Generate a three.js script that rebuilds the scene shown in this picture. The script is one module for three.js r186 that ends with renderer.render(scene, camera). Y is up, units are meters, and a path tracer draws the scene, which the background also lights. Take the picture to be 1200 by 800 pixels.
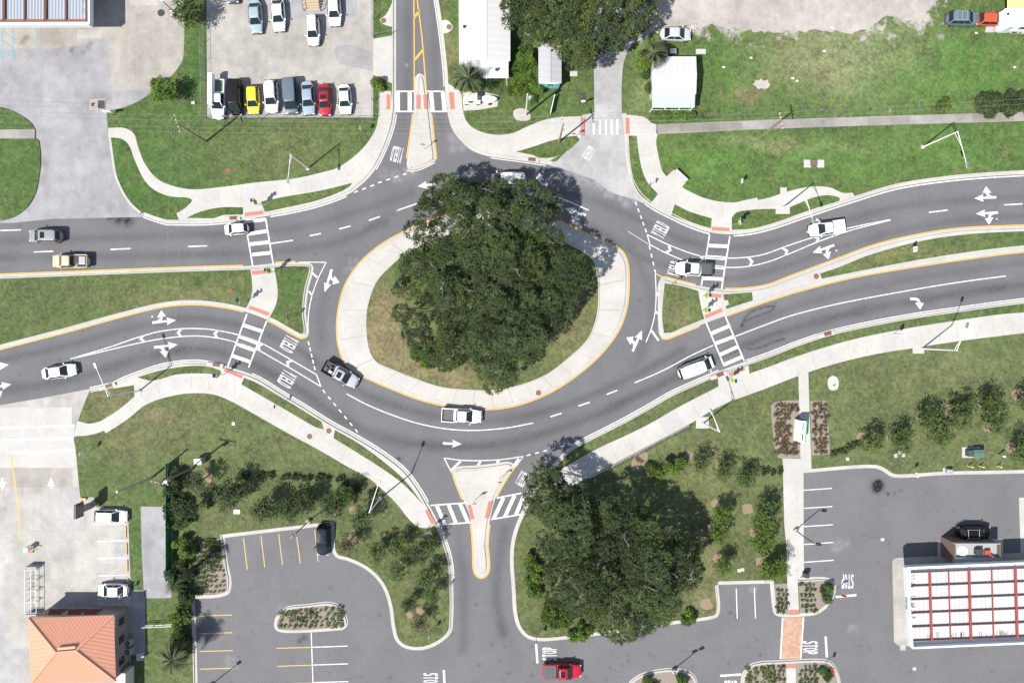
import * as THREE from 'three';
import { mergeGeometries, toCreasedNormals } from 'three/addons/utils/BufferGeometryUtils.js';
import { FontLoader } from 'three/addons/loaders/FontLoader.js';
import { RoundedBoxGeometry } from 'three/addons/geometries/RoundedBoxGeometry.js';

// ---------------------------------------------------------------- camera, sky, sun, exposure
const H = 96, S = 0.12, NX = 600, NY = 385;            // drone height, metres per photo pixel on the ground, nadir pixel
const scene = new THREE.Scene();
const camera = new THREE.PerspectiveCamera(53.13, 1200 / 800, 0.5, 3000);
camera.position.set(0, H, 0);
camera.up.set(0, 0, -1);
camera.lookAt(0, 0, 0);
camera.setViewOffset(1200, 800, 0, 15, 1200, 800);
camera.updateProjectionMatrix();

function makeSky() {
  const w = 64, h = 32, d = new Float32Array(w * h * 4);
  for (let j = 0; j < h; j++) {
    const el = ((j + 0.5) / h - 0.5) * Math.PI, t = Math.max(0, Math.sin(el));
    const k = Math.pow(1 - t, 2.2);
    const c = el < 0 ? [0.16, 0.17, 0.15] : [0.165 + 0.26 * k, 0.215 + 0.25 * k, 0.33 + 0.20 * k];
    for (let i = 0; i < w; i++) { const o = (j * w + i) * 4; d[o] = c[0]; d[o + 1] = c[1]; d[o + 2] = c[2]; d[o + 3] = 1; }
  }
  const t = new THREE.DataTexture(d, w, h, THREE.RGBAFormat, THREE.FloatType);
  t.mapping = THREE.EquirectangularReflectionMapping; t.magFilter = THREE.LinearFilter; t.minFilter = THREE.LinearFilter; t.needsUpdate = true;
  return t;
}
const skyTexture = makeSky();
scene.background = skyTexture; scene.environment = skyTexture;
const sun = new THREE.DirectionalLight(0xfff9f1, 4.2);
sun.position.set(-4.35 * 20, 7.5 * 20, 3.45 * 20); sun.target.position.set(0, 0, 0);
sun.castShadow = true; sun.shadow.mapSize.set(4096, 4096); sun.shadow.radius = 1.2;
Object.assign(sun.shadow.camera, { left: -100, right: 100, top: 90, bottom: -90, near: 20, far: 340 });
scene.add(sun, sun.target);
const renderer = new THREE.WebGLRenderer({ antialias: true });
renderer.toneMapping = THREE.LinearToneMapping;
renderer.toneMappingExposure = 2.15;
renderer.shadowMap.enabled = true;
renderer.setSize(1024, 682);

// ---------------------------------------------------------------- helpers
let seed = 12345;
const rnd = () => { seed = (seed * 1664525 + 1013904223) >>> 0; return seed / 4294967296; };
const rr = (a, b) => a + (b - a) * rnd();
const V = (x, y, z) => new THREE.Vector3(x, y, z);
const gx = px => (px - NX) * S, gz = py => (py - NY) * S;
function at(px, py, h = 0) { const k = (H - h) / H; return V(gx(px) * k, h, gz(py) * k); }   // point at height h that shows at this pixel
const taken = new Map();
function numbered(n) { const k = taken.get(n) || 0; taken.set(n, k + 1); return k ? `${n}_${String(k).padStart(3, '0')}` : n; }
function shade(o) { o.traverse(c => { if (c.isMesh) { c.castShadow = true; c.receiveShadow = true; } }); return o; }
function mesh(name, geo, mat, parent) { const m = new THREE.Mesh(geo, mat); m.name = name; m.castShadow = m.receiveShadow = true; if (parent) parent.add(m); return m; }
function thing(name, label, category, pos, turn = 0, group) {
  const g = new THREE.Group(); g.name = numbered(name); g.userData = { label, category }; if (group) g.userData.group = group;
  if (pos) g.position.copy(pos); g.rotation.y = turn; scene.add(g); return g;
}
function tag(o, label, category, group) { o.name = numbered(o.name); o.userData = { ...o.userData, label, category }; if (group) o.userData.group = group; scene.add(o); return o; }
function copy(src, pos, turn, label, group, scale) {
  const c = src.clone(); c.name = numbered(src.name.replace(/_\d{3}$/, '')); c.userData = { ...src.userData };
  if (label) c.userData.label = label; if (group) c.userData.group = group;
  c.position.copy(pos); c.rotation.y = turn; if (scale) c.scale.set(...(Array.isArray(scale) ? scale : [scale, scale, scale])); scene.add(c); return c;
}
function struct(name, geo, mat) { const m = mesh(numbered(name), geo, mat, scene); m.userData.kind = 'structure'; return m; }

// smooth polyline through pixel points; a point with a third entry is a sharp corner
function crv(pts, closed = false, n = 6) {
  const out = [], run = (r, cl) => {
    if (r.length < 3) { for (const p of r) out.push([p[0], p[1]]); return; }
    const c = new THREE.CatmullRomCurve3(r.map(p => V(p[0], 0, p[1])), cl, 'centripetal');
    const k = n * (cl ? r.length : r.length - 1);
    for (let i = 0; i < (cl ? k : k + 1); i++) { const q = c.getPoint(i / k); out.push([q.x, q.z]); }
  };
  const corners = pts.map((p, i) => p[2] ? i : -1).filter(i => i >= 0);
  if (closed && !corners.length) { run(pts, true); return out; }
  let list = pts;
  if (closed) { const c0 = corners[0]; list = [...pts.slice(c0), ...pts.slice(0, c0), pts[c0]]; }
  let cur = [];
  list.forEach((p, i) => { cur.push(p); if ((p[2] && cur.length > 1) || i === list.length - 1) { run(cur, false); cur = [p]; } });
  const res = out.filter((p, i) => !i || Math.hypot(p[0] - out[i - 1][0], p[1] - out[i - 1][1]) > 0.05);
  if (closed && Math.hypot(res[0][0] - res.at(-1)[0], res[0][1] - res.at(-1)[1]) < 0.05) res.pop();
  return res;
}
// offset a polyline by d pixels, positive to the left of travel as seen in the picture
function off(pts, d, closed = false) {
  const n = pts.length;
  return pts.map((p, i) => {
    const a = pts[closed ? (i - 1 + n) % n : Math.max(0, i - 1)], b = pts[closed ? (i + 1) % n : Math.min(n - 1, i + 1)];
    const u1 = [p[0] - a[0], p[1] - a[1]], u2 = [b[0] - p[0], b[1] - p[1]], l1 = Math.hypot(...u1) || 1, l2 = Math.hypot(...u2) || 1;
    let nx = 0, ny = 0; if (l1 > 1e-6 && (u1[0] || u1[1])) { nx += u1[1] / l1; ny -= u1[0] / l1; } if (u2[0] || u2[1]) { nx += u2[1] / l2; ny -= u2[0] / l2; }
    const l = Math.hypot(nx, ny) || 1, cosH = Math.max(0.5, l / 2); nx /= l; ny /= l;
    const k = (u1[0] || u1[1]) && (u2[0] || u2[1]) ? 1 / cosH : 1;
    return [p[0] + nx * d * k, p[1] + ny * d * k];
  });
}
const UVX = p => (p + 200) / 1600, UVY = p => (p + 200) / 1200;
function planGeo(pts, y0, y1, holes = []) {               // pixel polygon -> sheet (y0 === y1) or block with sides
  let c = pts.map(p => new THREE.Vector2(p[0], p[1])); if (THREE.ShapeUtils.isClockWise(c)) c.reverse();
  const hs = holes.map(h => { const v = h.map(p => new THREE.Vector2(p[0], p[1])); if (!THREE.ShapeUtils.isClockWise(v)) v.reverse(); return v; });
  const all = [c, ...hs].flat(), tri = THREE.ShapeUtils.triangulateShape(c, hs), pos = [], nor = [], uv = [], idx = [];
  for (const p of all) { pos.push(gx(p.x), y1, gz(p.y)); nor.push(0, 1, 0); uv.push(UVX(p.x), UVY(p.y)); }
  for (const t of tri) {
    const [a, b, d] = t.map(i => all[i]); const cr = (b.x - a.x) * (d.y - a.y) - (b.y - a.y) * (d.x - a.x);
    idx.push(...(cr > 0 ? [t[0], t[2], t[1]] : t));
  }
  if (y1 > y0) for (const ring of [c, ...hs]) for (let i = 0; i < ring.length; i++) {
    const p = ring[i], q = ring[(i + 1) % ring.length], dx = q.x - p.x, dy = q.y - p.y, l = Math.hypot(dx, dy) || 1, k = pos.length / 3;
    for (const [r, y] of [[p, y0], [q, y0], [q, y1], [p, y1]]) { pos.push(gx(r.x), y, gz(r.y)); nor.push(dy / l, 0, -dx / l); uv.push(UVX(r.x), UVY(r.y + (y - y1) * 3)); }
    idx.push(k, k + 2, k + 1, k, k + 3, k + 2);
  }
  const g = new THREE.BufferGeometry(); g.setAttribute('position', new THREE.Float32BufferAttribute(pos, 3)); g.setAttribute('normal', new THREE.Float32BufferAttribute(nor, 3));
  g.setAttribute('uv', new THREE.Float32BufferAttribute(uv, 2)); g.setIndex(idx); return g;
}
function sweepGeo(path, prof, side = 1, closed = false) {  // prof: [offset px, height m] rows, swept along a pixel path
  const rows = prof.map(([o, y]) => off(path, o * side, closed).map(p => [p[0], y, p[1]]));
  const pos = [], nor = [], uv = [], idx = [], n = path.length, m = closed ? n : n - 1;
  for (let r = 0; r + 1 < rows.length; r++) for (let i = 0; i < m; i++) {
    const j = (i + 1) % n, q = [rows[r][i], rows[r][j], rows[r + 1][j], rows[r + 1][i]], k = pos.length / 3;
    const v = q.map(p => V(gx(p[0]), p[1], gz(p[2]))), nn = v[1].clone().sub(v[0]).cross(v[3].clone().sub(v[0])).normalize();
    const flip = side > 0 ? 1 : -1; nn.multiplyScalar(flip);
    v.forEach((p, a) => { pos.push(p.x, p.y, p.z); nor.push(nn.x, nn.y, nn.z); uv.push(UVX(q[a][0]), UVY(q[a][2] + p.y * 4)); });
    idx.push(...(flip > 0 ? [k, k + 1, k + 2, k, k + 2, k + 3] : [k, k + 2, k + 1, k, k + 3, k + 2]));
  }
  const g = new THREE.BufferGeometry(); g.setAttribute('position', new THREE.Float32BufferAttribute(pos, 3)); g.setAttribute('normal', new THREE.Float32BufferAttribute(nor, 3));
  g.setAttribute('uv', new THREE.Float32BufferAttribute(uv, 2)); g.setIndex(idx); return g;
}
const stripGeo = (path, w, y, closed = false) => sweepGeo(path, [[-w / 2, y], [w / 2, y]], 1, closed);
const box = (w, h, d, x = 0, y = 0, z = 0) => new THREE.BoxGeometry(w, h, d).translate(x, y, z);
const rbox = (w, h, d, x = 0, y = 0, z = 0, r = 0.03) => new RoundedBoxGeometry(w, h, d, 2, r).translate(x, y, z);
const cyl = (r0, r1, h, x = 0, y = 0, z = 0, n = 12) => new THREE.CylinderGeometry(r1, r0, h, n).translate(x, y + h / 2, z);
function bar(a, b, r0, r1 = r0, n = 8) {                  // tapered round bar between two points
  const d = b.clone().sub(a), g = new THREE.CylinderGeometry(r1, r0, d.length(), n).translate(0, d.length() / 2, 0);
  g.applyQuaternion(new THREE.Quaternion().setFromUnitVectors(V(0, 1, 0), d.normalize())); return g.translate(a.x, a.y, a.z);
}
const merge = gs => mergeGeometries(gs.map(g => g.index ? g.toNonIndexed() : g).map(g => { for (const k of Object.keys(g.attributes)) if (!['position', 'normal', 'uv'].includes(k)) g.deleteAttribute(k); return g; }));

// ---------------------------------------------------------------- noise and surface maps (colour of the matter, plus a haze painted into the grass)
const lat = new Float32Array(65536); for (let i = 0; i < 65536; i++) lat[i] = rnd();
function vn(x, y) {
  const xi = Math.floor(x), yi = Math.floor(y), fx = x - xi, fy = y - yi, sx = fx * fx * (3 - 2 * fx), sy = fy * fy * (3 - 2 * fy);
  const a = (xi & 255), b = ((xi + 1) & 255), c = (yi & 255) << 8, d = ((yi + 1) & 255) << 8;
  const t0 = lat[a + c] + (lat[b + c] - lat[a + c]) * sx, t1 = lat[a + d] + (lat[b + d] - lat[a + d]) * sx;
  return t0 + (t1 - t0) * sy;
}
const fbm = (x, y, o = 4) => { let s = 0, a = 0.5, t = 0; for (let i = 0; i < o; i++) { s += a * vn(x + i * 17.3, y - i * 9.1); t += a; a *= 0.55; x *= 2.03; y *= 2.03; } return s / t; };
const enc = v => { v = Math.min(1, Math.max(0, v)); return 255 * (v <= 0.0031308 ? 12.92 * v : 1.055 * Math.pow(v, 1 / 2.4) - 0.055); };
const MW = 2048, MH = 1536;
function areaMap(fn, w = MW, h = MH) {
  const d = new Uint8Array(w * h * 4), c = [0, 0, 0];
  for (let j = 0; j < h; j++) for (let i = 0; i < w; i++) {
    fn((i + 0.5) / w * 1600 - 200, (j + 0.5) / h * 1200 - 200, c, i, j);
    const o = (j * w + i) * 4; d[o] = enc(c[0]); d[o + 1] = enc(c[1]); d[o + 2] = enc(c[2]); d[o + 3] = 255;
  }
  const t = new THREE.DataTexture(d, w, h); t.colorSpace = THREE.SRGBColorSpace; t.magFilter = THREE.LinearFilter; t.minFilter = THREE.LinearMipmapLinearFilter; t.generateMipmaps = true;
  t.wrapS = t.wrapT = THREE.MirroredRepeatWrapping; t.needsUpdate = true; return t;
}
function mask() { return new Float32Array(800 * 600); }    // stains and wear, 2 px cells of the map area
function splat(m, x, y, r, v) {
  const cx = (x + 200) / 2, cy = (y + 200) / 2, R = r / 2 * 2.2;
  for (let j = Math.max(0, Math.floor(cy - R)); j <= Math.min(599, cy + R); j++) for (let i = Math.max(0, Math.floor(cx - R)); i <= Math.min(799, cx + R); i++) {
    const q = ((i - cx) ** 2 + (j - cy) ** 2) / (r * r / 4), k = j * 800 + i; m[k] = Math.max(m[k], v * Math.exp(-q));
  }
}
function sampleMask(m, px, py) {
  const x = Math.min(798.9, Math.max(0, (px + 200) / 2 - 0.5)), y = Math.min(598.9, Math.max(0, (py + 200) / 2 - 0.5)), i = x | 0, j = y | 0, fx = x - i, fy = y - j, k = j * 800 + i;
  return (m[k] * (1 - fx) + m[k + 1] * fx) * (1 - fy) + (m[k + 800] * (1 - fx) + m[k + 801] * fx) * fy;
}
// wear on the asphalt: tyre-darkened wheel paths, oil spots, sealed cracks
const wear = mask();
for (const [pts, r, v] of [
  [[[-200, 287], [0, 281], [200, 275], [330, 268], [420, 246], [480, 225]], 5, 0.5], [[[-200, 306], [0, 301], [200, 298], [330, 293], [400, 281], [450, 258]], 5, 0.6],
  [[[-200, 440], [0, 420], [80, 403], [150, 384], [220, 372], [270, 378], [330, 398], [380, 430], [430, 462], [500, 484], [570, 492], [640, 480], [720, 450], [800, 408]], 5, 0.6],
  [[[-200, 470], [0, 455], [80, 444], [160, 420], [230, 408], [280, 420], [340, 450], [400, 490], [450, 512], [520, 522], [580, 520], [640, 506], [700, 484], [760, 456], [810, 432], [870, 404], [960, 375], [1080, 350], [1250, 325]], 6, 0.75],
  [[[1300, 225], [1150, 232], [1060, 240], [980, 260], [900, 283], [850, 290], [800, 280], [760, 262], [700, 236], [620, 215]], 5, 0.5],
  [[[1300, 250], [1150, 255], [1060, 268], [980, 290], [900, 316], [850, 326], [800, 315], [750, 300], [690, 262]], 5, 0.5],
  [[[790, 425], [850, 395], [920, 362], [1020, 335], [1200, 306], [1300, 292]], 5, 0.45],
  [[[742, 430], [756, 400], [762, 360], [755, 320], [735, 285]], 6, 0.35], [[[375, 400], [376, 360], [388, 325], [410, 300]], 6, 0.3],
  [[[590, 620], [584, 660], [582, 700], [590, 740]], 6, 0.6], [[[536, 620], [541, 660], [543, 720], [540, 760]], 6, 0.45], [[[478, 0], [477, 90], [472, 150]], 5, 0.4], [[[507, 0], [511, 100], [516, 150]], 5, 0.35],
]) for (const p of crv(pts, false, 40)) splat(wear, p[0] + (vn(p[0] * .05, p[1] * .05) - .5) * 3, p[1], r * (0.8 + 0.5 * vn(p[0] * .07, 3)), v * (0.55 + 0.6 * vn(p[0] * .03, p[1] * .03)));
for (const [x, y, r, v] of [[1028, 568, 6, 3], [1027, 571, 5, 3], [1029, 565, 4, 3], [1040, 578, 1.5, 1.6], [1048, 577, 1.2, 1.5], [355, 746, 4, 1.1], [350, 750, 3, 1], [137, 255, 7, 1.5], [148, 257, 7, 1.5], [128, 253, 5, 1.4], [863, 721, 2, 1.2], [855, 717, 2, 1], [466, 537, 3, 1.2]]) splat(wear, x, y, r, v);
for (const pts of [[[868, 383], [872, 376], [885, 370], [903, 363], [907, 358], [890, 360], [876, 367], [868, 380]], [[876, 408], [890, 406], [905, 400], [918, 396]], [[880, 402], [896, 393], [915, 388]], [[520, 268], [560, 262]], [[1040, 576], [1055, 574]]]) for (const p of crv(pts, false, 12)) splat(wear, p[0], p[1], 1.3, 1.2);
for (let i = 0; i < 420; i++) { const a = rr(0, 6.28), q = [[rr(-100, 420), rr(262, 305)], [rr(-100, 330), rr(380, 470)], [565 + Math.cos(a) * rr(180, 200), 365 + Math.sin(a) * rr(125, 150)], [rr(840, 1300), rr(225, 390)], [rr(940, 1300), rr(560, 800)], [rr(240, 560), rr(640, 800)], [rr(560, 900), rr(740, 800)]][i % 7]; splat(wear, q[0], q[1], rr(.9, 1.9), rr(.3, .9)); }
for (let i = 0; i < 16; i++) { let x = rr(-50, 1250), y = rr(200, 800); const d = rr(-.4, .4); for (let k = 0; k < 26; k++) { splat(wear, x, y, .9, .55); x += 1.3; y += d + rr(-.7, .7); } }
const scuff = mask();                                      // pale dust tracked in from the side street and the dusty patches
for (const [x, y, r, v] of [[690, 206, 14, .7], [712, 222, 10, .8], [735, 232, 9, .8], [660, 198, 10, .5], [535, 168, 8, .5], [528, 160, 5, .5], [480, 200, 7, .5], [462, 205, 7, .5], [450, 203, 6, .35], [413, 305, 5, .35], [408, 316, 5, .35], [520, 543, 4, .3], [1000, 735, 6, .35], [985, 640, 8, .4], [930, 690, 5, .3], [475, 75, 2, .9], [880, 690, 5, .5], [848, 640, 9, .25], [270, 775, 8, .4], [330, 712, 6, .3]]) for (let i = 0; i < 9; i++) splat(scuff, x + rr(-r, r), y + rr(-r, r) * .7, r * rr(.3, .6), v);
const asphaltMap = areaMap((x, y, c) => {
  const lot = y > 548 && (x > 930) || y > 620 ? 1 : 0;
  const n = fbm(x * .035, y * .035, 3), f = vn(x * 1.25, y * 1.25), g = vn(x * .55 + 9, y * .55);
  let v = 0.102 + lot * 0.005 + (n - .5) * .022 + (f - .5) * .016 + (g - .5) * .008;
  v *= 1 - 0.56 * Math.min(1.6, sampleMask(wear, x, y)) * (.6 + .8 * g);
  v += sampleMask(scuff, x, y) * .10 * (.4 + 1.1 * fbm(x * .3, y * .3, 2));
  c[0] = v * .985; c[1] = v * .98; c[2] = v * 1.03;
});
// grass: patches of lusher and drier turf, and haze painted as pale grass, where the photograph has them
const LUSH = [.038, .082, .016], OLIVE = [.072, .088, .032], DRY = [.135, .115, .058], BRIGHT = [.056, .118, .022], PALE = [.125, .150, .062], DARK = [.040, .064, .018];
const turf = [[-60, 190, 120, 60, LUSH, 1], [180, 200, 70, 50, LUSH, .9], [330, 180, 100, 40, OLIVE, .8], [230, 90, 30, 60, LUSH, 1], [150, 220, 40, 50, LUSH, .7],
  [620, 120, 70, 50, OLIVE, .5], [640, 120, 40, 40, LUSH, .5], [520, 50, 12, 60, DRY, .8], [520, 30, 10, 22, LUSH, .8], [745, 110, 20, 50, PALE, .6],
  [860, 80, 60, 60, BRIGHT, .4], [960, 75, 70, 40, PALE, 1], [1010, 60, 75, 45, [.155, .185, .085], .8], [930, 60, 40, 30, DRY, .4], [960, 90, 40, 15, DRY, .3], [1000, 45, 40, 25, PALE, .8], [880, 105, 14, 10, DRY, .7], [1130, 90, 90, 50, BRIGHT, .9], [1130, 60, 40, 25, BRIGHT, .5],  // broad pale patches here paint the haze over this lawn into its colour
  [820, 195, 50, 35, BRIGHT, .9], [960, 185, 150, 30, BRIGHT, .8], [900, 168, 60, 8, PALE, .9], [1000, 170, 40, 8, PALE, .5], [1130, 175, 70, 25, BRIGHT, .8], [930, 170, 20, 14, DRY, .35],
  [80, 345, 120, 25, OLIVE, .9], [60, 340, 60, 20, DARK, .4], [200, 350, 60, 14, DRY, .3], [20, 365, 50, 20, DARK, .5], [235, 340, 50, 15, DRY, .3], [340, 350, 20, 40, LUSH, .5],
  [470, 330, 35, 40, LUSH, .4], [450, 380, 26, 46, [.17, .135, .075], .9], [500, 435, 50, 20, [.16, .13, .072], .8], [670, 350, 20, 60, OLIVE, .8], [455, 375, 24, 42, DRY, .6], [480, 410, 30, 20, DRY, .85], [530, 440, 50, 14, DRY, .8], [640, 410, 50, 30, OLIVE, .8], [680, 370, 22, 40, DRY, .5], [665, 405, 25, 20, DRY, .35],
  [800, 365, 18, 22, DRY, .55], [790, 350, 16, 16, OLIVE, .7], [1050, 295, 70, 12, DRY, .5], [1010, 308, 40, 8, DRY, .3], [1120, 285, 60, 10, OLIVE, .6],
  [180, 500, 80, 40, OLIVE, 1], [185, 482, 20, 10, DRY, .6], [150, 520, 30, 25, DRY, .35], [230, 490, 40, 25, DRY, .25], [270, 500, 30, 30, LUSH, .3], [130, 560, 40, 30, LUSH, .4], [160, 640, 20, 60, LUSH, .9], [180, 740, 30, 50, LUSH, .6], [130, 470, 24, 18, DRY, .6],
  [330, 520, 60, 25, OLIVE, .9], [300, 600, 70, 30, OLIVE, .9], [460, 640, 60, 60, OLIVE, .8], [480, 700, 40, 50, OLIVE, .8], [470, 730, 20, 15, DRY, .3],
  [900, 470, 60, 40, OLIVE, .9], [1060, 450, 120, 50, OLIVE, 1], [1120, 430, 60, 20, PALE, .25], [980, 470, 30, 30, PALE, .2], [1030, 470, 20, 12, LUSH, .3], [820, 560, 70, 70, OLIVE, .8], [820, 540, 16, 20, DRY, .6], [835, 640, 14, 70, DRY, .45], [1100, 535, 80, 20, OLIVE, .7], [620, 700, 20, 60, OLIVE, .8], [820, 700, 25, 25, DRY, .4]];
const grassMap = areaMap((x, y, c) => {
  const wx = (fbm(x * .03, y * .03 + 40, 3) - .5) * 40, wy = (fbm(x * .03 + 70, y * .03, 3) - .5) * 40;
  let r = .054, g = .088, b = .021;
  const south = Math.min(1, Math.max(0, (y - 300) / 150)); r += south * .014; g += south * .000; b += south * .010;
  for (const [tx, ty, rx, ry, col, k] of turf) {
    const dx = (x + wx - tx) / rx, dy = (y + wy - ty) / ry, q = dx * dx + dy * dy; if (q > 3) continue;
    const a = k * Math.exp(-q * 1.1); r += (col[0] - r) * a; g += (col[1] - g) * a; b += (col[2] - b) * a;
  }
  const n = fbm(x * .06, y * .06, 4), f = vn(x * .9, y * .9), h = vn(x * .33 + 5, y * .33), dry = Math.max(0, fbm(x * .12 + 31, y * .12, 3) - .55) * 2.2;
  r += (.13 - r) * dry * .5; g += (.115 - g) * dry * .5; b += (.055 - b) * dry * .5;
  const lot = y < 62 && x > 750 && x < 1110 ? Math.max(0, Math.min(1, (fbm(x * .09 + 3, y * .09 + 60, 4) - .38 - Math.max(0, y - 30) * .012) * 5)) : 0; r += (.26 - r) * lot; g += (.245 - g) * lot; b += (.22 - b) * lot;
  const mow = Math.sin((x * .35 + y * .94) * .28 + n * 3) * .035; const k = .57 + .50 * n + .62 * (f - .5) + .50 * (h - .5) + .15 + mow; c[0] = r * k; c[1] = g * k; c[2] = b * k;
});
const concStain = mask();
for (let i = 0; i < 500; i++) splat(concStain, rr(-150, 1350), rr(-150, 950), rr(.8, 2.5), rr(.2, .6));
for (const [x, y, r, v] of [[50, 20, 7, .9], [29, 44, 4, 1], [26, 48, 3, 1], [83, 57, 3, 1.1], [84, 61, 3, .9], [50, 40, 12, .35], [62, 42, 12, .35], [110, 115, 9, .5], [122, 113, 6, .6], [50, 190, 6, .6], [48, 210, 6, .5], [100, 55, 8, .6], [122, 160, 6, .4]]) for (let i = 0; i < 5; i++) splat(concStain, x + rr(-r, r) * .6, y + rr(-r, r) * .6, r * rr(.4, .8), v);
const concreteMap = areaMap((x, y, c) => {
  const n = fbm(x * .05 + 3, y * .05, 4), f = vn(x * 1.1, y * 1.1), g = vn(x * .4, y * .4 + 8);
  let v = .335 + (n - .5) * .08 + (f - .5) * .03 + (g - .5) * .03; v *= 1 - .3 * sampleMask(concStain, x, y) * (.4 + .9 * f);
  c[0] = v * 1.02; c[1] = v * 1.0; c[2] = v * .935;
}, 1024, 768);
const lotMap = areaMap((x, y, c) => {                      // older, greyer lots, gravel and bare sand
  const n = fbm(x * .03 + 11, y * .03 + 5, 4), f = vn(x * 1.2, y * 1.2 + 3), m = fbm(x * .11, y * .11, 3), st = vn(x * .25, y * .03);
  let v = .205 + (n - .5) * .10 + (f - .5) * .04 + (m - .5) * .07 + (st - .5) * .015; v *= 1 - .55 * Math.min(1.1, sampleMask(concStain, x, y)) * (.5 + .7 * m);
  c[0] = v * 1.0; c[1] = v * .99; c[2] = v * .98;
});
function noiseTex(n, rep, sc = 1) {
  const d = new Uint8Array(n * n * 4);
  for (let j = 0; j < n; j++) for (let i = 0; i < n; i++) { const a = i / n * 6.2832, b = j / n * 6.2832; const v = 255 * (0.5 * lat[(i & 255) + ((j & 255) << 8)] + .5 * vn(40 + Math.cos(a) * 7 * sc + Math.cos(b) * 5 * sc, 40 + Math.sin(a) * 7 * sc + Math.sin(b) * 5 * sc)); const o = (j * n + i) * 4; d[o] = d[o + 1] = d[o + 2] = v; d[o + 3] = 255; }
  const t = new THREE.DataTexture(d, n, n); t.magFilter = THREE.LinearFilter; t.wrapS = t.wrapT = THREE.RepeatWrapping; t.repeat.set(rep, rep); t.needsUpdate = true; return t;
}
const paintMap = (() => { const n = 512, d = new Uint8Array(n * n * 4); for (let j = 0; j < n; j++) for (let i = 0; i < n; i++) { const w = fbm(i * .11, j * .11, 3), f = lat[((i * 7) & 255) + (((j * 5) & 255) << 8)], v = .98 - Math.max(0, w - .52) * .9 - (f > .9 ? .14 : 0) - f * .08, o = (j * n + i) * 4; d[o] = d[o + 1] = d[o + 2] = enc(v); d[o + 3] = 255; } const t = new THREE.DataTexture(d, n, n); t.colorSpace = THREE.SRGBColorSpace; t.magFilter = THREE.LinearFilter; t.minFilter = THREE.LinearMipmapLinearFilter; t.generateMipmaps = true; t.wrapS = t.wrapT = THREE.MirroredRepeatWrapping; t.repeat.set(12, 9); t.needsUpdate = true; return t; })();
const bumpFine = noiseTex(256, 14);
const std = (o) => new THREE.MeshStandardMaterial(o);
const lin = (r, g, b) => new THREE.Color().setRGB(r, g, b);
const M = {
  asphalt: std({ map: asphaltMap, roughness: .93, bumpMap: bumpFine, bumpScale: .006 }),
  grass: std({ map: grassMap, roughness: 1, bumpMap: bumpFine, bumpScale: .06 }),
  concrete: std({ map: concreteMap, roughness: .9 }),
  concreteWarm: std({ map: concreteMap, color: lin(1.0, .99, .97), roughness: .9 }),
  concreteDim: std({ map: concreteMap, color: lin(.965, .965, .975), roughness: .9 }),
  kerb: std({ map: concreteMap, color: lin(.96, .955, .95), roughness: .9 }),
  lot: std({ map: lotMap, color: lin(1.06, 1.06, 1.10), roughness: .95 }), lotTan: std({ map: lotMap, color: lin(1.22, 1.16, 1.04), roughness: .95 }), lotPale: std({ map: lotMap, color: lin(1.42, 1.38, 1.29), roughness: .95 }),
  gravel: std({ map: lotMap, color: lin(1.28, 1.23, 1.14), roughness: 1, bumpMap: bumpFine, bumpScale: .03 }), sand: std({ map: lotMap, color: lin(1.38, 1.30, 1.19), roughness: 1, bumpMap: bumpFine, bumpScale: .03 }),
  trail: std({ map: lotMap, color: lin(1.05, 1.0, .95), roughness: 1 }), street: std({ map: lotMap, color: lin(1.3, 1.3, 1.3), roughness: .95 }), oldAsphalt: std({ map: lotMap, color: lin(1.02, 1.01, 1.03), roughness: .95 }),
  white: std({ color: lin(.52, .52, .515), roughness: .75, map: paintMap }), whitePlain: std({ color: lin(.7, .7, .69), roughness: .7 }), joint: std({ color: lin(.25, .24, .225), roughness: 1 }), yellow: std({ color: lin(.50, .29, .045), roughness: .75 }), paleYellow: std({ color: lin(.40, .29, .10), roughness: .8 }), cyan: std({ color: lin(.10, .28, .36), roughness: .8 }), ghost: std({ color: lin(.42, .42, .41), roughness: .8 }),
  tactile: std({ color: lin(.33, .135, .10), roughness: .9 }), paver: std({ color: lin(.29, .165, .105), roughness: .9 }),
  mulch: std({ color: lin(.19, .145, .10), roughness: 1, bumpMap: bumpFine, bumpScale: .08 }), mulchGrey: std({ color: lin(.19, .165, .135), roughness: 1, bumpMap: bumpFine, bumpScale: .06 }), soil: std({ color: lin(.11, .085, .06), roughness: 1 }),
  galv: std({ color: lin(.42, .42, .42), roughness: .45, metalness: .55 }), fence: std({ color: lin(.16, .16, .155), roughness: .7 }), lampWhite: std({ color: lin(.6, .6, .6), roughness: .5 }), black: std({ color: lin(.02, .02, .022), roughness: .5 }), darkMetal: std({ color: lin(.05, .05, .05), roughness: .5, metalness: .4 }),
  rust: std({ color: lin(.17, .07, .04), roughness: .85 }), rubber: std({ color: lin(.018, .018, .018), roughness: .9 }), chrome: std({ color: lin(.55, .55, .56), roughness: .25, metalness: .9 }), steel: std({ color: lin(.3, .3, .31), roughness: .4, metalness: .7 }),
  wood: std({ color: lin(.19, .15, .11), roughness: .95 }), deck: std({ color: lin(.34, .27, .18), roughness: .9 }),
};
// ---------------------------------------------------------------- ground, road, kerbs, pavements
const far = new THREE.PlaneGeometry(2400, 2400).rotateX(-Math.PI / 2).translate(0, -0.03, 0);
{ const u = far.attributes.uv; for (let i = 0; i < u.count; i++) u.setXY(i, u.getX(i) * 14, u.getY(i) * 14); }
struct('ground', far, std({ map: grassMap, roughness: 1 }));
const road = struct('road', planGeo([[-330, -330], [1530, -330], [1530, 1130], [-330, 1130]], 0, 0), M.asphalt);
const onRoad = (name, geo, mat) => mesh(name, geo, mat, road);

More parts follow.
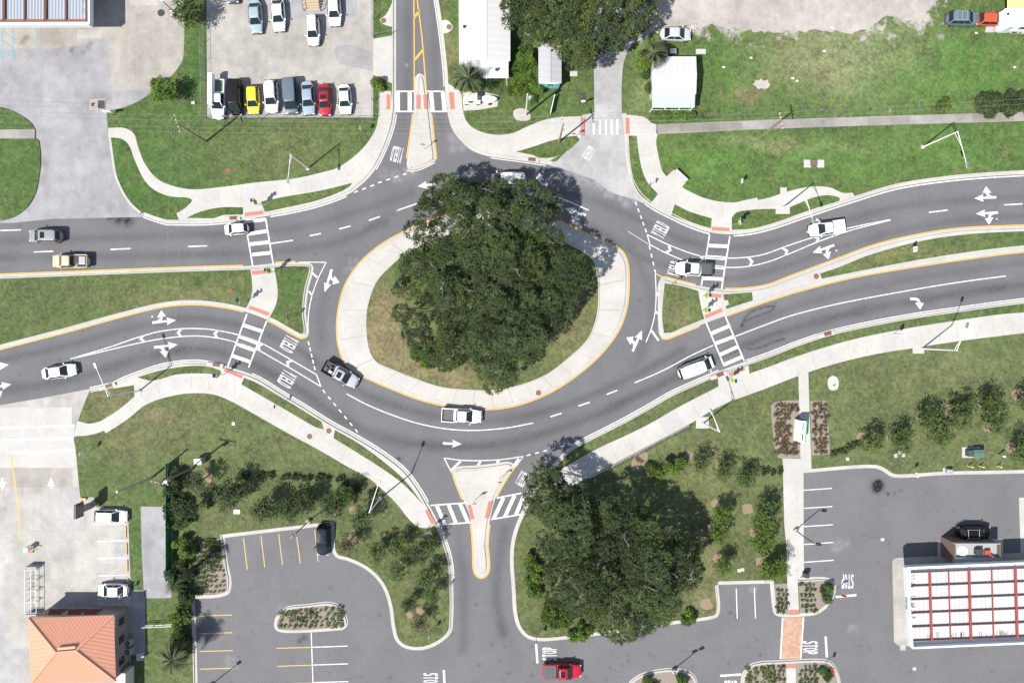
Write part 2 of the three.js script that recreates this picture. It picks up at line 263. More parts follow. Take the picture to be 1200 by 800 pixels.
const KB = 4.4;                                            // kerb and gutter width in pixels
const gutterProf = [[0, .005], [3.0, .012], [3.2, .145], [KB, .15], [KB + .05, .1]];
const kerbProf = [[0, .004], [.25, .14], [2.9, .15], [3.1, .1]];
const kerb = (path, side, closed = false, prof = gutterProf) => struct('kerb', sweepGeo(path, prof, side, closed), M.kerb);
const GY = .12, SY = .136, WY = .146;                      // turf, pavement and turf pocket heights

// --- asphalt edges traced from the photograph
const eNW = crv([[168, 253], [180, 257.5], [195, 262, 1], [240, 262], [287, 257.5], [307, 254], [337, 249], [375, 240], [410, 226.5], [420, 219], [432, 208], [441, 196], [450, 178], [456.5, 162], [461.5, 145], [464, 128, 1], [464, -330]]);
const eN = crv([[509, -330], [509.5, 0, 1], [515, 37], [520, 82], [521.5, 105], [524, 130], [527, 144], [532, 155], [540, 165], [551, 175], [566, 181.5], [585, 185], [605, 187.5], [625, 190.5], [647, 193.5]]);
const eNE = crv([[729, 133], [732, 160], [734, 190], [738.5, 212], [747, 227], [760, 239.5], [786, 254], [810, 265], [832, 272], [856, 274.5], [880, 272.5], [905, 266.5], [942, 254], [995, 236.5], [1050, 220], [1107, 211], [1150, 207], [1200, 204], [1530, 190]]);
const mW = crv([[-330, 332, 1], [0, 322], [150, 316.2], [240, 313], [292, 311.3], [322, 308.5], [350, 307.3], [363, 308.5], [367, 313], [366, 321], [361, 340], [358.5, 368], [360.5, 386], [359, 393], [353, 395.5], [344, 391.5], [318, 377], [290, 366], [262, 359.5], [225, 356], [190, 359], [140, 371], [75, 389], [0, 408.5], [-330, 500, 1]], true);
const mE = crv([[776, 325.5], [792, 328.5], [820, 335], [850, 338.7], [875, 338], [900, 334], [925, 324.5], [975, 306], [1025, 287.5], [1075, 275.5], [1125, 268], [1200, 264.5], [1530, 255, 1], [1530, 268, 1], [1200, 294.5], [1150, 300.5], [1075, 311.5], [1000, 324.5], [937, 340.5], [900, 352], [850, 370], [825, 379.3], [792, 392.5], [780, 396.5], [773.5, 393], [771.5, 380], [771, 355], [771.5, 333]], true);
const iS = crv([[531, 550], [539, 546, 1], [559, 545], [578, 543], [597, 541], [602.5, 545], [596, 556], [587.5, 570], [580.5, 584], [575.5, 603], [572.5, 620], [571, 640], [572.5, 655], [572.5, 666], [570, 673], [564, 676.5], [558, 673], [555.5, 666], [554.5, 640], [552.5, 617], [549, 600], [542.5, 585], [537, 572], [532, 558]], true);
const iN = crv([[491, 86], [497, 89.5], [499.3, 98], [500, 105], [502, 117], [505, 136], [507.5, 160], [510, 180], [510.5, 188, 1], [503, 193], [490, 198], [478, 199.5, 1], [476.5, 192], [478.5, 177], [482.5, 150], [484.6, 130], [485, 107], [485.7, 92]], true);
const eC = crv([[395, 385], [397, 362], [404, 336], [418, 313], [436, 295], [458, 280], [480, 269], [502, 259.5], [525, 252.5], [560, 247.5], [600, 247], [645, 255], [668, 265], [692, 276], [715, 286], [729, 295], [735, 308], [736.5, 332], [734.5, 358], [726, 384], [707, 411], [680, 436], [645, 459], [610, 473], [580, 478.5], [550, 478], [520, 474.5], [490, 467], [465, 457.5], [440, 447], [418, 436.5], [404, 424], [397, 405]], true);
const cIn = crv([[428, 378], [430.5, 356], [440, 330], [458, 310], [480, 293], [510, 279], [540, 270.5], [585, 267], [630, 271], [662, 283], [688, 297], [697, 306], [701, 322], [702.5, 345], [700, 372], [690, 397], [666, 421], [640, 440], [610, 452], [580, 458], [545, 457.5], [515, 454], [480, 442], [455, 432], [440, 424.5], [432, 411]], true);
const eSW = crv([[105, 455.5, 1], [132, 449.5, 1], [145, 443], [162, 436.5], [190, 427.5], [225, 423], [250, 425.5], [268, 430], [300, 441], [330, 459], [360, 477], [387, 494], [420, 512], [450, 530.5], [475, 550.5], [490, 570], [503, 592], [514, 613], [522.5, 634], [529, 657], [531, 682], [531, 725], [529, 740], [519, 751], [497, 761], [475, 759.5], [464, 751], [459, 735], [456, 712], [450, 692], [440, 677], [425, 665], [407, 657], [394, 653], [389, 645], [387.5, 615, 1], [372, 617], [300, 625.5], [263, 630, 1], [266, 655], [271, 683], [268, 695], [258, 699.5], [228, 701.5, 1], [230, 750], [236, 1130]]);
const eSE = crv([[842, 685, 1], [844, 714], [841, 722.5], [833, 725.5], [800, 730], [759, 736], [700, 744.5], [675, 747.5], [632, 751], [617, 747], [607, 736], [602, 720], [599.5, 687], [597.5, 655], [599, 635], [603, 619], [610, 602], [620, 582], [632, 563], [647, 545], [665, 526.5], [680, 517], [700, 507], [730, 491.5], [760, 475], [785, 460.5], [810, 449], [850, 432], [900, 414.5], [937, 400], [975, 388], [1025, 377], [1075, 368], [1125, 361], [1200, 351], [1530, 318]]);
const eLot = crv([[1530, 543], [1200, 554.5], [1107, 556.5], [1050, 559.5], [1043, 557.5], [1033, 551], [1024, 548.5], [937, 554.5, 1], [937.5, 600], [938, 676.5, 1], [970, 676.5], [978, 681], [980, 690], [976.5, 702], [968, 713], [957, 720], [944, 721.8], [914, 722.5], [907.5, 719], [905, 710], [902.5, 683.5, 1], [842, 685, 1]]);

kerb(eNW, 1); kerb(eN, 1); kerb(eNE, 1); kerb(off(eSW, 0), -1); kerb(eSE, -1); kerb(eLot, -1);
kerb(mW, -1, true); kerb(mE, -1, true); kerb(iS, -1, true); kerb(iN, -1, true); kerb(eC, -1, true);

const lawn = (name, pts, y0 = 0, y1 = GY, holes) => struct(name, planGeo(pts, y0, y1, holes), M.grass);
const pave = (pts, mat = M.concrete, name = 'pavement', y1 = SY) => struct(name, planGeo(pts, 0, y1), mat);
// north-west
lawn('lawn', [[-330, 112], ...crv([[-330, 118], [0, 126], [20, 133], [36, 144], [41, 152, 1]]), [41, 162], ...crv([[45.5, 165], [47.5, 183], [46, 205], [41, 228], [30, 245], [12, 256], [-20, 260], [-330, 268]])]);
const drivewayEdge = crv([[127, 160], [130.5, 185], [134, 206], [142, 225], [152, 240], [164, 251]]);
lawn('lawn', [...off(eNW, KB), ...crv([[216, -330], [216, 50, 1], [214, 70], [207, 82], [199, 91], [182, 105], [162, 119], [142, 127], [125, 130, 1], [127, 160]]), ...off(drivewayEdge, 2.5)]);
kerb(drivewayEdge, 1, false, kerbProf);
struct('driveway', planGeo([[-330, -330], [236, -330], [236, 138], [140, 140], [142, 215], [172, 254], [60, 256.5], [15, 261], [-330, 270]], .004, .004), M.lot);
{ const ap = struct('forecourt', planGeo([[-330, -330], [217, -330], [217, 52], [214, 70], [207, 82], [199, 91], [181, 105], [130.5, 106.5], [126.5, 47], [112, 46], [93, 53], [60, 57], [0, 57], [-330, 57]], .008, .008), M.lotTan);
  for (const [x0, y0, x1, y1, m] of [[152, -8, 184, 6.5, M.lotPale], [129, 48, 158, 80, M.lotTan], [159, 48, 183, 80, M.lotTan], [132, 81, 158, 105, M.lotTan], [159, 81, 183, 104, M.lotTan], [90, 35, 118, 45, M.lotPale], [184.5, 20, 214, 66, M.lotTan]]) mesh('slab', planGeo([[x0, y0], [x1, y0], [x1, y1], [x0, y1]], .008, .014), m, ap); }
struct('footpath', planGeo([[-330, 148], [0, 152], [41, 151.5], [41, 162.5], [0, 162.5], [-330, 160]], 0, SY), M.trail);
const pvNW = pave([...crv([[127, 150, 1], [147, 150.5], [157, 157], [162, 172], [170, 192], [185, 210], [203, 218], [225, 222], [262, 219], [300, 214], [347, 209], [378, 202], [395, 197], [412, 186], [427, 172], [437, 158], [442, 146], [444, 132, 1], [444, 107, 1]]), [458.5, 107], ...off(eNW, KB - .3).filter(p => p[0] > 208 && p[1] > 108).reverse(), ...crv([[207, 250, 1], [217, 244], [225, 235], [221, 232], [207, 231], [195, 229], [180, 222], [170, 212], [163, 199], [157, 185], [151, 170], [143, 163], [127, 161, 1]])]);
lawn('lawn', crv([[219, 255.5, 1], [230, 250], [245, 245.5], [260, 243], [285, 243, 1], [285, 251.5, 1], [262, 252, 1], [250, 256, 1]], true), SY, WY);
lawn('lawn', crv([[306, 236.5, 1], [332, 231], [375, 223.5], [413, 214.5, 1], [408, 220], [375, 234], [337, 243], [310.5, 248.5, 1]], true), SY, WY);
// parking court behind the chain-link fence and the drive to the street
const gravel = struct('gravel_lot', planGeo(crv([[240, -330, 1], [437.5, -330, 1], [437.5, 138, 1], [243, 138, 1]], true), GY, GY + .012), M.gravel);
struct('parking_pad', planGeo([[335, -20], [418, -20], [418, 14], [415, 20.5], [335, 22.5]], GY + .012, GY + .02), M.lot);
struct('patch', planGeo(crv([[392, 58], [404, 53], [420, 56], [437, 62, 1], [437, 84, 1], [420, 80], [398, 74]], true), GY + .012, GY + .02), M.oldAsphalt);
struct('driveway', planGeo([[437.5, 46], [459.5, 42], [459.5, 98], [455, 96], [437.5, 88]], GY - .02, SY), M.concrete);
struct('driveway', planGeo(crv([[445, 24], [452, 18], [459.5, 4, 1], [459.5, 32, 1], [450, 29]], true), GY - .02, SY), M.concrete);
// north
lawn('lawn', [...off(eN, KB), [652, 189], [681, 160], [681, 135], [696, 132], [695, 78], [690, -330]]);
pave([[525, 98], [541, 108], ...crv([[542, 128], [546, 141], [553, 149], [565, 155], [580, 158], [600, 156.5], [617, 149], [637, 141], [652, 138], [681, 136.5, 1], [681, 160, 1], [675, 169], [662, 178], [645, 188, 1]]), ...off(eN, KB - .3).filter(p => p[1] > 99 && p[0] < 645).reverse()]);
lawn('lawn', crv([[605, 178, 1], [625, 172], [650, 164], [676, 160], [679, 164, 1], [670, 173], [650, 184], [632, 185], [625, 182, 1]], true), SY, WY);
struct('driveway', planGeo(crv([[516, 26], [524, 24], [530.5, 32], [526, 38], [518, 40, 1]], true), GY, SY), M.concrete);
struct('side_street', planGeo([...crv([[650, -330, 1], [650, 0, 1], [676, 20], [694, 60], [696, 90], [696, 132, 1]]), [681, 133], ...crv([[681, 160], [675, 169], [662, 178], [648, 188], [645, 194, 1], [660, 198], [680, 205], [697, 211], [716, 225], [745, 234], [760, 241, 1]]), [747, 228], ...crv([[739, 214], [734, 190], [732, 160], [729, 133], [729, 92], [732, 70], [740, 54], [756, 44, 1], [1040, -330, 1]])], .126, .126).translate(0, -.118, 0), M.street);
// north-east
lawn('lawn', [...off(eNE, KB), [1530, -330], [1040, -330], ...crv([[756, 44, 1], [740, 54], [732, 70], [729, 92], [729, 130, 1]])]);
{ const t = struct('footpath', planGeo([[769, 146], [900, 140.5], [1060, 135.5], [1200, 131.5], [1530, 122], [1530, 133], [1200, 142], [1060, 146], [900, 151], [769, 157.5]], GY, SY), M.trail);
  for (let x = 772; x < 1240; x += 24.5) { const top = 146 - (x - 769) * .0345, w = 23.9; mesh('slab', planGeo([[x, top + .8], [x + w, top - w * .0345 + .8], [x + w, top + 9.7 - w * .03], [x, top + 9.9]], SY, SY + .006 + rnd() * .004), rnd() < .5 ? M.trail : std({ map: lotMap, color: lin(.9, .85, .79).multiplyScalar(rr(.94, 1.1)), roughness: 1 }), t); } }
pave([...crv([[730, 134.5, 1], [748, 136], [757, 138.5], [763, 144], [771, 146.5, 1], [771, 157, 1], [769, 165], [772, 185], [776, 200], [781, 207, 1], [789.5, 199, 1], [804, 213, 1], [799, 219.5, 1], [812, 226.5], [825, 232], [845, 236.5], [870, 237], [900, 232], [918, 226], [937, 221], [957, 218.5], [973, 220], [987, 226], [999, 226, 1], [1002, 231, 1]]), ...off(eNE, KB - .3).filter(p => p[0] > 733 && p[0] < 1000 && p[1] > 138).reverse(), [734, 138]]);
lawn('lawn', crv([[735.5, 159, 1], [746, 159.5, 1], [749, 183], [753, 201], [759, 214], [771, 227.5, 1], [762.5, 238.5, 1], [750, 228], [742.5, 215], [738, 195], [736, 175]], true), SY, WY);
lawn('lawn', crv([[790.5, 239.5, 1], [808, 248], [834, 256, 1], [833, 267.5, 1], [810, 261], [786.5, 252.5, 1]], true), SY, WY);
lawn('lawn', crv([[857.5, 255, 1], [863, 249], [880, 246], [900, 245], [920, 245, 1], [938, 237.5], [955, 231], [972, 229], [984, 232.5], [983, 236, 1], [962, 242], [937, 250.5], [903, 262.5], [880, 268], [857.5, 269.5, 1]], true), SY, WY);
struct('sand_lot', planGeo(crv([[740, -330, 1], [1100, -330, 1], [1096, 0], [1088, 12], [1076, 27], [1062, 24], [1042, 18], [1030, 24], [1018, 35], [1004, 38], [960, 36], [900, 38], [860, 33], [825, 30], [800, 30], [778, 36], [756, 44, 1]], true, 10).map(([x, y]) => [x + (vn(x * .3, y * .3) - .5) * 5, y + (vn(x * .3 + 7, y * .3) - .5) * 6]), GY - .01, GY + .008), M.sand);
for (const [x, y, rx, ry, m] of [[892, 99, 10, 6.5, M.sand], [960, 72, 18, 9, M.soil]].slice(0, 1)) struct('bare_patch', planGeo(crv([...Array(16)].map((_, i) => { const a = i / 16 * 6.283, k = rr(.6, 1.15); return [x + Math.cos(a) * rx * k, y + Math.sin(a) * ry * k]; }), true, 3), GY, GY + .006), m);
// medians and islands
const inW = off(mW, -KB, true), inE = off(mE, -KB, true);
lawn('median_lawn', inW);
pave(crv([[293.5, 316, 1], [295.5, 330], [295.5, 343], [292, 354], [287.5, 363, 1], [315, 374, 1], [324, 355], [325.5, 342], [324, 328], [321.5, 313.5, 1]], true));
pave(inE, M.kerb, 'median', GY - .002);
lawn('median_lawn', crv([[779, 332, 1], [800, 335.5], [818, 341, 1], [821.5, 360], [825, 373.5, 1], [800, 383.5], [786, 389.5], [778, 390, 1], [776, 372], [777, 350]], true), .1, WY);
lawn('median_lawn', crv([[847.5, 345, 1], [881, 342.5, 1], [882, 352, 1], [851, 362, 1]], true), .1, WY);
lawn('median_lawn', crv([[961, 320.5, 1], [982, 313.5], [1017, 299.5], [1075, 283.5], [1125, 275.5], [1200, 271], [1530, 262, 1], [1530, 266, 1], [1200, 287.5], [1100, 300.5], [1025, 314], [963, 326.5, 1]], true), .1, WY);
const refuge = pave(crv([[818.5, 339, 1], [821, 360], [826.5, 375, 1], [850, 366, 1], [846.5, 358], [846.5, 341, 1]], true), M.concrete, 'pavement', .142);
mesh('slab', planGeo([[848, 352], [853, 351.5], [854, 357], [849, 359]], .1, .152), M.concrete, refuge);
pave(off(iS, -KB, true), M.concreteWarm, 'splitter_island'); pave(off(iN, -KB, true), M.concreteWarm, 'splitter_island');
// central island: truck apron in cast panels round the lawn
{ const outer = off(eC, -KB, true), ap = struct('truck_apron', planGeo(outer, 0, .125, [cIn]), M.joint);
  lawn('central_lawn', off(cIn, -1.6, true), 0, .2);
  struct('kerb', sweepGeo(cIn, [[0, .12], [.05, .24], [1.5, .245], [1.6, .15]], -1, true), M.kerb);
  const cx = 566, cy = 363, ring = (pts, a) => { let best = null, bd = 9; for (const p of pts) { let d = Math.abs(Math.atan2(p[1] - cy, p[0] - cx) - a); d = Math.min(d, 6.28318 - d); if (d < bd) { bd = d; best = p; } } return best; };
  const dense = crv(outer, true, 8), denseIn = crv(off(cIn, .25, true), true, 8), N = 30;
  for (let i = 0; i < N; i++) {
    const o = [], n = []; for (let k = 0; k <= 4; k++) { const a = ((i + .012 + (k / 4) * .976) / N) * 2 * Math.PI - Math.PI; o.push(ring(dense, a)); n.push(ring(denseIn, a)); }
    mesh('panel', planGeo([...o, ...n.reverse()].filter((p, q, arr) => !q || Math.hypot(p[0] - arr[q - 1][0], p[1] - arr[q - 1][1]) > .05), .12, .138), [M.concrete, M.concreteWarm, M.concrete, M.concreteWarm][(i * 7) % 4], ap);
  } }
// south-west
const fcSW = struct('forecourt', planGeo([[-330, 520], [-330, 478], [0, 474.5], [50, 466], [107, 455], [140, 460], [150, 594], [156, 700], [156, 1130], [-330, 1130]], .006, .006), M.lotPale);
{ const fm = [M.lotPale, M.lotPale, std({ map: lotMap, color: lin(1.36, 1.33, 1.27), roughness: .95 })].concat(std({ map: lotMap, color: lin(1.3, 1.3, 1.29), roughness: .95 })); const rows = [[478, 500, 1], [500.5, 514.5, 1], [515, 548, 1], [548.5, 571, 0], [571.5, 622, 2], [622.5, 660, 2], [660.5, 700, 2], [700.5, 760, 2], [760.5, 830, 2]];
  for (const [y0, y1, k] of rows) { let x = -90; while (x < 148) { const w = k === 1 ? rr(56, 64) : rr(30, 52), x1 = Math.min(x + w, y1 < 594 ? (y1 < 512 ? 84 : 87 + Math.max(0, y1 - 525) * .1) : 149); if (x1 - x > 3) mesh('slab', planGeo([[x + .15, y0], [x1 - .15, y0 - (k === 1 ? 1 : 0)], [x1 - .15, y1 - (k === 1 ? 1 : 0)], [x + .15, y1]], .006, .0095 + rnd() * .0015), k === 1 ? M.concreteDim : k === 0 ? M.lotTan : fm[Math.floor(rnd() * fm.length)], fcSW); x = x1; if (y1 < 594 && x >= 84) break; } } }
lawn('lawn', [...off(eSW, -KB), ...crv([[154, 1130, 1], [154, 700, 1], [151.5, 640], [150, 594, 1], [96.5, 593.5, 1], [94, 580], [88.5, 525], [86.5, 511], [92, 492], [99, 472], [105, 458, 1]])]);
pave([...crv([[86.5, 511, 1], [105, 509.5], [122, 504], [145, 490], [175, 472], [200, 464], [225, 460.5], [250, 462], [270, 469.5], [300, 486], [337, 507], [375, 527.5], [405, 545], [435, 562], [450, 575], [466, 591], [476, 604], [486, 614], [495, 618], [504, 617.5], [511, 615, 1]]), ...off(eSW, -KB + .3).filter((p, i, a) => p[0] > 133 && p[1] < 612 && i < a.findIndex(q => q[1] > 612)).reverse(), ...crv([[133, 455, 1], [157, 451, 1], [158, 466, 1], [145, 476], [127, 489], [106, 496], [91, 493, 1]])]);
lawn('lawn', crv([[161, 442, 1], [180, 436], [200, 431.5], [225, 428.5], [245, 429.5], [259, 434, 1], [259, 439, 1], [240, 437.5], [222, 437.5], [205, 439], [188, 444], [176, 446, 1]], true), SY, WY);
lawn('lawn', crv([[286, 442.5, 1], [300, 448], [330, 465.5], [360, 483.5], [377, 494, 1], [379.5, 503, 1], [370, 500], [330, 477], [300, 460], [283, 450, 1]], true), SY, WY);
lawn('lawn', crv([[392.5, 503.5, 1], [420, 519], [450, 541], [474, 562], [497, 592, 1], [483, 577], [468, 563], [440, 543.5], [420, 531], [391, 513, 1]], true), SY, WY);
struct('concrete_slab', planGeo([[165, 593], [198.5, 593.5], [201, 700], [169, 700.5], [166, 640]], GY, GY + .012), M.lot);
// south-east
lawn('lawn', [...off(eSE, -KB), ...off(eLot, -KB)]);
const pvSE = pave([...crv([[655, 577, 1], [640, 561, 1], [662, 547], [678, 537.5], [700, 525.5], [750, 502], [800, 475], [842, 452.5, 1], [841, 442, 1]]), [852, 436.5], [877, 428], [878, 437.5], ...crv([[900, 430, 1], [935, 417], [992, 399.5], [1050, 387], [1117, 376], [1175, 368], [1200, 366], [1530, 330, 1], [1530, 352, 1], [1200, 390], [1117, 400.5], [1075, 407], [1025, 415], [975, 427], [936, 440], [900, 454], [845, 475], [807, 497], [750, 527], [695, 556], [672, 568]])]);
pave([[935.5, 439], [947, 434.5], [949, 500], [951, 551], [941.5, 553.5], [941.8, 640], [942, 672], [934.5, 678], [936.5, 721], [924, 721], [922.5, 680], [921.5, 640], [919, 615], [918, 580], [917, 537], [938, 537], [937, 500]], M.concrete, 'pavement', SY + .004);
// slabs of the pavements, with open joints
function slabs(parent, path, w, step, y = SY + .004, fill = 1) {
  const d = []; let acc = 0; for (let i = 1; i < path.length; i++) d.push(acc += Math.hypot(path[i][0] - path[i - 1][0], path[i][1] - path[i - 1][1]));
  const pt = s => { let i = d.findIndex(v => v >= s); if (i < 0) i = d.length - 1; const s0 = i ? d[i - 1] : 0, t = (s - s0) / (d[i] - s0 || 1), a = path[i], b = path[i + 1]; return [a[0] + (b[0] - a[0]) * t, a[1] + (b[1] - a[1]) * t]; };
  for (let s = 0; s + step <= acc; s += step) { const c = [0, .33, .67, 1].map(t => pt(s + .12 + t * (step - .24))), L = off(c, w / 2), R = off(c, -w / 2).reverse(); mesh('slab', planGeo([...L, ...R], y - .03, y + rnd() * .003), [M.concrete, M.concrete, M.concreteWarm, M.concreteDim][Math.floor(rnd() * 4)], parent); const e = pt(s + step - .01), f = pt(s + step - .6), dx = e[0] - f[0], dy = e[1] - f[1], l = Math.hypot(dx, dy) || 1; mesh('joint', planGeo([[e[0] + dy / l * w / 2, e[1] - dx / l * w / 2], [e[0] - dy / l * w / 2, e[1] + dx / l * w / 2], [e[0] - dy / l * w / 2 - dx / l * .28, e[1] + dx / l * w / 2 - dy / l * .28], [e[0] + dy / l * w / 2 - dx / l * .28, e[1] - dx / l * w / 2 - dy / l * .28]], y + .002, y + .0045), M.joint, parent); }
}
slabs(pvSE, crv([[700, 539], [750, 515], [800, 486], [846, 463], [900, 442], [935, 428.5], [985, 412.5], [1050, 399], [1117, 388], [1200, 378], [1260, 371]]), 21, 21.5);
slabs(pvNW, crv([[240, 231], [262, 230], [300, 226], [347, 219.5], [380, 212], [402, 204], [424, 190], [440, 168], [449, 148]]), 13.5, 17);
{ const p = scene.getObjectByName('pavement_002') || pvNW; slabs(p, crv([[786, 226], [806, 236], [830, 244], [850, 246.5], [874, 241], [905, 235]]), 13, 21.5); slabs(p, crv([[759, 162], [761, 185], [766, 205], [777, 222]]), 19, 20); }
slabs(scene.getObjectByName('pavement_003') || pvNW, crv([[120, 501], [145, 485], [175, 461], [205, 451], [240, 449], [268, 453], [300, 470], [337, 490], [375, 513], [410, 537], [440, 556], [462, 576]]), 15, 20);
// islands in the car parks
const bedIsland = (pts) => { kerb(pts, -1, true, [[0, .005], [1.6, .012], [1.8, .145], [3.9, .15], [4, .1]]); return struct('planting_bed', planGeo(off(pts, -3.8, true), 0, .12), M.mulchGrey); };
const isl = [crv([[321, 730], [324, 721], [337, 710.5], [360, 707.5], [386, 705], [396, 708], [405, 720], [407.5, 731], [403, 737], [394, 738.5], [328, 740.5], [322, 736.5]], true), crv([[735, 803], [747, 791], [763, 785.5], [786, 782.5], [805, 785], [814, 791], [818, 803], [818, 840], [812, 850], [742, 850], [735, 840]], true), crv([[868, 800], [871, 787], [880, 777.5], [893, 774.3], [912, 773.5], [963, 771.8], [974, 774.5], [981, 784], [985.5, 799], [986, 840], [978, 850], [876, 850], [868, 840]], true)];
isl.forEach(bedIsland);
pave([[921.3, 776.5], [932.3, 776.2], [933, 846], [922, 846]], M.concrete, 'pavement', .13);
// planting beds on the lawns
const bed = (pts, mat = M.mulch) => struct('planting_bed', planGeo(pts, GY - .02, GY + .012), mat);
bed(crv([[903, 475, 1], [910, 470.5], [937.2, 468.5, 1], [938, 536, 1], [917, 537], [911, 535], [906, 510]], true), M.mulchGrey); bed([[949.3, 469.5], [968.5, 469.5], [973, 532], [950.8, 533.5]], M.mulchGrey);
bed([[229, 633], [259, 630.5], [262.5, 640], [267, 684], [262, 695], [229, 697]], M.mulchGrey);
bed(crv([[908, 684, 1], [922.5, 683, 1], [923.8, 718, 1], [912, 718.5], [908.5, 712]], true), M.mulchGrey); bed(crv([[936, 681, 1], [969, 680.5], [975, 688], [971, 700], [962, 712], [950, 717], [937.3, 718, 1]], true), M.mulchGrey);
for (const [x, y, r] of [[1011, 513, 7], [1044, 514, 5], [1079, 487, 6], [1113, 480, 7], [1150, 472, 6], [1158, 500, 6.5], [1185, 524, 7.5], [1194, 462, 8], [751, 535, 8], [808, 534, 5], [842, 545, 4.5], [838, 590, 5], [835, 618, 6], [842, 655, 6.5], [884, 624, 6.5], [892, 658, 7], [876, 596, 7], [828, 708, 7], [226, 566, 6], [244, 559, 6], [313, 591, 6], [345, 594, 7], [393, 598, 6], [412, 632, 7], [414, 597, 5], [446, 642, 5], [470, 664, 7], [480, 720, 4], [492, 715, 4], [748, 543, 9]])
  struct('mulch_ring', planGeo(crv([...Array(12)].map((_, i) => { const a = i / 12 * 6.283, k = rr(.75, 1.15); return [x + Math.cos(a) * r * k, y + Math.sin(a) * r * k]; }), true, 3), GY, GY + .016), M.mulch);
// ---------------------------------------------------------------- painted markings (children of the road)
const PY = .012;
const line = (pts, w = 1.25, mat = M.white, name = 'lane_line', y = PY) => onRoad(name, stripGeo(pts.length > 2 ? crv(pts) : pts, w, y), mat);
const poly = (pts, mat = M.white, name = 'marking', y = PY) => onRoad(name, planGeo(pts, y, y), mat);
const bars = (list, w, mat, name, y) => list.forEach(([x0, y0, x1, y1]) => line([[x0, y0], [x1, y1]], w, mat, name, y));
// yellow median edges
const along = (e, d, test, mat, w = 1.3, name = 'edge_line', y = PY) => { let run = []; const flush = () => { if (run.length > 1) onRoad(name, stripGeo(run, w, y), mat); run = []; }; for (const p of off(e, d)) { if (test(p)) run.push(p); else flush(); } flush(); };
const notXW = p => !(p[0] > 289 && p[0] < 320 && p[1] < 330) && !(p[0] > 288 && p[0] < 313 && p[1] > 340);
along(mW, .9, p => p[1] < 309 ? p[0] < 350 && notXW(p) : notXW(p) && (p[1] < 330 ? p[0] < 330 : (p[0] < 362 && !(p[0] > 357 && p[1] < 390))), M.yellow);
along(mE, .9, p => p[0] > 774 && !(p[0] < 850 && p[0] > 820) && !(p[1] > 330 && p[1] < 390 && p[0] < 778), M.yellow);
onRoad('edge_line', stripGeo(off(eC, .9, true), 1.3, PY, true), M.yellow);
along(iS, .9, p => p[1] > 612 || (p[1] > 550 && p[1] < 586 && p[0] < 545) || (p[1] > 545 && p[1] < 584 && p[0] > 575), M.yellow, 1.5);
along(iN, .9, p => p[1] > 131 && p[1] < 187, M.yellow, 1.5);
along(eNW, -1.4, p => p[0] > 165 && p[0] < 410 && !(p[0] > 286 && p[0] < 313), M.white); along(eNW, -1.2, p => p[1] < 200 && !(p[1] > 106 && p[1] < 131), M.white, 1);
along(eN, -1, p => p[1] < 104, M.white, 1); along(eN, -1.4, p => p[0] > 572 && p[0] < 640, M.white, 1);
along(eNE, -1.8, p => p[0] > 754 && !(p[0] > 832 && p[0] < 856), M.white, 1.5);
along(eSW, 1.3, p => p[0] > 100 && p[0] < 504 && p[1] < 596 && !(p[0] > 265 && p[0] < 291), M.white, 1.2); along(eSE, 1.3, p => p[0] > 668 && p[1] < 600 && !(p[0] > 849 && p[0] < 873), M.white, 1.2); along(eSW, 1, p => p[1] > 616 && p[0] > 515 && p[1] < 680, M.white, 1);
// north street centre
line([[485.3, 107], [485.3, 60], [484.5, -60], [484, -200]], 1.3, M.yellow); line([[499.5, 107], [494, 40], [489, 0], [486, -60], [486, -200]], 1.3, M.yellow); line([[486, 70], [496, 58]], 2.5, M.yellow, 'hatch_line'); line([[485, 21], [491.5, 12]], 2.5, M.yellow, 'hatch_line');
// lane dashes and ring lines
bars([[0, 270, 24, 269.3], [-90, 272, -66, 271.3], [39, 295.2, 62, 294.3], [129, 292.2, 152.5, 291.2], [220, 288.8, 242.5, 288], [-52, 298, -28, 297], [362.5, 276.3, 376, 273.5], [397, 268.3, 410.5, 264.8], [432, 258.3, 445, 253.7], [645, 488.2, 658, 484], [678, 475.5, 691, 471.2], [711, 462, 723.5, 457.2], [1089, 248.8, 1111, 246], [1177, 240, 1199, 238.8], [1265, 236, 1289, 235]], 1.5);
line([[317, 285.3], [343, 281.5]], 1.4); line([[465, 246.6], [489, 238.3]], 1.5); line([[530, 227], [548, 224]], 1.2); line([[560, 221], [590, 219]], 1.2); line([[631, 226], [655, 231.5], [690, 246.3]], 1.4); line([[736, 271], [760, 286]], .6, M.ghost);
line([[406, 461.3], [430, 474], [460, 486.3], [490, 496], [525, 502.6], [560, 504], [595, 501], [625, 495.5]], 1.3);
line([[744, 448.3], [775, 435], [812, 415.5], [836, 404.5]], 1.3); line([[862, 394], [900, 379.5], [925, 370.5], [975, 357.5], [1050, 343], [1125, 330.5], [1179.5, 323.3]], 1.3);
const giveWay = (a, b, n, w = 1.5) => { for (let i = 0; i < n; i++) { const t = i / (n - 1), dx = b[0] - a[0], dy = b[1] - a[1], l = Math.hypot(dx, dy), x = a[0] + dx * t, y = a[1] + dy * t; line([[x - dx / l * 2.3, y - dy / l * 2.3], [x + dx / l * 2.3, y + dy / l * 2.3]], w, M.white, 'yield_line'); } };
giveWay([417, 224.6], [436, 217.5], 3); giveWay([445, 213.5], [484, 200.7], 5); giveWay([745.5, 238.5], [757, 270], 5); giveWay([761.5, 290], [768, 318], 4); giveWay([361.5, 402], [368.5, 431], 5); giveWay([379.5, 458.5], [417.5, 504.5], 7); giveWay([619.5, 533], [668, 520.5], 6);
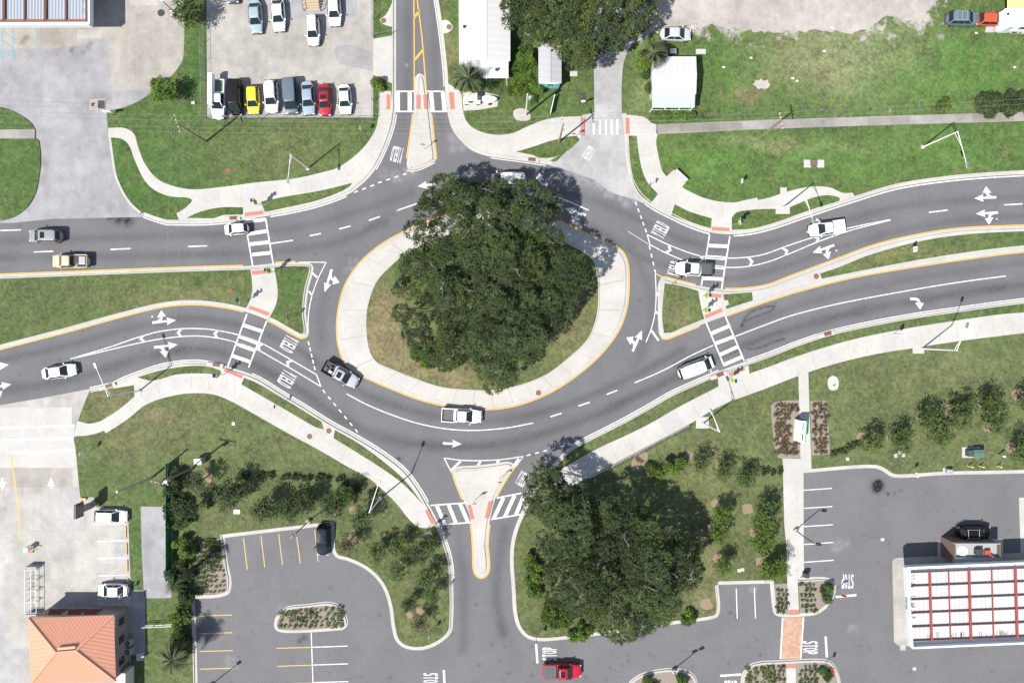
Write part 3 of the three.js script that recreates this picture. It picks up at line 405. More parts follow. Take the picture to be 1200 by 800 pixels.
// lane splitters on the approaches with chevrons
line([[759, 275], [785, 287.3], [822, 300], [852.5, 302.3], [876, 301.3], [895, 298], [925, 287.3], [957, 277], [1000, 266], [1044, 257.2]], 1.2); line([[761.5, 286.3], [782, 297], [807, 306.8], [830, 311], [851, 313.2], [876, 312.2], [900, 306.8], [925, 297.3], [962, 282], [1000, 269], [1044, 257.9]], 1.2); line([[758.6, 274.5], [761.8, 287]], 1.3);
line([[82, 420.3], [130, 406], [149, 399.3], [167.5, 393.3], [186, 388.4], [211, 385.2], [230, 384.8], [249, 386.2], [279, 392.2], [304, 401], [321, 410], [340, 421], [371, 439]], 1.2); line([[82, 420.6], [130, 409.3], [155, 403.4], [180, 398.3], [205, 394.9], [230, 393.5], [255, 396], [275, 400.6], [302, 410], [320, 420], [337, 429.5], [375.5, 452.5]], 1.2); line([[370.6, 438.5], [376, 453]], 1.3);
const chev = (x, y, dx, dy, w, dir) => { const l = Math.hypot(dx, dy); dx /= l; dy /= l; const nx = -dy, ny = dx, h = w / 2, T = 3.4; poly([[x + nx * h, y + ny * h], [x + dx * T * dir, y + dy * T * dir], [x - nx * h, y - ny * h], [x - nx * h + dx * 3.4 * dir * -1, y - ny * h + dy * 3.4 * dir * -1], [x + dx * (T - 3.6) * dir, y + dy * (T - 3.6) * dir], [x + nx * h - dx * 3.4 * dir, y + ny * h - dy * 3.4 * dir]], M.white, 'chevron'); };
chev(784, 292.5, 1, .42, 9, 1); chev(822, 304, 1, .2, 9, 1); chev(880, 306.5, 1, -.12, 10, 1); chev(921, 294.5, 1, -.35, 9, 1); chev(958, 280, 1, -.35, 5, 1);
chev(166, 396.8, 1, -.25, 6, -1); chev(210, 390, 1, -.06, 8, -1); chev(253, 391, 1, .18, 8.5, -1); chev(304, 406, 1, .45, 9, -1); chev(338, 425, 1, .6, 8, -1);
// painted noses of the islands
line([[350, 307.2], [382, 307.2]], 1.1); line([[382, 307], [371, 330], [364, 352], [361, 372], [360.8, 392]], 1.1); line([[366, 320], [371.5, 325]], 2.3, M.white, 'hatch_line'); line([[361.5, 341], [366, 346]], 2.3, M.white, 'hatch_line');
line([[768, 319], [769, 345], [767.5, 368], [763, 386], [757, 401]], 1.1); line([[769, 343], [771.5, 346]], 2.2, M.white, 'hatch_line'); line([[768, 364], [771.5, 368]], 2.2, M.white, 'hatch_line'); line([[763.5, 387], [772, 399]], 2.4, M.white, 'hatch_line'); line([[768.5, 320.5], [776, 324.5]], 1.2, M.yellow);
line([[520.3, 536.5], [540, 539], [565, 539.5], [590, 538], [613.5, 534.5]], 1.2); line([[520.3, 536.3], [530.5, 556]], 1.2); line([[613.3, 534.6], [603, 548]], 1.2); bars([[540, 540, 529, 550.5], [563, 540.5, 560, 545], [585, 539, 582, 542], [608, 537, 602, 546]], 2.8, M.white, 'hatch_line');
line([[476, 200.5], [490, 199.5], [510, 190.5]], 1, M.ghost);
// zebra crossings
const XW = (edge, list, w = 4.3) => { bars(edge, 1.7, M.white, 'crosswalk_line', PY + .003); bars(list, w, M.white, 'crosswalk_bar'); };
XW([[286.8, 258.5, 296, 312], [311, 255.5, 320, 310]], [[288, 259.5, 310.5, 257], [290.6, 274, 314, 270.5], [293, 286, 315.6, 283.5], [295.5, 298.3, 317.5, 296]]);
XW([[289.2, 367.5, 266.5, 429.5], [312.3, 375.8, 291, 430.5]], [[285.3, 381, 306.5, 388], [280.5, 394, 302, 402], [276.5, 402.5, 298.5, 410.5], [271.5, 416.5, 292.3, 423.7]]);
XW([[831.8, 274.5, 822, 335], [855.6, 276.5, 845.8, 338.5]], [[831, 287.7, 853.5, 288.5], [829, 301, 851, 302.5], [826.5, 311.3, 848.5, 313.8], [824, 325.8, 846.5, 327]]);
XW([[827.6, 377.8, 849, 429], [850, 370, 872.5, 423]], [[834, 390.5, 856, 381.3], [838.8, 402.3, 860, 394.3], [844, 415.5, 864.3, 406.3], [849.5, 426.8, 870, 418]]);
XW([[504.5, 592, 546, 589], [518.5, 614.3, 552, 612]], [[511.8, 592.5, 521, 613.3], [525.6, 591.3, 534.3, 612.8], [539, 590, 548.5, 612]]);
XW([[582, 583.3, 618, 576.3], [575.5, 608.4, 612, 602.3]], [[590, 583, 578.5, 607.5], [603, 580.5, 591.3, 606], [615, 578, 604.5, 603]]);
XW([[464.3, 107, 484.8, 107], [463.8, 130.6, 484.5, 130.6], [500.5, 107, 520.5, 107], [504, 130.6, 524, 130.6]], []); bars([[466, 108, 466, 130], [480, 108, 480, 130], [505, 108, 507, 130], [519, 108, 521, 130]], 4.8, M.white, 'crosswalk_bar');
bars([[696, 140, 696, 157.5], [703.3, 140, 703.3, 157.5], [710.2, 140, 710.2, 157.5], [717, 140, 717, 157.5], [723.6, 140, 723.6, 157.5]], 2.6, M.white, 'crosswalk_bar', .016);
// tactile ramps: raised warm red plates on the pavements
const tactile = (pts, y = SY + .012) => { const m = struct('tactile_paving', planGeo(pts, y - .02, y), M.tactile); const c = pts.reduce((a, p) => [a[0] + p[0] / 4, a[1] + p[1] / 4], [0, 0]); const dome = new THREE.CylinderGeometry(.012, .02, .008, 6), gs = [];
  for (let i = 1; i < 12; i++) for (let j = 1; j < 5; j++) { const u = i / 12, v = j / 5, p = [0, 1].map(k => (pts[0][k] * (1 - u) + pts[1][k] * u) * (1 - v) + (pts[3][k] * (1 - u) + pts[2][k] * u) * v); gs.push(dome.clone().translate(gx(p[0]), y + .003, gz(p[1]))); }
  const d = mesh('domes', merge(gs), M.tactile, m); d.userData.kind = 'stuff'; };
tactile([[286.5, 249.5], [308, 246.8], [309, 250.6], [287.3, 253.6]], .162); tactile([[295, 317.6], [318, 315.2], [319, 319.8], [296, 322.2]]); tactile([[293, 357.8], [316, 366.2], [314.6, 370], [291, 361.8]]); tactile([[264, 431.3], [285, 439.8], [283.5, 443.3], [262.5, 434.8]], .162);
tactile([[834, 266], [854.8, 267.2], [854.6, 271], [834, 270]], .162); tactile([[827.6, 343.3], [845.6, 345], [845, 349], [827, 347.6]], .155); tactile([[825.2, 369.2], [845.5, 360.8], [847, 365], [827, 373.2]], .155); tactile([[853, 437.3], [872, 430], [873, 433.5], [855, 440.5]], .162);
tactile([[498, 597.5], [502.2, 596.3], [509.5, 612.8], [505.8, 614.5]], .162); tactile([[547.8, 591.5], [552, 591], [556, 607.5], [551.8, 608.2]], .155); tactile([[572.5, 587], [577.4, 586.8], [572.4, 606.7], [568, 606.6]], .155);
tactile([[453, 111], [457.6, 111], [457.3, 128.3], [453, 128.3]], .162); tactile([[526.2, 108.3], [531.5, 108.3], [533, 128], [528, 128]], .162); tactile([[488, 111.2], [493, 111.2], [493, 128], [488, 128]], .155); tactile([[496, 111.2], [500.2, 111.2], [501.3, 128], [497, 128]], .155);
tactile([[680.5, 139], [684.8, 139], [684.2, 159.3], [680, 159.3]], .162); tactile([[733, 138.5], [737.2, 138.5], [737.8, 157], [733.5, 157]], .162);
tactile([[924, 714], [936.2, 713.7], [936.5, 719.6], [924.3, 720]], .158); tactile([[921.3, 776.8], [932.3, 776.4], [932.6, 782], [921.5, 782.4]], .15);
// paver crossing in the car park
for (let r = 0; r < 16; r++) for (let q = 0; q < 7; q++) { const f = (u, v) => [918.6 + (915.9 - 918.6) * v + u * (22.6 + (22.0 - 22.6) * v), 723.6 + v * 48.6 - u * .8]; const e = .04, u0 = (q + e) / 7, u1 = (q + 1 - e) / 7, v0 = (r + e) / 16, v1 = (r + 1 - e) / 16; if (r === 0 && q === 0) { M.pavers = [0, 1, 2].map(i => std({ color: lin(.34, .215, .15).multiplyScalar([.9, 1, 1.1][i]), roughness: .95 })); onRoad('paver_base', planGeo([f(0, 0), f(1, 0), f(1, 1), f(0, 1)], .006, .006), M.paver); } onRoad('paver', planGeo([f(u0, v0), f(u1, v0), f(u1, v1), f(u0, v1)], .006, .013), M.pavers[Math.floor(rnd() * 3)]); }
line([[917.5, 724], [914.8, 772]], 1.8); line([[942, 723], [938.6, 771.5]], 1.8);
// parking bays
bars([[285, 630, 289.5, 667], [305.5, 627.5, 310, 664.5], [326.3, 625.5, 330.8, 662], [347.5, 629, 351.8, 660], [368.7, 621, 372.5, 657.5]], 1.1, M.paleYellow, 'bay_line');
bars([[232.5, 721.7, 271.3, 720.2], [232.8, 742.3, 272, 741], [233.2, 763, 272.8, 762], [233.7, 783.8, 273.5, 782.6], [234, 805, 274, 804], [323.7, 759.3, 364.6, 758.2], [324.5, 780.5, 365.5, 779], [325, 801, 366, 800]], 1.1, M.paleYellow, 'bay_line');
bars([[364.5, 741, 367, 812], [364.6, 758.2, 407, 756.7], [365.5, 779, 408, 777.5], [366, 799.5, 408, 798.3], [863, 689, 864.2, 724.8], [884.3, 688.5, 885.6, 724.4], [939, 617, 976.3, 614.6], [939, 638, 977, 635.3], [940, 658.8, 977.5, 656.2], [938, 574.5, 975, 572], [938, 595.6, 975.7, 593.3]], 1.2, M.white, 'bay_line');
bars([[628.3, 754, 629.8, 777], [520, 785, 521.5, 812], [979.5, 699.3, 1004, 697], [967.8, 745.5, 969.3, 770], [844, 791.6, 869, 790]], 2.6, M.white, 'stop_bar');
bars([[108, 614, 147, 613], [114, 634.4, 147.6, 633.2], [114, 654.4, 148, 653.3], [114.5, 674.6, 148.5, 673.6]], 1, M.white, 'bay_line'); bars([[-60, 503, 87, 498.6], [-60, 517.5, 87, 513]], 2.4, M.white, 'crosswalk_line'); line([[13, 530.5], [86.5, 527]], 2.8, M.white, 'stop_bar'); line([[12.4, 532], [21, 600], [23, 633]], 1.8, M.paleYellow);
bars([[115, 701.5, 121, 710], [122, 701.5, 128, 710], [129, 701.5, 135, 710], [136, 701.5, 142, 710], [143, 701.5, 149, 710], [114.5, 701, 153, 701]], .7, M.ghost, 'hatch_line');
bars([[1.5, 35, 1.5, 69], [14.5, 32, 15.2, 68], [42, 32, 43.5, 68], [2, 36, 14.5, 45], [2, 47, 14.8, 56], [2.5, 58, 15, 67]], 1, M.cyan, 'bay_line', .018);
// arrows
const tf = (x, y, deg) => { const a = deg * Math.PI / 180, c = Math.cos(a), s = Math.sin(a); return (p) => [x + p[0] * c - p[1] * s, y + p[0] * s + p[1] * c]; };
function arrow(x, y, deg, turn = 0, straight = true, L = 28, y2 = PY) {        // turn -1: branch to the driver's left
  const t = tf(x, y, deg); let k = 0;
  if (straight) poly([[0, -1.5], [L - 10, -1.2], [L - 11, -4.6], [L, 0], [L - 11, 4.6], [L - 10, 1.2], [0, 1.5]].map(t), M.white, 'arrow_marking', y2);
  if (turn) { const s = turn, pts = crv([[straight ? L * .22 : 0, s * .4], [L * .34, s * 2], [L * .41, s * 6]]).map(t); onRoad('arrow_marking', stripGeo(pts, 3.2, y2 + .002), M.white); poly([[L * .41 - 5.2, s * 5.4], [L * .41 + 5.2, s * 6], [L * .41 + .6, s * 13.5]].map(t), M.white, 'arrow_marking', y2 + .004); }
}
arrow(178, 378, -6, -1); arrow(180, 407, -7, 1); arrow(-18, 431, -8, -1); arrow(-15, 455, -10, 1);
arrow(1168, 231, 177, 1, true, 26); arrow(1170, 249, 177, -1, true, 26); arrow(978, 287.2, 161, -1, true, 27); arrow(972, 266, 167, 1, true, 28); arrow(1067, 349.5, -2, 1, false, 26);
arrow(519, 519.3, 2, 0, true, 22); arrow(388.5, 315.5, 107, -1, true, 28); arrow(512, 215, 172, 0, true, 23); arrow(686.5, 252, 198, -1, true, 26); arrow(641, 217.5, 190, 1, false, 24); arrow(741.5, 411.5, -66, -1, true, 27);
arrow(59.5, 572, -93, 0, true, 13); arrow(2, 560, 88, 0, true, 15);
for (const [x, y] of [[178, 371], [980.5, 293.5], [1168.5, 256.5]]) poly(crv([[x - 1.1, y], [x, y - 1.1], [x + 1.1, y], [x, y + 1.1]], true), M.white, 'dot_marking');
// lettering on the carriageway
const font = await new FontLoader().loadAsync('fonts/droid/droid_sans_bold.typeface.json');
function lettering(str, x, y, fx, fy, w, h, mat = M.white) {
  const l = Math.hypot(fx, fy); fx /= l; fy /= l; const ux = -fy, uy = fx; let pen = 0; const adv = w / str.length;
  [...str].forEach((chr, i) => {
    const sh = font.generateShapes(chr, 1), g = new THREE.ShapeGeometry(sh, 4); g.computeBoundingBox(); const b = g.boundingBox, p = g.attributes.position, n = new Float32Array(p.count * 3), uv = [], narrow = chr === 'I' ? .34 : .8, cw = adv * narrow;
    const cx = -w / 2 + adv * (i + .5);
    for (let k = 0; k < p.count; k++) { const a = cx + ((p.getX(k) - b.min.x) / (b.max.x - b.min.x) - .5) * cw, c = ((p.getY(k) - b.min.y) / (b.max.y - b.min.y) - .5) * h, X = x + ux * a + fx * c, Y = y + uy * a + fy * c; p.setXYZ(k, gx(X), PY, gz(Y)); uv.push(UVX(X), UVY(Y)); n[k * 3 + 1] = 1; }
    g.setAttribute('normal', new THREE.BufferAttribute(n, 3)); g.setAttribute('uv', new THREE.Float32BufferAttribute(uv, 2));
    onRoad('road_letter', g, mat);
  });
}
lettering('YIELD', 338.5, 403, .87, .49, 18, 17); lettering('YIELD', 336, 444, .86, .5, 18, 18); lettering('YIELD', 465, 181, -.25, .97, 14, 18); lettering('YIELD', 774, 269, -.88, -.47, 17, 17); lettering('YIELD', 791, 315, -.95, -.3, 17, 15); lettering('YIELD', 612, 561, .5, -.87, 12, 17);
lettering('YIELD', 690, 179.5, -.55, .84, 11, 16, M.ghost);
lettering('STOP', 993.5, 681, 0, 1, 15, 17); lettering('STOP', 950, 758.6, 1, 0, 16, 17); lettering('STOP', 644, 766, -1, 0, 16, 17); lettering('STOP', 504.5, 796, 1, 0, 16, 17); lettering('STOP', 856.5, 806, 0, -1, 16, 18);
// ---------------------------------------------------------------- trees, palms, shrubs
const leafMat = (r, g, b, rough = .55) => new THREE.MeshPhysicalMaterial({ color: lin(r, g, b), roughness: rough, side: THREE.DoubleSide, transmission: .22, thickness: 0, specularIntensity: .35 });
function clusterGeo(n, len, wid, up = .4, spread = 1) {    // a spray of pointed leaves round a point, radius about 1
  const pos = [], nor = [];
  for (let i = 0; i < n; i++) {
    const a = rr(0, 6.283), e = Math.asin(rr(-.5, 1)), d = V(Math.cos(a) * Math.cos(e), Math.sin(e), Math.sin(a) * Math.cos(e)), c = d.clone().multiplyScalar(rr(.15, 1) * spread);
    const t = V(rr(-1, 1), rr(-.6, .6), rr(-1, 1)).addScaledVector(d, .8).normalize(), nn = V(rr(-1, 1), rr(-.3, 1) + up, rr(-1, 1)).normalize(), s = t.clone().cross(nn).normalize(), l = len * rr(.7, 1.25), w = wid * rr(.75, 1.2);
    const q = [c.clone().addScaledVector(t, -l / 2), c.clone().addScaledVector(s, w / 2).addScaledVector(t, .08 * l), c.clone().addScaledVector(t, l / 2), c.clone().addScaledVector(s, -w / 2).addScaledVector(t, .08 * l)], m = t.clone().cross(s).normalize(); if (m.y < 0) m.negate();
    for (const k of [0, 1, 2, 0, 2, 3]) { pos.push(q[k].x, q[k].y, q[k].z); nor.push(m.x, m.y, m.z); }
  }
  const g = new THREE.BufferGeometry(); g.setAttribute('position', new THREE.Float32BufferAttribute(pos, 3)); g.setAttribute('normal', new THREE.Float32BufferAttribute(nor, 3)); g.setAttribute('uv', new THREE.Float32BufferAttribute(new Float32Array(pos.length / 3 * 2), 2)); return g;
}
function foliage(name, geo, mat, spots, parent) {          // spots: [x, y, z, scale, r, g, b]
  const m = new THREE.InstancedMesh(geo, mat, spots.length), o = new THREE.Object3D(), c = new THREE.Color(); m.name = name; m.castShadow = m.receiveShadow = true; m.userData.kind = 'stuff';
  spots.forEach((s, i) => { o.position.set(s[0], s[1], s[2]); o.rotation.set(rr(-.5, .5), rr(0, 6.28), rr(-.5, .5)); o.scale.setScalar(s[3]); o.updateMatrix(); m.setMatrixAt(i, o.matrix); m.setColorAt(i, c.setRGB(s[4], s[5], s[6])); });
  parent.add(m); return m;
}
function limb(a, b, r0, r1, gs, bend = .12, n = 4) {       // crooked tapering limb
  let p = a.clone(), L = a.distanceTo(b);
  for (let i = 1; i <= n; i++) { const t = i / n, q = a.clone().lerp(b, t); if (i < n) q.add(V(rr(-1, 1), rr(-.3, 1), rr(-1, 1)).multiplyScalar(L * bend)); gs.push(bar(p, q, r0 + (r1 - r0) * (i - 1) / n, r0 + (r1 - r0) * t, r0 > .2 ? 10 : 6)); p = q; }
}
const inside = (p, poly) => { let c = false; for (let i = 0, j = poly.length - 1; i < poly.length; j = i++) { const a = poly[i], b = poly[j]; if ((a[1] > p[1]) !== (b[1] > p[1]) && p[0] < (b[0] - a[0]) * (p[1] - a[1]) / (b[1] - a[1]) + a[0]) c = !c; } return c; };
const edgeDist = (p, poly) => { let d = 1e9; for (let i = 0, j = poly.length - 1; i < poly.length; j = i++) { const a = poly[i], b = poly[j], dx = b[0] - a[0], dy = b[1] - a[1], t = Math.max(0, Math.min(1, ((p[0] - a[0]) * dx + (p[1] - a[1]) * dy) / (dx * dx + dy * dy))); d = Math.min(d, Math.hypot(p[0] - a[0] - dx * t, p[1] - a[1] - dy * t)); } return d; };
const barkMat = std({ color: lin(.075, .065, .055), roughness: 1 }), twigMat = std({ color: lin(.24, .22, .19), roughness: 1 });
const oakLeaf = clusterGeo(18, .56, .36, 1.0), oakMat = leafMat(.047, .074, .024, .55);
function oak(label, outline, trunkPx, hTop, hEdge, opt = {}) {
  const hM = (hTop + hEdge) / 2, base = at(trunkPx[0], trunkPx[1], 0), tree = thing('oak_tree', label, 'tree', base.clone().setY(GY)), g = [], tw = [], spots = [], puffs = [];
  const poly = outline.map(([x, y]) => { const p = at(x, y, hEdge + 1.6); return [p.x, p.z]; }), xs = poly.map(p => p[0]), zs = poly.map(p => p[1]);
  const bx = [Math.min(...xs), Math.max(...xs), Math.min(...zs), Math.max(...zs)];
  for (let t = 0; t < 5200 && puffs.length < 420; t++) {
    const p = [rr(bx[0], bx[1]), rr(bx[2], bx[3])]; if (!inside(p, poly)) continue; const e = edgeDist(p, poly), R = rr(.95, 2.0) * (e < 1.2 ? .7 : 1); if (e < R * .55) continue;
    const lump = fbm(p[0] * .22 + 50, p[1] * .22 + 20, 2) - .5, dome = 1 - Math.exp(-e / 3.6), y = hEdge + (hTop - hEdge) * dome * (.78 + .9 * lump) + rr(-1.8, 1.1);
    if (puffs.some(q => Math.hypot(q[0] - p[0], q[1] - p[1]) < (q[3] + R) * .5)) continue;
    if (opt.holes && opt.holes.some(h => { const c = at(h[0], h[1], 6); return ((p[0] - c.x) / (h[2] * S)) ** 2 + ((p[1] - c.z) / (h[3] * S)) ** 2 < 1; })) continue;
    if (opt.gap && e > 1 && fbm(p[0] * .35 + 9, p[1] * .35, 2) < opt.gap) continue;
    puffs.push([p[0], p[1], y, R]);
  }
  const trunkTop = V(0, hEdge * .55, 0); g.push(cyl(.75, .55, hEdge * .55, 0, 0, 0, 14), cyl(1.05, .72, .5, 0, 0, 0, 14));
  const hubs = []; for (let i = 0; i < 9; i++) { const a = i / 9 * 6.283 + rr(-.2, .2); let rad = 2; const d = [Math.cos(a), Math.sin(a)]; while (inside([base.x + d[0] * (rad + 1), base.z + d[1] * (rad + 1)], poly) && rad < 20) rad += .5; const h = V(d[0] * rad * .55, hEdge + (hTop - hEdge) * rr(-.1, .15), d[1] * rad * .55); hubs.push(h); limb(trunkTop, h, .38, .17, g, .07, 5); }
  hubs.push(V(0, hEdge + .6, 0)); limb(trunkTop, hubs.at(-1), .4, .2, g, .05, 3);
  for (const [x, z, y, R] of puffs) {
    const c = V(x - base.x, y - GY, z - base.z), h = hubs.reduce((a, b) => b.distanceTo(c) < a.distanceTo(c) ? b : a); limb(h, c.clone().add(V(0, -R * .25, 0)), .09, .03, g, .1, 3);
    const tone = rr(.6, 1.38), warm = rnd() < .10 ? 1.3 : 1, grey = rr(.85, 1.25), n = Math.round(54 * R * R);
    for (let k = 0; k < n; k++) { const a = rr(0, 6.283), s = rr(-.35, 1), cs = Math.sqrt(1 - s * s), rad = R * (.68 + .36 * Math.pow(rnd(), .6)), v = tone * rr(.7, 1.35); spots.push([c.x + Math.cos(a) * cs * rad, c.y + s * rad * .72, c.z + Math.sin(a) * cs * rad, rr(.25, .39), v * warm * (.9 + .15 * grey), v * (warm > 1 ? 1.15 : 1), v * grey]); }
    if (rnd() < .16) { let p = c.clone().add(V(rr(-.5, .5), R * .72, rr(-.5, .5))); const q = c.clone().add(V(rr(-1.4, 1.4), R * rr(.75, 1.0), rr(-1.4, 1.4))); limb(p, q, .034, .014, tw, .2, 5); if (rnd() < .6) limb(q.clone().lerp(p, .5), q.clone().add(V(rr(-.8, .8), .1, rr(-.8, .8))), .03, .016, tw, .15, 3); }
  }
  mesh('trunk', merge(g), barkMat, tree); if (tw.length) mesh('bare_branches', merge(tw), twigMat, tree);
  foliage('crown', oakLeaf, oakMat, spots, tree); return tree;
}
oak('huge spreading oak on the central island of the roundabout', [[506, 202], [517, 196], [530, 203], [541, 212], [560, 211], [578, 203], [596, 214], [614, 204], [632, 212], [649, 226], [655, 246], [648, 262], [662, 284], [682, 300], [697, 318], [694, 338], [676, 352], [672, 368], [654, 382], [645, 402], [626, 420], [606, 432], [599, 458], [578, 463], [562, 452], [556, 424], [540, 428], [524, 436], [500, 428], [482, 408], [468, 388], [457, 372], [470, 352], [456, 336], [472, 318], [462, 302], [484, 286], [474, 262], [490, 248], [488, 232], [506, 222]], [575, 335], 12.5, 5, { gap: .3, holes: [[498, 262, 14, 8], [528, 268, 14, 8], [578, 260, 18, 9], [606, 256, 12, 8], [642, 264, 16, 8], [566, 286, 9, 10], [480, 382, 9, 8], [508, 392, 9, 7], [636, 384, 8, 7]] });
oak('dark spreading oak beside the south crossing and car park', [[622, 546], [640, 540], [652, 548], [662, 566], [684, 580], [706, 586], [728, 582], [748, 598], [768, 604], [786, 618], [806, 632], [818, 646], [826, 664], [812, 684], [800, 700], [792, 722], [772, 738], [768, 752], [752, 740], [738, 760], [712, 756], [700, 740], [676, 722], [660, 716], [640, 700], [636, 660], [628, 636], [640, 612], [614, 596], [618, 570]], [720, 640], 12, 4.5, { gap: .25 });
oak('broad oak overhanging the white roofs along the top street', [[588, -60], [592, -10], [585, 12], [592, 28], [608, 34], [618, 48], [640, 46], [652, 60], [662, 78], [690, 80], [708, 76], [702, 60], [726, 52], [752, 44], [760, 24], [778, 8], [776, -30], [760, -70], [700, -110], [620, -100]], [680, -20], 12, 5, { gap: .2 });

const smallLeaf = clusterGeo(12, .62, .30, .8), shrubLeaf = clusterGeo(16, .8, .36, .6);
const smallMats = { olive: leafMat(.068, .108, .030), bright: leafMat(.085, .145, .025), dark: leafMat(.044, .070, .025), brown: leafMat(.085, .080, .042) };
const smallProto = {};
function smallTree(kind, px, py, h, r, label, group, o = {}) {
  const id = kind + (o.dense || 1) + (Math.floor(rnd() * 2));
  if (!smallProto[id]) {
    const t = new THREE.Group(), g = [], spots = []; t.name = o.name || 'young_tree'; g.push(cyl(.075, .05, 1.7, 0, 0, 0, 8));
    for (let i = 0; i < 13; i++) { const a = i * 2.4, u = (i + .5) / 13, c = V(Math.cos(a) * rr(.25, .85), 1.5 + u * 2.3, Math.sin(a) * rr(.25, .85)); limb(V(0, 1.2 + u * 1.1, 0), c, .03, .012, g, .08, 3); }
    limb(V(0, 1.6, 0), V(0, 3.8, 0), .05, .015, g, .03, 3);
    const n = Math.round(150 * (o.dense || 1)); for (let i = 0; i < n; i++) { const a = rr(0, 6.283), s = rr(-1, 1), cs = Math.sqrt(1 - s * s), lobe = .75 + .4 * vn(a * 1.6 + 30, s * 2 + 12), q = Math.pow(rnd(), .45) * lobe, v = rr(.65, 1.35); spots.push([Math.cos(a) * cs * q * 1.15, 2.7 + s * q * 1.35, Math.sin(a) * cs * q * 1.15, rr(.17, .3), v * rr(.9, 1.15), v, v * rr(.8, 1.1)]); }
    mesh('trunk', merge(g), barkMat, t); foliage('crown', smallLeaf, smallMats[kind], spots, t); smallProto[id] = t; t.userData = { category: 'tree' };
  }
  const p = at(px, py, 0); p.y = GY; const k = h / 4; return copy(smallProto[id], p, rr(0, 6.28), label, group, [r * .94 / 1.1, k, r * rr(.85, 1.02) / 1.1]);
}
const gS = 'young trees on the lawn beside the south oak', gE = 'young trees in the row by the green cabinet', gW = 'young trees on the lawn west of the south road', gP = 'young trees on the point of lawn by the south exit';
for (const [x, y, h, r, k] of [[1011, 513, 3.6, 1.5], [1044, 512, 3.6, 1.6], [1076, 488, 3.9, 1.8], [1092, 505, 3.4, 1.5], [1112, 482, 3.9, 1.8], [1146, 472, 3.8, 1.7], [1152, 492, 3.6, 1.6], [1184, 522, 3.8, 1.8], [1192, 466, 3.6, 1.7]]) smallTree(k || 'olive', x, y, h * 1.08, r * 1.18, 'young open-crowned tree in the row above the green cabinet', gE, { dense: 1 });
for (const [x, y, h, r, k] of [[815, 538, 3.6, 1.5], [842, 546, 3.6, 1.5], [868, 556, 3.6, 1.6], [890, 592, 3.9, 1.7]]) smallTree(k || 'olive', x, y, h, r, 'young open-crowned tree on the lawn above the big dark oak', gS, { dense: .95 });
for (const [x, y, h, r, k] of [[839, 598, 3.8, 1.6], [836, 622, 3.8, 1.5], [842, 656, 3.6, 1.4], [888, 606, 4, 1.7], [886, 628, 4, 1.8], [893, 660, 4, 1.6], [905, 656, 3.8, 1.5]]) smallTree('bright', x, y, h, r, 'bright green young tree between the big oak and the car park path', 'bright green young trees beside the path', { dense: 1.35 });
for (const [x, y, h, r, k] of [[278, 573, 4.4, 2.1, 'dark'], [318, 590, 4.2, 1.9, 'dark'], [346, 590, 4.0, 1.7, 'dark'], [364, 584, 3.8, 1.7, 'dark'], [396, 586, 4.0, 1.8, 'dark'], [408, 574, 3.6, 1.4, 'olive']]) smallTree(k || 'olive', x, y, h, r, 'bushy young tree in the row behind the south-west pavement', gW, { dense: 1.5 });
for (const [x, y, h, r, k] of [[412, 631, 3.8, 1.5, 'brown'], [446, 640, 3.6, 1.6], [470, 634, 3.6, 1.5], [470, 661, 3.6, 1.6], [495, 640, 3.8, 1.7, 'dark'], [506, 632, 3.4, 1.3], [502, 670, 3.8, 1.6], [482, 700, 3.2, 1.2, 'dark'], [494, 722, 3.2, 1.2, 'brown'], [508, 690, 3.4, 1.3], [428, 600, 3.8, 1.7]]) smallTree(k || 'olive', x, y, h, r, 'young tree on the rounded lawn beside the south exit', gP, { dense: 1 });
smallTree('dark', 240, 560, 4.2, 1.6, 'dark young tree at the foot of the lower power pole'); smallTree('dark', 232, 592, 4.4, 1.7, 'dark young tree beside the green hedge near the power pole');
smallTree('olive', 232, 26, 4.8, 2.2, 'loose olive tree growing through the chain-link fence', undefined, { dense: 1.6 }); smallTree('bright', 203, 112, 3.6, 1.9, 'bushy bright tree on the lawn corner by the driveway', undefined, { dense: 1.5 });
// shrub masses: each one bush
function bush(name, kind, px, py, w, d, h, label, group, cat = 'bush', o = {}) {
  const p = at(px, py, 0), t = thing(name, label, cat, p.setY(GY), 0, group), spots = [], g = []; const n = Math.round((o.n || 58) * w * d);
  const blobs = [...Array(Math.max(4, Math.round(w * d * .9)))].map((_, i) => { const a = rr(0, 6.283), q = Math.sqrt(rnd()) * .82; return [Math.cos(a) * q * w / 2, h * rr(.35, .8) * (1 - q * .45), Math.sin(a) * q * d / 2, rr(.35, .75) * Math.min(1, .45 + .14 * Math.min(w, d)), rr(.6, 1.4), rr(.85, 1.15)]; });
  for (let i = 0; i < n; i++) { const b = blobs[Math.floor(rnd() * blobs.length)], a = rr(0, 6.283), s = rr(-.7, 1), cs = Math.sqrt(1 - s * s), R = b[3] * rr(.5, 1.25), v = b[4] * rr(.7, 1.3); spots.push([b[0] + Math.cos(a) * cs * R, Math.max(.08, b[1] + s * R * .8), b[2] + Math.sin(a) * cs * R, rr(.17, .33), v * b[5] * rr(.9, 1.12), v, v * rr(.85, 1.1)]); }
  for (let i = 0; i < 5; i++) limb(V(0, 0, 0), V(rr(-.35, .35) * w, h * .7, rr(-.35, .35) * d), .05, .015, g, .08, 3);
  mesh('stem', merge(g), barkMat, t); foliage('foliage', shrubLeaf, smallMats[kind], spots, t); return t;
}
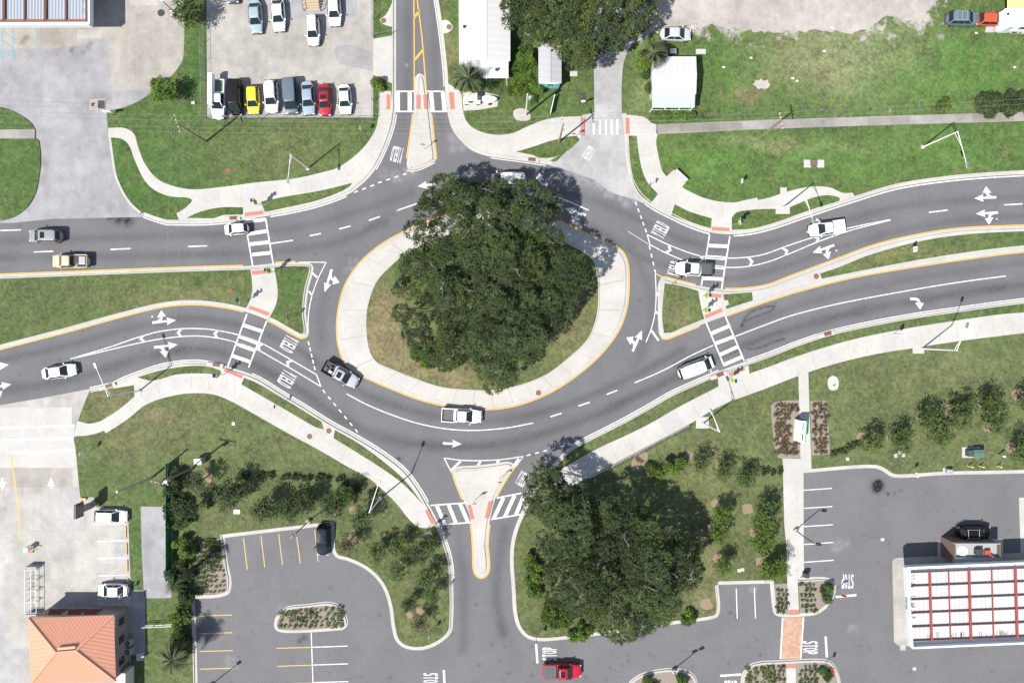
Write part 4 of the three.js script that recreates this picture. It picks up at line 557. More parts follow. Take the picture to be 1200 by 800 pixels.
bush('bush', 'bright', 778, 544, 6.2, 3, 2.2, 'wide bright green bush by the railing and big oak'); bush('bush', 'bright', 652, 722, 5, 4, 2, 'bright green bush under the south oak by the stop bar'); bush('bush', 'bright', 680, 738, 4, 2.4, 1.6, 'low green bush at the kerb below the south oak'); bush('bush', 'bright', 626, 660, 2.6, 5, 1.8, 'green bush along the south road kerb under the oak'); bush('bush', 'bright', 622, 690, 2.4, 3.4, 1.6, 'round green bush beside the kerb below the long bush'); bush('bush', 'bright', 806, 722, 3, 2.2, 1.4, 'small green bush at the bottom corner of the south oak');
bush('bush', 'bright', 505, 412, 6, 4.4, 1.5, 'low green bush under the lower edge of the island oak'); bush('bush', 'bright', 530, 424, 4, 2.4, 1.2, 'small green bush on the dry lawn below the island oak');
for (const [x, y, w, d] of [[617, 72, 3.4, 4.2], [624, 92, 3.6, 4.2], [610, 88, 3.6, 4.2], [604, 104, 3, 2.8], [624, 110, 3, 2.4]]) bush('bush', 'bright', x, y, w, d, 2.6, 'leafy green bush packed between the white roof and the teal shed', 'bushes between white roof and teal shed');
bush('bush', 'bright', 752, 72, 3, 3.4, 2, 'bright bush beside the palm at the cottage'); bush('bush', 'dark', 762, 98, 2.4, 5, 1.8, 'dark bush along the cottage side wall'); bush('bush', 'bright', 777, 135, 2.8, 1.8, 1.3, 'green bush below the cottage left corner'); bush('bush', 'bright', 804, 134, 4.4, 1.8, 1.4, 'green bush below the cottage right corner');
bush('bush', 'bright', 1101, 124, 2.1, 2.0, 1.4, 'single yellow green bush beside the footpath'); for (const [x, w] of [[1152, 4.6], [1176, 4.4], [1202, 4.6]]) bush('bush', 'dark', x, 123, w, 3.6, 2, 'rounded dark hedge bush along the footpath', 'dark hedge bushes by the footpath', 'bush', { n: 60 });
bush('bush', 'bright', 447, 98, 2, 2.4, 1.2, 'small bush at the fence corner by the crossing'); bush('bush', 'bright', 187, 107, 2.6, 2.6, 1.6, 'bright bush beside the small tree on the driveway corner');
for (const [x, y, w, d, k] of [[208, 566, 3, 5, 'dark'], [210, 600, 3.4, 4.6, 'dark'], [218, 608, 2.6, 3.4, 'bright'], [220, 640, 3.0, 4.2, 'bright'], [214, 668, 3.4, 4.0, 'dark'], [222, 692, 2.8, 3.6, 'dark'], [216, 722, 3.0, 5, 'bright'], [214, 752, 3.2, 4.0, 'dark']]) bush('hedge_bush', k, x, y, w, d, 2.6, k === 'dark' ? 'tall dark bush in the ragged hedge by the green fence' : 'tall bright bush in the ragged hedge by the green fence', 'ragged hedge by the green fence', 'bush', { n: 50 });
for (const [x0, y0, x1, y1, n, l, gr] of [[252, 575, 246, 590, 2, 'low hedge clump near the lower power pole', 'hedge clumps near the pole'], [292, 556, 400, 560, 9, 'low hedge clump in the line behind the pavement', 'low hedge behind the pavement'], [404, 566, 436, 576, 3, 'low hedge clump beside the lamp post base', 'hedge clumps by the lamp'], [896, 551, 914, 551, 3, 'low hedge clump ending at the concrete path', 'hedge clumps at the path'], [976, 530, 1006, 520, 5, 'low hedge clump right of the planted bed', 'hedge clumps right of the bed']])
  for (let i = 0; i < n; i++) bush('hedge_clump', 'dark', x0 + (x1 - x0) * i / (n - 1), y0 + (y1 - y0) * i / (n - 1), Math.hypot(x1 - x0, y1 - y0) / n * S * rr(.8, 1.1), .75, .5, l, gr, 'hedge', { n: 46 });
// bedding shrubs, one object each
const bedGeo = clusterGeo(44, .62, .34, .7), bedMats = { brown: leafMat(.095, .072, .036), green: leafMat(.050, .075, .026), lime: leafMat(.085, .115, .035) };
const bedProto = {};
function bedShrub(kind, px, py, s, label, group) {
  const p = at(px, py, 0); p.y = GY + .16;
  if (!bedProto[kind]) { bedProto[kind] = mesh('bedding_shrub', bedGeo, bedMats[kind]); bedProto[kind].userData = { category: 'shrub' }; }
  return copy(bedProto[kind], p, rr(0, 6.28), label, group, [s, s * .8, s]);
}
function grid(kind, x0, y0, x1, y1, nx, ny, s, label, group, test = () => true) { for (let j = 0; j < ny; j++) for (let i = 0; i < nx; i++) { const x = x0 + (x1 - x0) * (i + (j % 2) * .25) / Math.max(1, nx - 1) + rr(-.7, .7), y = y0 + (y1 - y0) * j / Math.max(1, ny - 1) + rr(-.7, .7); if (test(x, y) && rnd() > .06) bedShrub(kind, x, y, s * rr(.62, 1.35), label, group); } }
grid('brown', 909, 475, 932, 530, 6, 12, .36, 'bronze bedding shrub in the bed left of the path sign', 'bronze shrubs left of the sign', (x, y) => x - 903 > (y - 470) * .1 && !(x > 925 && y > 484 && y < 518)); grid('brown', 954, 474, 966, 529, 3, 12, .38, 'bronze bedding shrub in the bed right of the path', 'bronze shrubs right of the path');
grid('green', 232, 634, 257, 663, 6, 6, .46, 'dark bedding shrub in the bed beside the yellow bays', 'dark bedding shrubs'); grid('green', 231, 670, 238, 694, 2, 5, .36, 'dark bedding shrub at the foot of the bed by the hedge', 'dark shrubs by the hedge'); grid('lime', 242, 668, 262, 692, 5, 5, .27, 'pale bedding shrub in the bed beside the yellow bays', 'pale bedding shrubs');
grid('green', 352, 714, 376, 732, 5, 5, .31, 'dark bedding shrub in the middle of the parking island', 'dark shrubs on the parking island'); grid('lime', 328, 718, 346, 733, 4, 3, .44, 'loose pale shrub at the left of the parking island', 'pale shrubs left on the parking island'); grid('lime', 382, 713, 398, 731, 3, 4, .44, 'loose pale shrub at the right of the parking island', 'pale shrubs right on the parking island');
grid('green', 910.5, 691, 920.5, 716, 3, 6, .30, 'small bedding shrub between the bays and the path', 'shrubs between bays and path'); grid('green', 939, 684, 953, 715, 4, 6, .31, 'small bedding shrub between the path and the stop sign', 'shrubs right of the path'); bush('bush', 'olive', 965, 690, 2.2, 3.2, 1.2, 'loose olive bush on the kerb tip by the stop lettering');
grid('green', 906, 780, 917, 800, 3, 5, .31, 'small bedding shrub left of the lower path', 'shrubs left of the lower path'); grid('green', 937, 780, 954, 800, 4, 5, .32, 'small bedding shrub right of the lower path', 'shrubs right of the lower path'); grid('lime', 876, 782, 900, 800, 4, 4, .46, 'loose pale shrub on the lower parking island', 'pale shrubs on the lower island'); bush('bush', 'olive', 968, 785, 2.2, 2, 1, 'loose olive bush on the lower parking island'); bush('bush', 'bright', 798, 795, 2.4, 1.6, 1, 'green bush on the island below the paved drive'); bush('bush', 'olive', 762, 797, 2.2, 1.6, 1, 'olive bush on the island below the paved drive');
// palms and banana
function frond(L, droop, pairs, wid, mat, name, parent, az, rise, y0) {
  const pos = [], nor = [], put = (a, b, c) => { const n = b.clone().sub(a).cross(c.clone().sub(a)).normalize(); if (n.y < 0) n.negate(); for (const p of [a, b, c]) { pos.push(p.x, p.y, p.z); nor.push(n.x, n.y, n.z); } };
  const P = t => V(L * t * Math.cos(rise * (1 - t)), L * t * Math.sin(rise) * (1 - t * .6) - droop * t * t * L, 0);
  for (let i = 1; i <= pairs; i++) { const t = i / pairs, p = P(t), q = P(Math.min(1, t + .5 / pairs)), w = wid * Math.sin(Math.PI * Math.min(.97, .12 + t * .86)) + .05; for (const s of [1, -1]) put(p, q, V(p.x + w * .75, p.y - w * .35, s * w)); }
  for (let i = 0; i < 8; i++) { const a = P(i / 8), b = P((i + 1) / 8); put(a.clone().add(V(0, 0, .03)), b.clone(), a.clone().add(V(0, 0, -.03))); }
  const g = new THREE.BufferGeometry(); g.setAttribute('position', new THREE.Float32BufferAttribute(pos, 3)); g.setAttribute('normal', new THREE.Float32BufferAttribute(nor, 3)); g.setAttribute('uv', new THREE.Float32BufferAttribute(new Float32Array(pos.length / 3 * 2), 2));
  const m = mesh(name, g, mat, parent); m.position.y = y0; m.rotation.y = az; return m;
}
function palm(px, py, h, L, n, label, mat, wid = .75, name = 'palm_tree') {
  const top = at(px, py, h), t = thing(name, label, 'palm', top.clone().setY(GY)), g = []; limb(V(0, 0, 0), V(0, h, 0), .2, .15, g, .01, 5); mesh('trunk', merge(g), barkMat, t);
  for (let i = 0; i < n; i++) frond(L * rr(.4, 1.02), rr(.1, 1.1), 17, wid * rr(.8, 1.15), mat, 'frond', t, i * 2.4 + rr(-.2, .2), rr(-.1, 1.35), h); return t;
}
const palmMat = leafMat(.115, .145, .070), palmDark = leafMat(.045, .075, .030), bananaMat = leafMat(.055, .115, .028);
palm(549, 92, 4, 2.5, 52, 'feathery palm over the end of the white porch roof', palmMat); palm(768, 62, 4.5, 2.0, 44, 'palm leaning over the cottage roof corner', palmMat); palm(203, 772, 4.5, 2.6, 52, 'pale palm beside the terracotta roofed shop', palmMat); palm(204, 683, 6, 1.9, 22, 'tall dark palm by the hedge and concrete slab', palmDark, .6);
for (const [x, y, l] of [[574, 96, 'banana plant at the end of the white porch roof'], [598, 84, 'banana plant beside the white porch roof edge']]) palm(x, y, 1.8, 1.8, 11, l, bananaMat, .42, 'banana_plant');
// rosette plants along the footpath
const agaveMat = leafMat(.16, .20, .18, .6);
function agave(px, py, r, label, mat = agaveMat) { const t = thing('agave', label, 'plant', at(px, py, 0).setY(GY), rr(0, 6), 'rosette plants along the fence line'), leaf = new THREE.ConeGeometry(.09, 1, 4).scale(1, 1, .35).translate(0, .5, 0); for (let i = 0; i < 15; i++) { const m = mesh('leaf', leaf, mat, t); m.rotation.set(0, i * 2.4, -(.5 + .95 * (i % 5) / 4), 'YXZ'); m.scale.setScalar(r * (.7 + .35 * (i % 5) / 4)); m.position.y = .06; } }
const agl = 'blue grey rosette plant on the grass above the footpath';
for (const [x, y, r] of [[841, 135, 1.0], [867, 133, 1.0], [939, 131, .9], [963, 129.5, 1.2], [989, 128, 1.1], [1076, 124.5, 1.05]]) agave(x, y, r, agl); agave(1019, 128, .6, 'small wilted rosette plant with brown centre by the footpath', bedMats.brown); agave(1042, 130, 1.0, 'pale cream rosette plant by the footpath', leafMat(.30, .32, .20)); agave(680, 113.5, 1.2, 'grey rosette plant on the lawn beside the side street'); agave(822, 136, .9, 'brown dried rosette plant below the cottage corner', bedMats.brown);
// ---------------------------------------------------------------- vehicles
const paint = (r, g, b, rough = .5) => new THREE.MeshPhysicalMaterial({ color: lin(r, g, b), roughness: .35, specularIntensity: r + g + b < .2 ? .1 : .35, clearcoat: r + g + b < .2 ? .15 : .35, clearcoatRoughness: .03 });
const glass = new THREE.MeshPhysicalMaterial({ color: lin(.012, .018, .021), roughness: .05, specularIntensity: .6 });
const lampGlass = std({ color: lin(.5, .52, .54), roughness: .15 }), tailGlass = std({ color: lin(.28, .012, .012), roughness: .25 }), plastic = std({ color: lin(.025, .025, .027), roughness: .7 });
function loft(rings, capA = true, capB = true) {           // rings of equal length, each an array of Vector3
  const n = rings[0].length, pos = [], idx = [];
  rings.forEach(r => r.forEach(p => pos.push(p.x, p.y, p.z)));
  for (let i = 0; i + 1 < rings.length; i++) for (let j = 0; j < n; j++) { const a = i * n + j, b = i * n + (j + 1) % n, c = a + n, d = b + n; idx.push(a, b, d, a, d, c); }
  const cap = (k, flip) => { const c = V(0, 0, 0); rings[k].forEach(p => c.add(p)); c.divideScalar(n); const q = pos.length / 3; pos.push(c.x, c.y, c.z); for (let j = 0; j < n; j++) { const a = k * n + j, b = k * n + (j + 1) % n; idx.push(...(flip ? [q, b, a] : [q, a, b])); } };
  if (capA) cap(0, true); if (capB) cap(rings.length - 1, false);
  const g = new THREE.BufferGeometry(); g.setAttribute('position', new THREE.Float32BufferAttribute(pos, 3)); g.setIndex(idx); g.computeVertexNormals();
  g.setAttribute('uv', new THREE.Float32BufferAttribute(new Float32Array(pos.length / 3 * 2), 2)); return toCreasedNormals(g, .6);
}
const wheelGeo = {}; 
function wheels(car, L, W, r) {
  const tyre = (wheelGeo[r] ||= new THREE.LatheGeometry([[.6, -.09], [.62, -.105], [.95, -.1], [1, -.07], [1, .07], [.95, .1], [.62, .105], [.6, .09]].map(p => new THREE.Vector2(p[0] * r, p[1])), 20).rotateX(Math.PI / 2)), rim = (wheelGeo['r' + r] ||= cyl(r * .62, r * .62, .17, 0, -.085, 0, 16).rotateX(Math.PI / 2));
  for (const [x, s] of [[L * .315, 1], [L * .315, -1], [-L * .30, 1], [-L * .30, -1]]) { const w = new THREE.Group(); w.name = 'wheel'; w.position.set(x, r, s * (W / 2 - .12)); car.add(w); mesh('tyre', tyre, M.rubber, w); mesh('rim', rim, M.chrome, w); }
}
// plan half width of a body with rounded corners
const planW = (x, L, W, k = 5) => W / 2 * Math.pow(Math.max(0, 1 - Math.pow(Math.abs(2 * x / L), k)), .33);
function bodyRings(L, W, top, y0 = .3) {                   // top: [[x fraction from rear, height], ...]
  const hAt = u => { for (let i = 1; i < top.length; i++) if (u <= top[i][0]) { const a = top[i - 1], b = top[i], t = (u - a[0]) / (b[0] - a[0] || 1); return a[1] + (b[1] - a[1]) * t * t * (3 - 2 * t); } return top.at(-1)[1]; };
  const rings = [];
  for (const u of [0, .008, .03, .07, .13, .2, .3, .42, .55, .66, .74, .82, .88, .93, .965, .99, 1]) {
    const x = (u - .5) * L, xx = Math.max(-.4985, Math.min(.4985, u - .5)) * L, w = planW(xx, L, W), h = hAt(u) - (u < .01 || u > .988 ? .12 : 0);
    const pts = [[-.93, y0], [-1, y0 + .16], [-1, h - .22], [-.955, h - .07], [-.86, h - .012], [-.5, h + .012], [0, h + .02], [.5, h + .012], [.86, h - .012], [.955, h - .07], [1, h - .22], [1, y0 + .16], [.93, y0]];
    rings.push(pts.map(([a, y]) => V(x, y, a * w)));
  }
  return rings;
}
function cabin(car, pm, o) {                               // o: rear base, rear top, front top, front base (x), belt y, roof y, widths
  const { rb, rt, ft, fb, yb, yr, wb, wt } = o, ring = (x0, x1, w, y) => { const r = []; for (let i = 0; i < 28; i++) { const a = i / 28 * Math.PI * 2, c = Math.cos(a), s = Math.sin(a), e = .36; r.push(V((x0 + x1) / 2 + Math.sign(c) * Math.pow(Math.abs(c), e) * (x1 - x0) / 2, y, -Math.sign(s) * Math.pow(Math.abs(s), e) * w / 2)); } return r; };
  const q = (t, y) => ring(rb + (rt - rb) * t, fb + (ft - fb) * t, wb + (wt - wb) * t, y);
  mesh('pillars', loft([q(0, yb - .08), q(.5, yb + (yr - yb) * .5), q(.93, yr - .06)], false, false), pm, car);
  mesh('roof', loft([q(.93, yr - .06), ring(rt + .03, ft - .03, wt - .05, yr - .015), ring(rt + .16, ft - .16, wt - .28, yr + .012)], false, true), o.roofMat || pm, car);
  const pane = (name, c, inset = .06, lift = .02) => { const m = c.reduce((a, p) => a.add(p), V(0, 0, 0)).divideScalar(4), n = c[1].clone().sub(c[0]).cross(c[3].clone().sub(c[0])).normalize(), k = c.map(p => p.clone().lerp(m, inset).addScaledVector(n, lift)), b = k.map(p => p.clone().addScaledVector(n, -.04)); const g = loft([b, k], true, true); mesh(name, g, glass, car); };
  const pt = (xb, xt, s, t) => V(xb + (xt - xb) * t, yb + (yr - yb) * t, s * ((wb + (wt - wb) * t) / 2));
  const f = (xb, xt, t0, t1) => [pt(xb, xt, .86, t0), pt(xb, xt, -.86, t0), pt(xb, xt, -.8, t1), pt(xb, xt, .8, t1)];
  const w = f(fb, ft, .02, .9); pane('windshield', [w[0], w[1], w[2], w[3]], .02);
  if (!o.noRear) { const r = f(rb, rt, .06, .9); pane('rear_window', [r[1], r[0], r[3], r[2]], .03); }
  const n = o.panes || 2; for (const s of [1, -1]) for (let i = 0; i < n; i++) {
    const a = .04 + i / n * .92 + .012, b = .04 + (i + 1) / n * .92 - .012, xa = t => rb + (rt - rb) * t, xb2 = t => fb + (ft - fb) * t, at2 = (u, t) => V(xa(t) + (xb2(t) - xa(t)) * u, yb + (yr - yb) * t, s * ((wb + (wt - wb) * t) / 2 - .004));
    const c = [at2(a, .1), at2(b, .1), at2(b, .86), at2(a, .86)]; pane('side_window', s > 0 ? c : [c[1], c[0], c[3], c[2]], .02, .016);
  }
}
const SPEC = {
  sedan: { L: 4.8, W: 1.84, top: [[0, .86], [.03, 1.0], [.25, 1.02], [.62, .98], [.70, .96], [.93, .78], [1, .62]], cab: [-1.82, -1.0, .38, 1.25], yb: .97, yr: 1.46, wt: 1.28, r: .33 },
  hatch: { L: 4.1, W: 1.76, top: [[0, .8], [.03, .98], [.6, 1.0], [.7, .98], [.92, .82], [1, .64]], cab: [-1.98, -1.5, .3, 1.12], yb: .98, yr: 1.5, wt: 1.26, r: .32 },
  suv: { L: 4.75, W: 1.9, top: [[0, .9], [.02, 1.08], [.6, 1.12], [.7, 1.1], [.93, .96], [1, .72]], cab: [-2.26, -1.9, .38, 1.3], yb: 1.08, yr: 1.72, wt: 1.42, r: .37, panes: 3 },
  van: { L: 5.1, W: 1.98, top: [[0, .9], [.02, 1.05], [.62, 1.1], [.76, 1.1], [.95, .92], [1, .7]], cab: [-2.48, -2.32, 1.0, 1.98], yb: 1.06, yr: 1.95, wt: 1.62, r: .36, panes: 3 },
  pickup: { L: 5.7, W: 2.0, top: [[0, .78], [.02, .82], [.36, .82], [.385, 1.12], [.66, 1.14], [.73, 1.12], [.95, 1.0], [1, .75]], cab: [-.78, -.5, .62, 1.52], yb: 1.1, yr: 1.82, wt: 1.44, r: .4 },
};
function vehicle(kind, px, py, deg, col, label, o = {}) {
  const s = SPEC[kind], L = o.L || s.L, W = o.W || s.W, k = L / s.L, pm = col.isMaterial ? col : paint(...col);
  const p = at(px, py, .8); p.y = o.y ?? .004; const car = thing(o.name || { sedan: 'sedan', hatch: 'hatchback', suv: 'suv', van: 'van', pickup: 'pickup_truck' }[kind], label, o.cat || { sedan: 'car', hatch: 'car', suv: 'suv', van: 'van', pickup: 'pickup truck' }[kind], p, -deg * Math.PI / 180, o.group);
  mesh('body', loft(bodyRings(L, W, s.top)), pm, car);
  const [rb, rt, ft, fb] = s.cab.map(v => v * k); cabin(car, pm, { rb, rt, ft, fb, yb: s.yb, yr: s.yr, wb: W * .955, wt: s.wt * W / s.W, panes: s.panes, roofMat: o.roofMat });
  wheels(car, L, W, s.r);
  for (const z of [1, -1]) {
    mesh('headlight', rbox(.2, .14, .36, L / 2 - .17, s.top.at(-1)[1] - .02, z * (W / 2 - .34), .05), lampGlass, car); mesh('taillight', rbox(.1, .26, .2, -L / 2 + .055, s.top[1][1] - .2, z * (W / 2 - .26), .04), tailGlass, car);
    mesh('mirror', rbox(.16, .13, .22, fb - .32 * k, s.yb + .06, z * (W / 2 + .08), .04), o.mirror || pm, car); mesh('door_handle', rbox(.16, .03, .03, (rb + fb) / 2 - .2, s.yb - .14, z * W / 2 * .995, .01), plastic, car);
  }
  mesh('bumper', rbox(.14, .18, W * .8, L / 2 - .06, .42, 0, .05), plastic, car); mesh('bumper', rbox(.14, .18, W * .82, -L / 2 + .06, .45, 0, .05), plastic, car); mesh('grille', rbox(.06, .14, W * .42, L / 2 - .045, .56, 0, .02), plastic, car);
  for (const z of [.3, -.25]) mesh('wiper', bar(V(fb + .01, s.yb + .03, z), V(fb - .2 * k, s.yb + .16, z - .42), .012), plastic, car);
  if (kind === 'pickup') {
    const x0 = -L / 2 + .06, x1 = rb - .08, yt = 1.16, bedM = o.bedWall || pm;
    mesh('bed_floor', box(x1 - x0 - .1, .03, W - .34, (x0 + x1) / 2, .83, 0), o.bed || plastic, car);
    for (const z of [1, -1]) mesh('bed_side', rbox(x1 - x0, .42, .13, (x0 + x1) / 2, yt - .2, z * (W / 2 - .085), .04), bedM, car);
    mesh('tailgate', rbox(.09, .42, W - .26, x0 + .045, yt - .2, 0, .03), bedM, car);
    if (o.cover) { const c = mesh('bed_cover', rbox(x1 - x0 - .12, .05, W - .22, (x0 + x1) / 2, yt + .01, 0, .02), o.cover, car); for (const q of [.33, .66]) mesh('seam', box(.03, .012, W - .3, x0 + (x1 - x0) * q, yt + .037, 0), plastic, c); }
    if (o.cargo) for (const [cx, cz, a, b2, h, m] of o.cargo) mesh('cargo', rbox(a, h, b2, x0 + cx, .86 + h / 2, cz, .04), m, car);
  }
  if (o.sunroof) mesh('sunroof', rbox(.62, .03, .86, ft - .55, s.yr + .012, 0, .012), glass, car);
  if (o.rack) { const rk = o.rackMat || M.galv; for (const z of [1, -1]) mesh('roof_rail', rbox((ft - rt) * .86, .05, .05, (ft + rt) / 2, s.yr + .04, z * s.wt * .42, .02), rk, car); for (let i = 0; i < o.rack; i++) mesh('rack_bar', rbox(.05, .04, s.wt * .86, rt + (ft - rt) * (.16 + .68 * i / Math.max(1, o.rack - 1)), s.yr + .075, 0, .015), rk, car); }
  if (o.extra) o.extra(car, { L, W, rb, rt, ft, fb, s });
  return car;
}
const WHITE = [.70, .71, .71], SILVER = [.36, .37, .38], carpark = 'cars parked along the chain-link fence';
vehicle('suv', 52.5, 276.3, 180, [.20, .205, .21], 'dark silver estate with black sunroof driving beside a tan pickup', { L: 4.7, sunroof: true });
vehicle('pickup', 82, 306, 180, [.42, .36, .25], 'tan pickup truck with open black bed and one box', { L: 5.1, W: 1.9, cargo: [[.7, .1, .9, 1.1, .25, M.steel]] });
vehicle('hatch', 276.2, 268, 175, WHITE, 'small white hatchback nosing off the zebra crossing', { L: 3.45, W: 1.62 });
vehicle('sedan', 68.7, 435.4, -8.5, WHITE, 'white sedan on the lower carriageway beside the concrete drive');
vehicle('pickup', 399, 438.5, 29, [.30, .32, .33], 'silver pickup truck with black bed cargo entering the roundabout', { L: 5.4, W: 1.95, sunroof: true, bedWall: paint(.03, .03, .033), cargo: [[1.3, .3, .5, .4, .4, M.steel], [1.1, -.3, .35, .3, .3, plastic], [.5, .2, .4, .6, .2, M.black]] });
vehicle('pickup', 541, 487, 3, WHITE, 'white pickup truck with dark empty bed circling below the island', { L: 5.7, bed: std({ color: lin(.07, .07, .075), roughness: .7 }) });
vehicle('van', 816, 431, -20.5, WHITE, 'white van with roof rack approaching the sign-lined crossing', { L: 5.2, rack: 4, rackMat: M.lampWhite, extra: (c, q) => { mesh('ladder', merge([box(2.6, .04, .04, -.6, 2.06, .25), box(2.6, .04, .04, -.6, 2.06, .6), ...[...Array(9)].map((_, i) => box(.03, .03, .35, -1.8 + i * .3, 2.06, .42))]), M.galv, c); } });
vehicle('pickup', 813.5, 315, 183, WHITE, 'white pickup truck with black bed stopped across zebra bars', { L: 5.2, W: 1.95, bedWall: paint(.05, .05, .052), bed: std({ color: lin(.06, .06, .06), roughness: .8 }) });
vehicle('pickup', 969.3, 267.5, 172, WHITE, 'white pickup truck with white bed cover astride the lane line', { L: 5.0, W: 1.9, cover: paint(.68, .69, .69) });
vehicle('van', 596, 210.5, 180, [.62, .60, .54], 'pale cream van half hidden under the big oak', { L: 5.0 });
const gy = GY + .012;
vehicle('pickup', 256, 116.5, 91, WHITE, 'white work truck carrying a long white pipe tube', { L: 5.5, W: 1.9, y: gy, bed: std({ color: lin(.12, .16, .11), roughness: .8 }), group: carpark, extra: (c, q) => mesh('pipe_tube', rbox(4.3, .95, .62, -1.05, 1.75, .62, .06), M.whitePlain, c) });
vehicle('van', 276, 115.0, 89, [.012, .012, .013], 'black full-size van parked between work truck and yellow car', { L: 5.0, y: gy, group: carpark });
vehicle('hatch', 296.5, 116.5, 88, [.62, .50, .035], 'bright yellow hatchback parked by the fence', { L: 4.1, y: gy, group: carpark });
vehicle('suv', 318, 113.0, 87, WHITE, 'white suv with roof rails parked beside yellow hatchback', { L: 4.6, y: gy, rack: 2, group: carpark });
vehicle('van', 341, 113.0, 86.5, [.085, .115, .14], 'slate blue minivan parked by the fence', { L: 4.9, y: gy, group: carpark });
vehicle('sedan', 361, 115.0, 86, [.20, .26, .31], 'silver blue sedan parked between minivan and red sedan', { L: 4.7, y: gy, group: carpark });
vehicle('sedan', 380.5, 117.0, 88, [.26, .012, .022], 'dark red sedan with sunroof parked by the fence', { L: 4.5, y: gy, group: carpark, sunroof: true });
vehicle('sedan', 404, 116.5, 86.5, [.62, .65, .66], 'pearl white sedan at the end of the fence row', { L: 4.2, y: gy, group: carpark });
vehicle('sedan', 299.3, 19.5, 86.5, [.22, .29, .31], 'grey teal sedan parked alone on the gravel', { L: 4.7, y: gy });
vehicle('sedan', 326, 16.5, 86.5, WHITE, 'white sedan beside the grey teal sedan on gravel', { L: 4.9, y: gy });
vehicle('suv', 367, 35.5, 88, WHITE, 'white suv parked below the wooden steps', { L: 4.3, W: 1.75, y: gy, rack: 2 });
vehicle('sedan', 391.5, 11.5, 87, WHITE, 'white sedan on the concrete pad beside the wooden steps', { L: 4.6, y: gy });
vehicle('sedan', 272, -16, 87, [.05, .06, .10], 'dark blue car at the back of the gravel lot', { L: 4.6, y: gy });
vehicle('hatch', 129.5, 605, 1, WHITE, 'white hatchback parked beside the brown pylon sign', { L: 4.6, W: 1.8 });
vehicle('sedan', 131.5, 692, 180, [.6, .61, .61], 'white sedan parked by the hatched bay', { L: 4.4 });
vehicle('suv', 378.5, 632.5, 91, [.012, .016, .028], 'black suv parked in the end bay', { L: 4.4, W: 1.85 });
vehicle('pickup', 659, 786, 0, [.33, .012, .022], 'red pickup truck with black folding bed cover', { L: 5.4, cover: std({ color: lin(.05, .055, .06), roughness: .6 }), sunroof: true });
vehicle('suv', 1142.5, 623.5, 0, [.008, .008, .009], 'black suv behind the fuel canopy', { L: 4.6, rack: 2, rackMat: M.galv });
vehicle('sedan', 792, 40, 2, SILVER, 'silver sedan parked above the white cottage', { L: 4.4, y: gy });
vehicle('suv', 1128, 22, 1, [.08, .12, .15], 'blue grey suv parked beside the red car', { L: 4.5, y: gy, rack: 3 });
vehicle('hatch', 1162, 23, 2, [.36, .06, .025], 'faded red car parked between suv and camper', { L: 3.9, y: gy });
// ---------------------------------------------------------------- buildings
const wall = { mauve: std({ color: lin(.22, .18, .17), roughness: .9 }), teal: std({ color: lin(.10, .34, .36), roughness: .85 }), mint: std({ color: lin(.40, .47, .46), roughness: .7 }), cream: std({ color: lin(.5, .47, .4), roughness: .9 }), white: std({ color: lin(.66, .67, .67), roughness: .8 }), grey: std({ color: lin(.25, .26, .26), roughness: .85 }), brown: std({ color: lin(.12, .08, .065), roughness: .9 }) };
const roofM = { terra: std({ color: lin(.56, .285, .19), roughness: .85 }), terra2: std({ color: lin(.48, .25, .165), roughness: .9 }), white: std({ color: lin(.385, .385, .38), roughness: .7 }), shingle: std({ color: lin(.30, .305, .32), roughness: .95 }), panel: std({ color: lin(.36, .365, .37), roughness: .6 }), blue: std({ color: lin(.27, .295, .33), roughness: .55 }), red: std({ color: lin(.20, .045, .036), roughness: .75 }), redDark: std({ color: lin(.085, .035, .03), roughness: .8 }), fascia: std({ color: lin(.50, .56, .58), roughness: .5 }) };
const windowGlass = new THREE.MeshPhysicalMaterial({ color: lin(.02, .025, .03), roughness: .1, clearcoat: 1 });
// a plane through three or four corners, rippled across so that it reads as ribbed metal or tile rows
function ribbed(a, b, c, d, pitch, amp, flat = false) {   // a-b bottom edge, d-c top edge; ribs run from bottom to top
  const w = a.distanceTo(b), n = Math.max(2, Math.round(w / pitch)), per = flat ? 4 : 6, cols = n * per, pos = [], nor0 = b.clone().sub(a).cross(d.clone().sub(a)).normalize(), idx = []; if (nor0.y < 0) nor0.negate();
  for (let i = 0; i <= cols; i++) { const t = i / cols, ph = (i % per) / per, h = flat ? (i % per === 1 || i % per === 2 ? amp : 0) : amp * Math.sin(ph * Math.PI * 2); for (const p of [a.clone().lerp(b, t), d.clone().lerp(c, t)]) { p.addScaledVector(nor0, h); pos.push(p.x, p.y, p.z); } }
  for (let i = 0; i < cols; i++) { const k = i * 2; idx.push(k, k + 2, k + 3, k, k + 3, k + 1); }
  const g = new THREE.BufferGeometry(); g.setAttribute('position', new THREE.Float32BufferAttribute(pos, 3)); g.setIndex(idx); g.computeVertexNormals(); const m = g.toNonIndexed(); m.setAttribute('uv', new THREE.Float32BufferAttribute(new Float32Array(m.attributes.position.count * 2), 2));
  if (m.attributes.normal.getY(0) < 0) { const P = m.attributes.position.array; for (let i = 0; i < P.length; i += 9) for (let j = 0; j < 3; j++) { const t = P[i + 3 + j]; P[i + 3 + j] = P[i + 6 + j]; P[i + 6 + j] = t; } m.computeVertexNormals(); }
  return m;
}
const rel = (o, ...pts) => pts.map(p => p.clone().sub(o));
const beam = (a, b, w, h) => { const d = b.clone().sub(a), g = box(d.length() + .001, h, w, d.length() / 2, 0, 0); g.rotateZ(Math.asin(d.y / d.length())); g.rotateY(-Math.atan2(d.z, d.x)); return g.translate(a.x, a.y, a.z); };
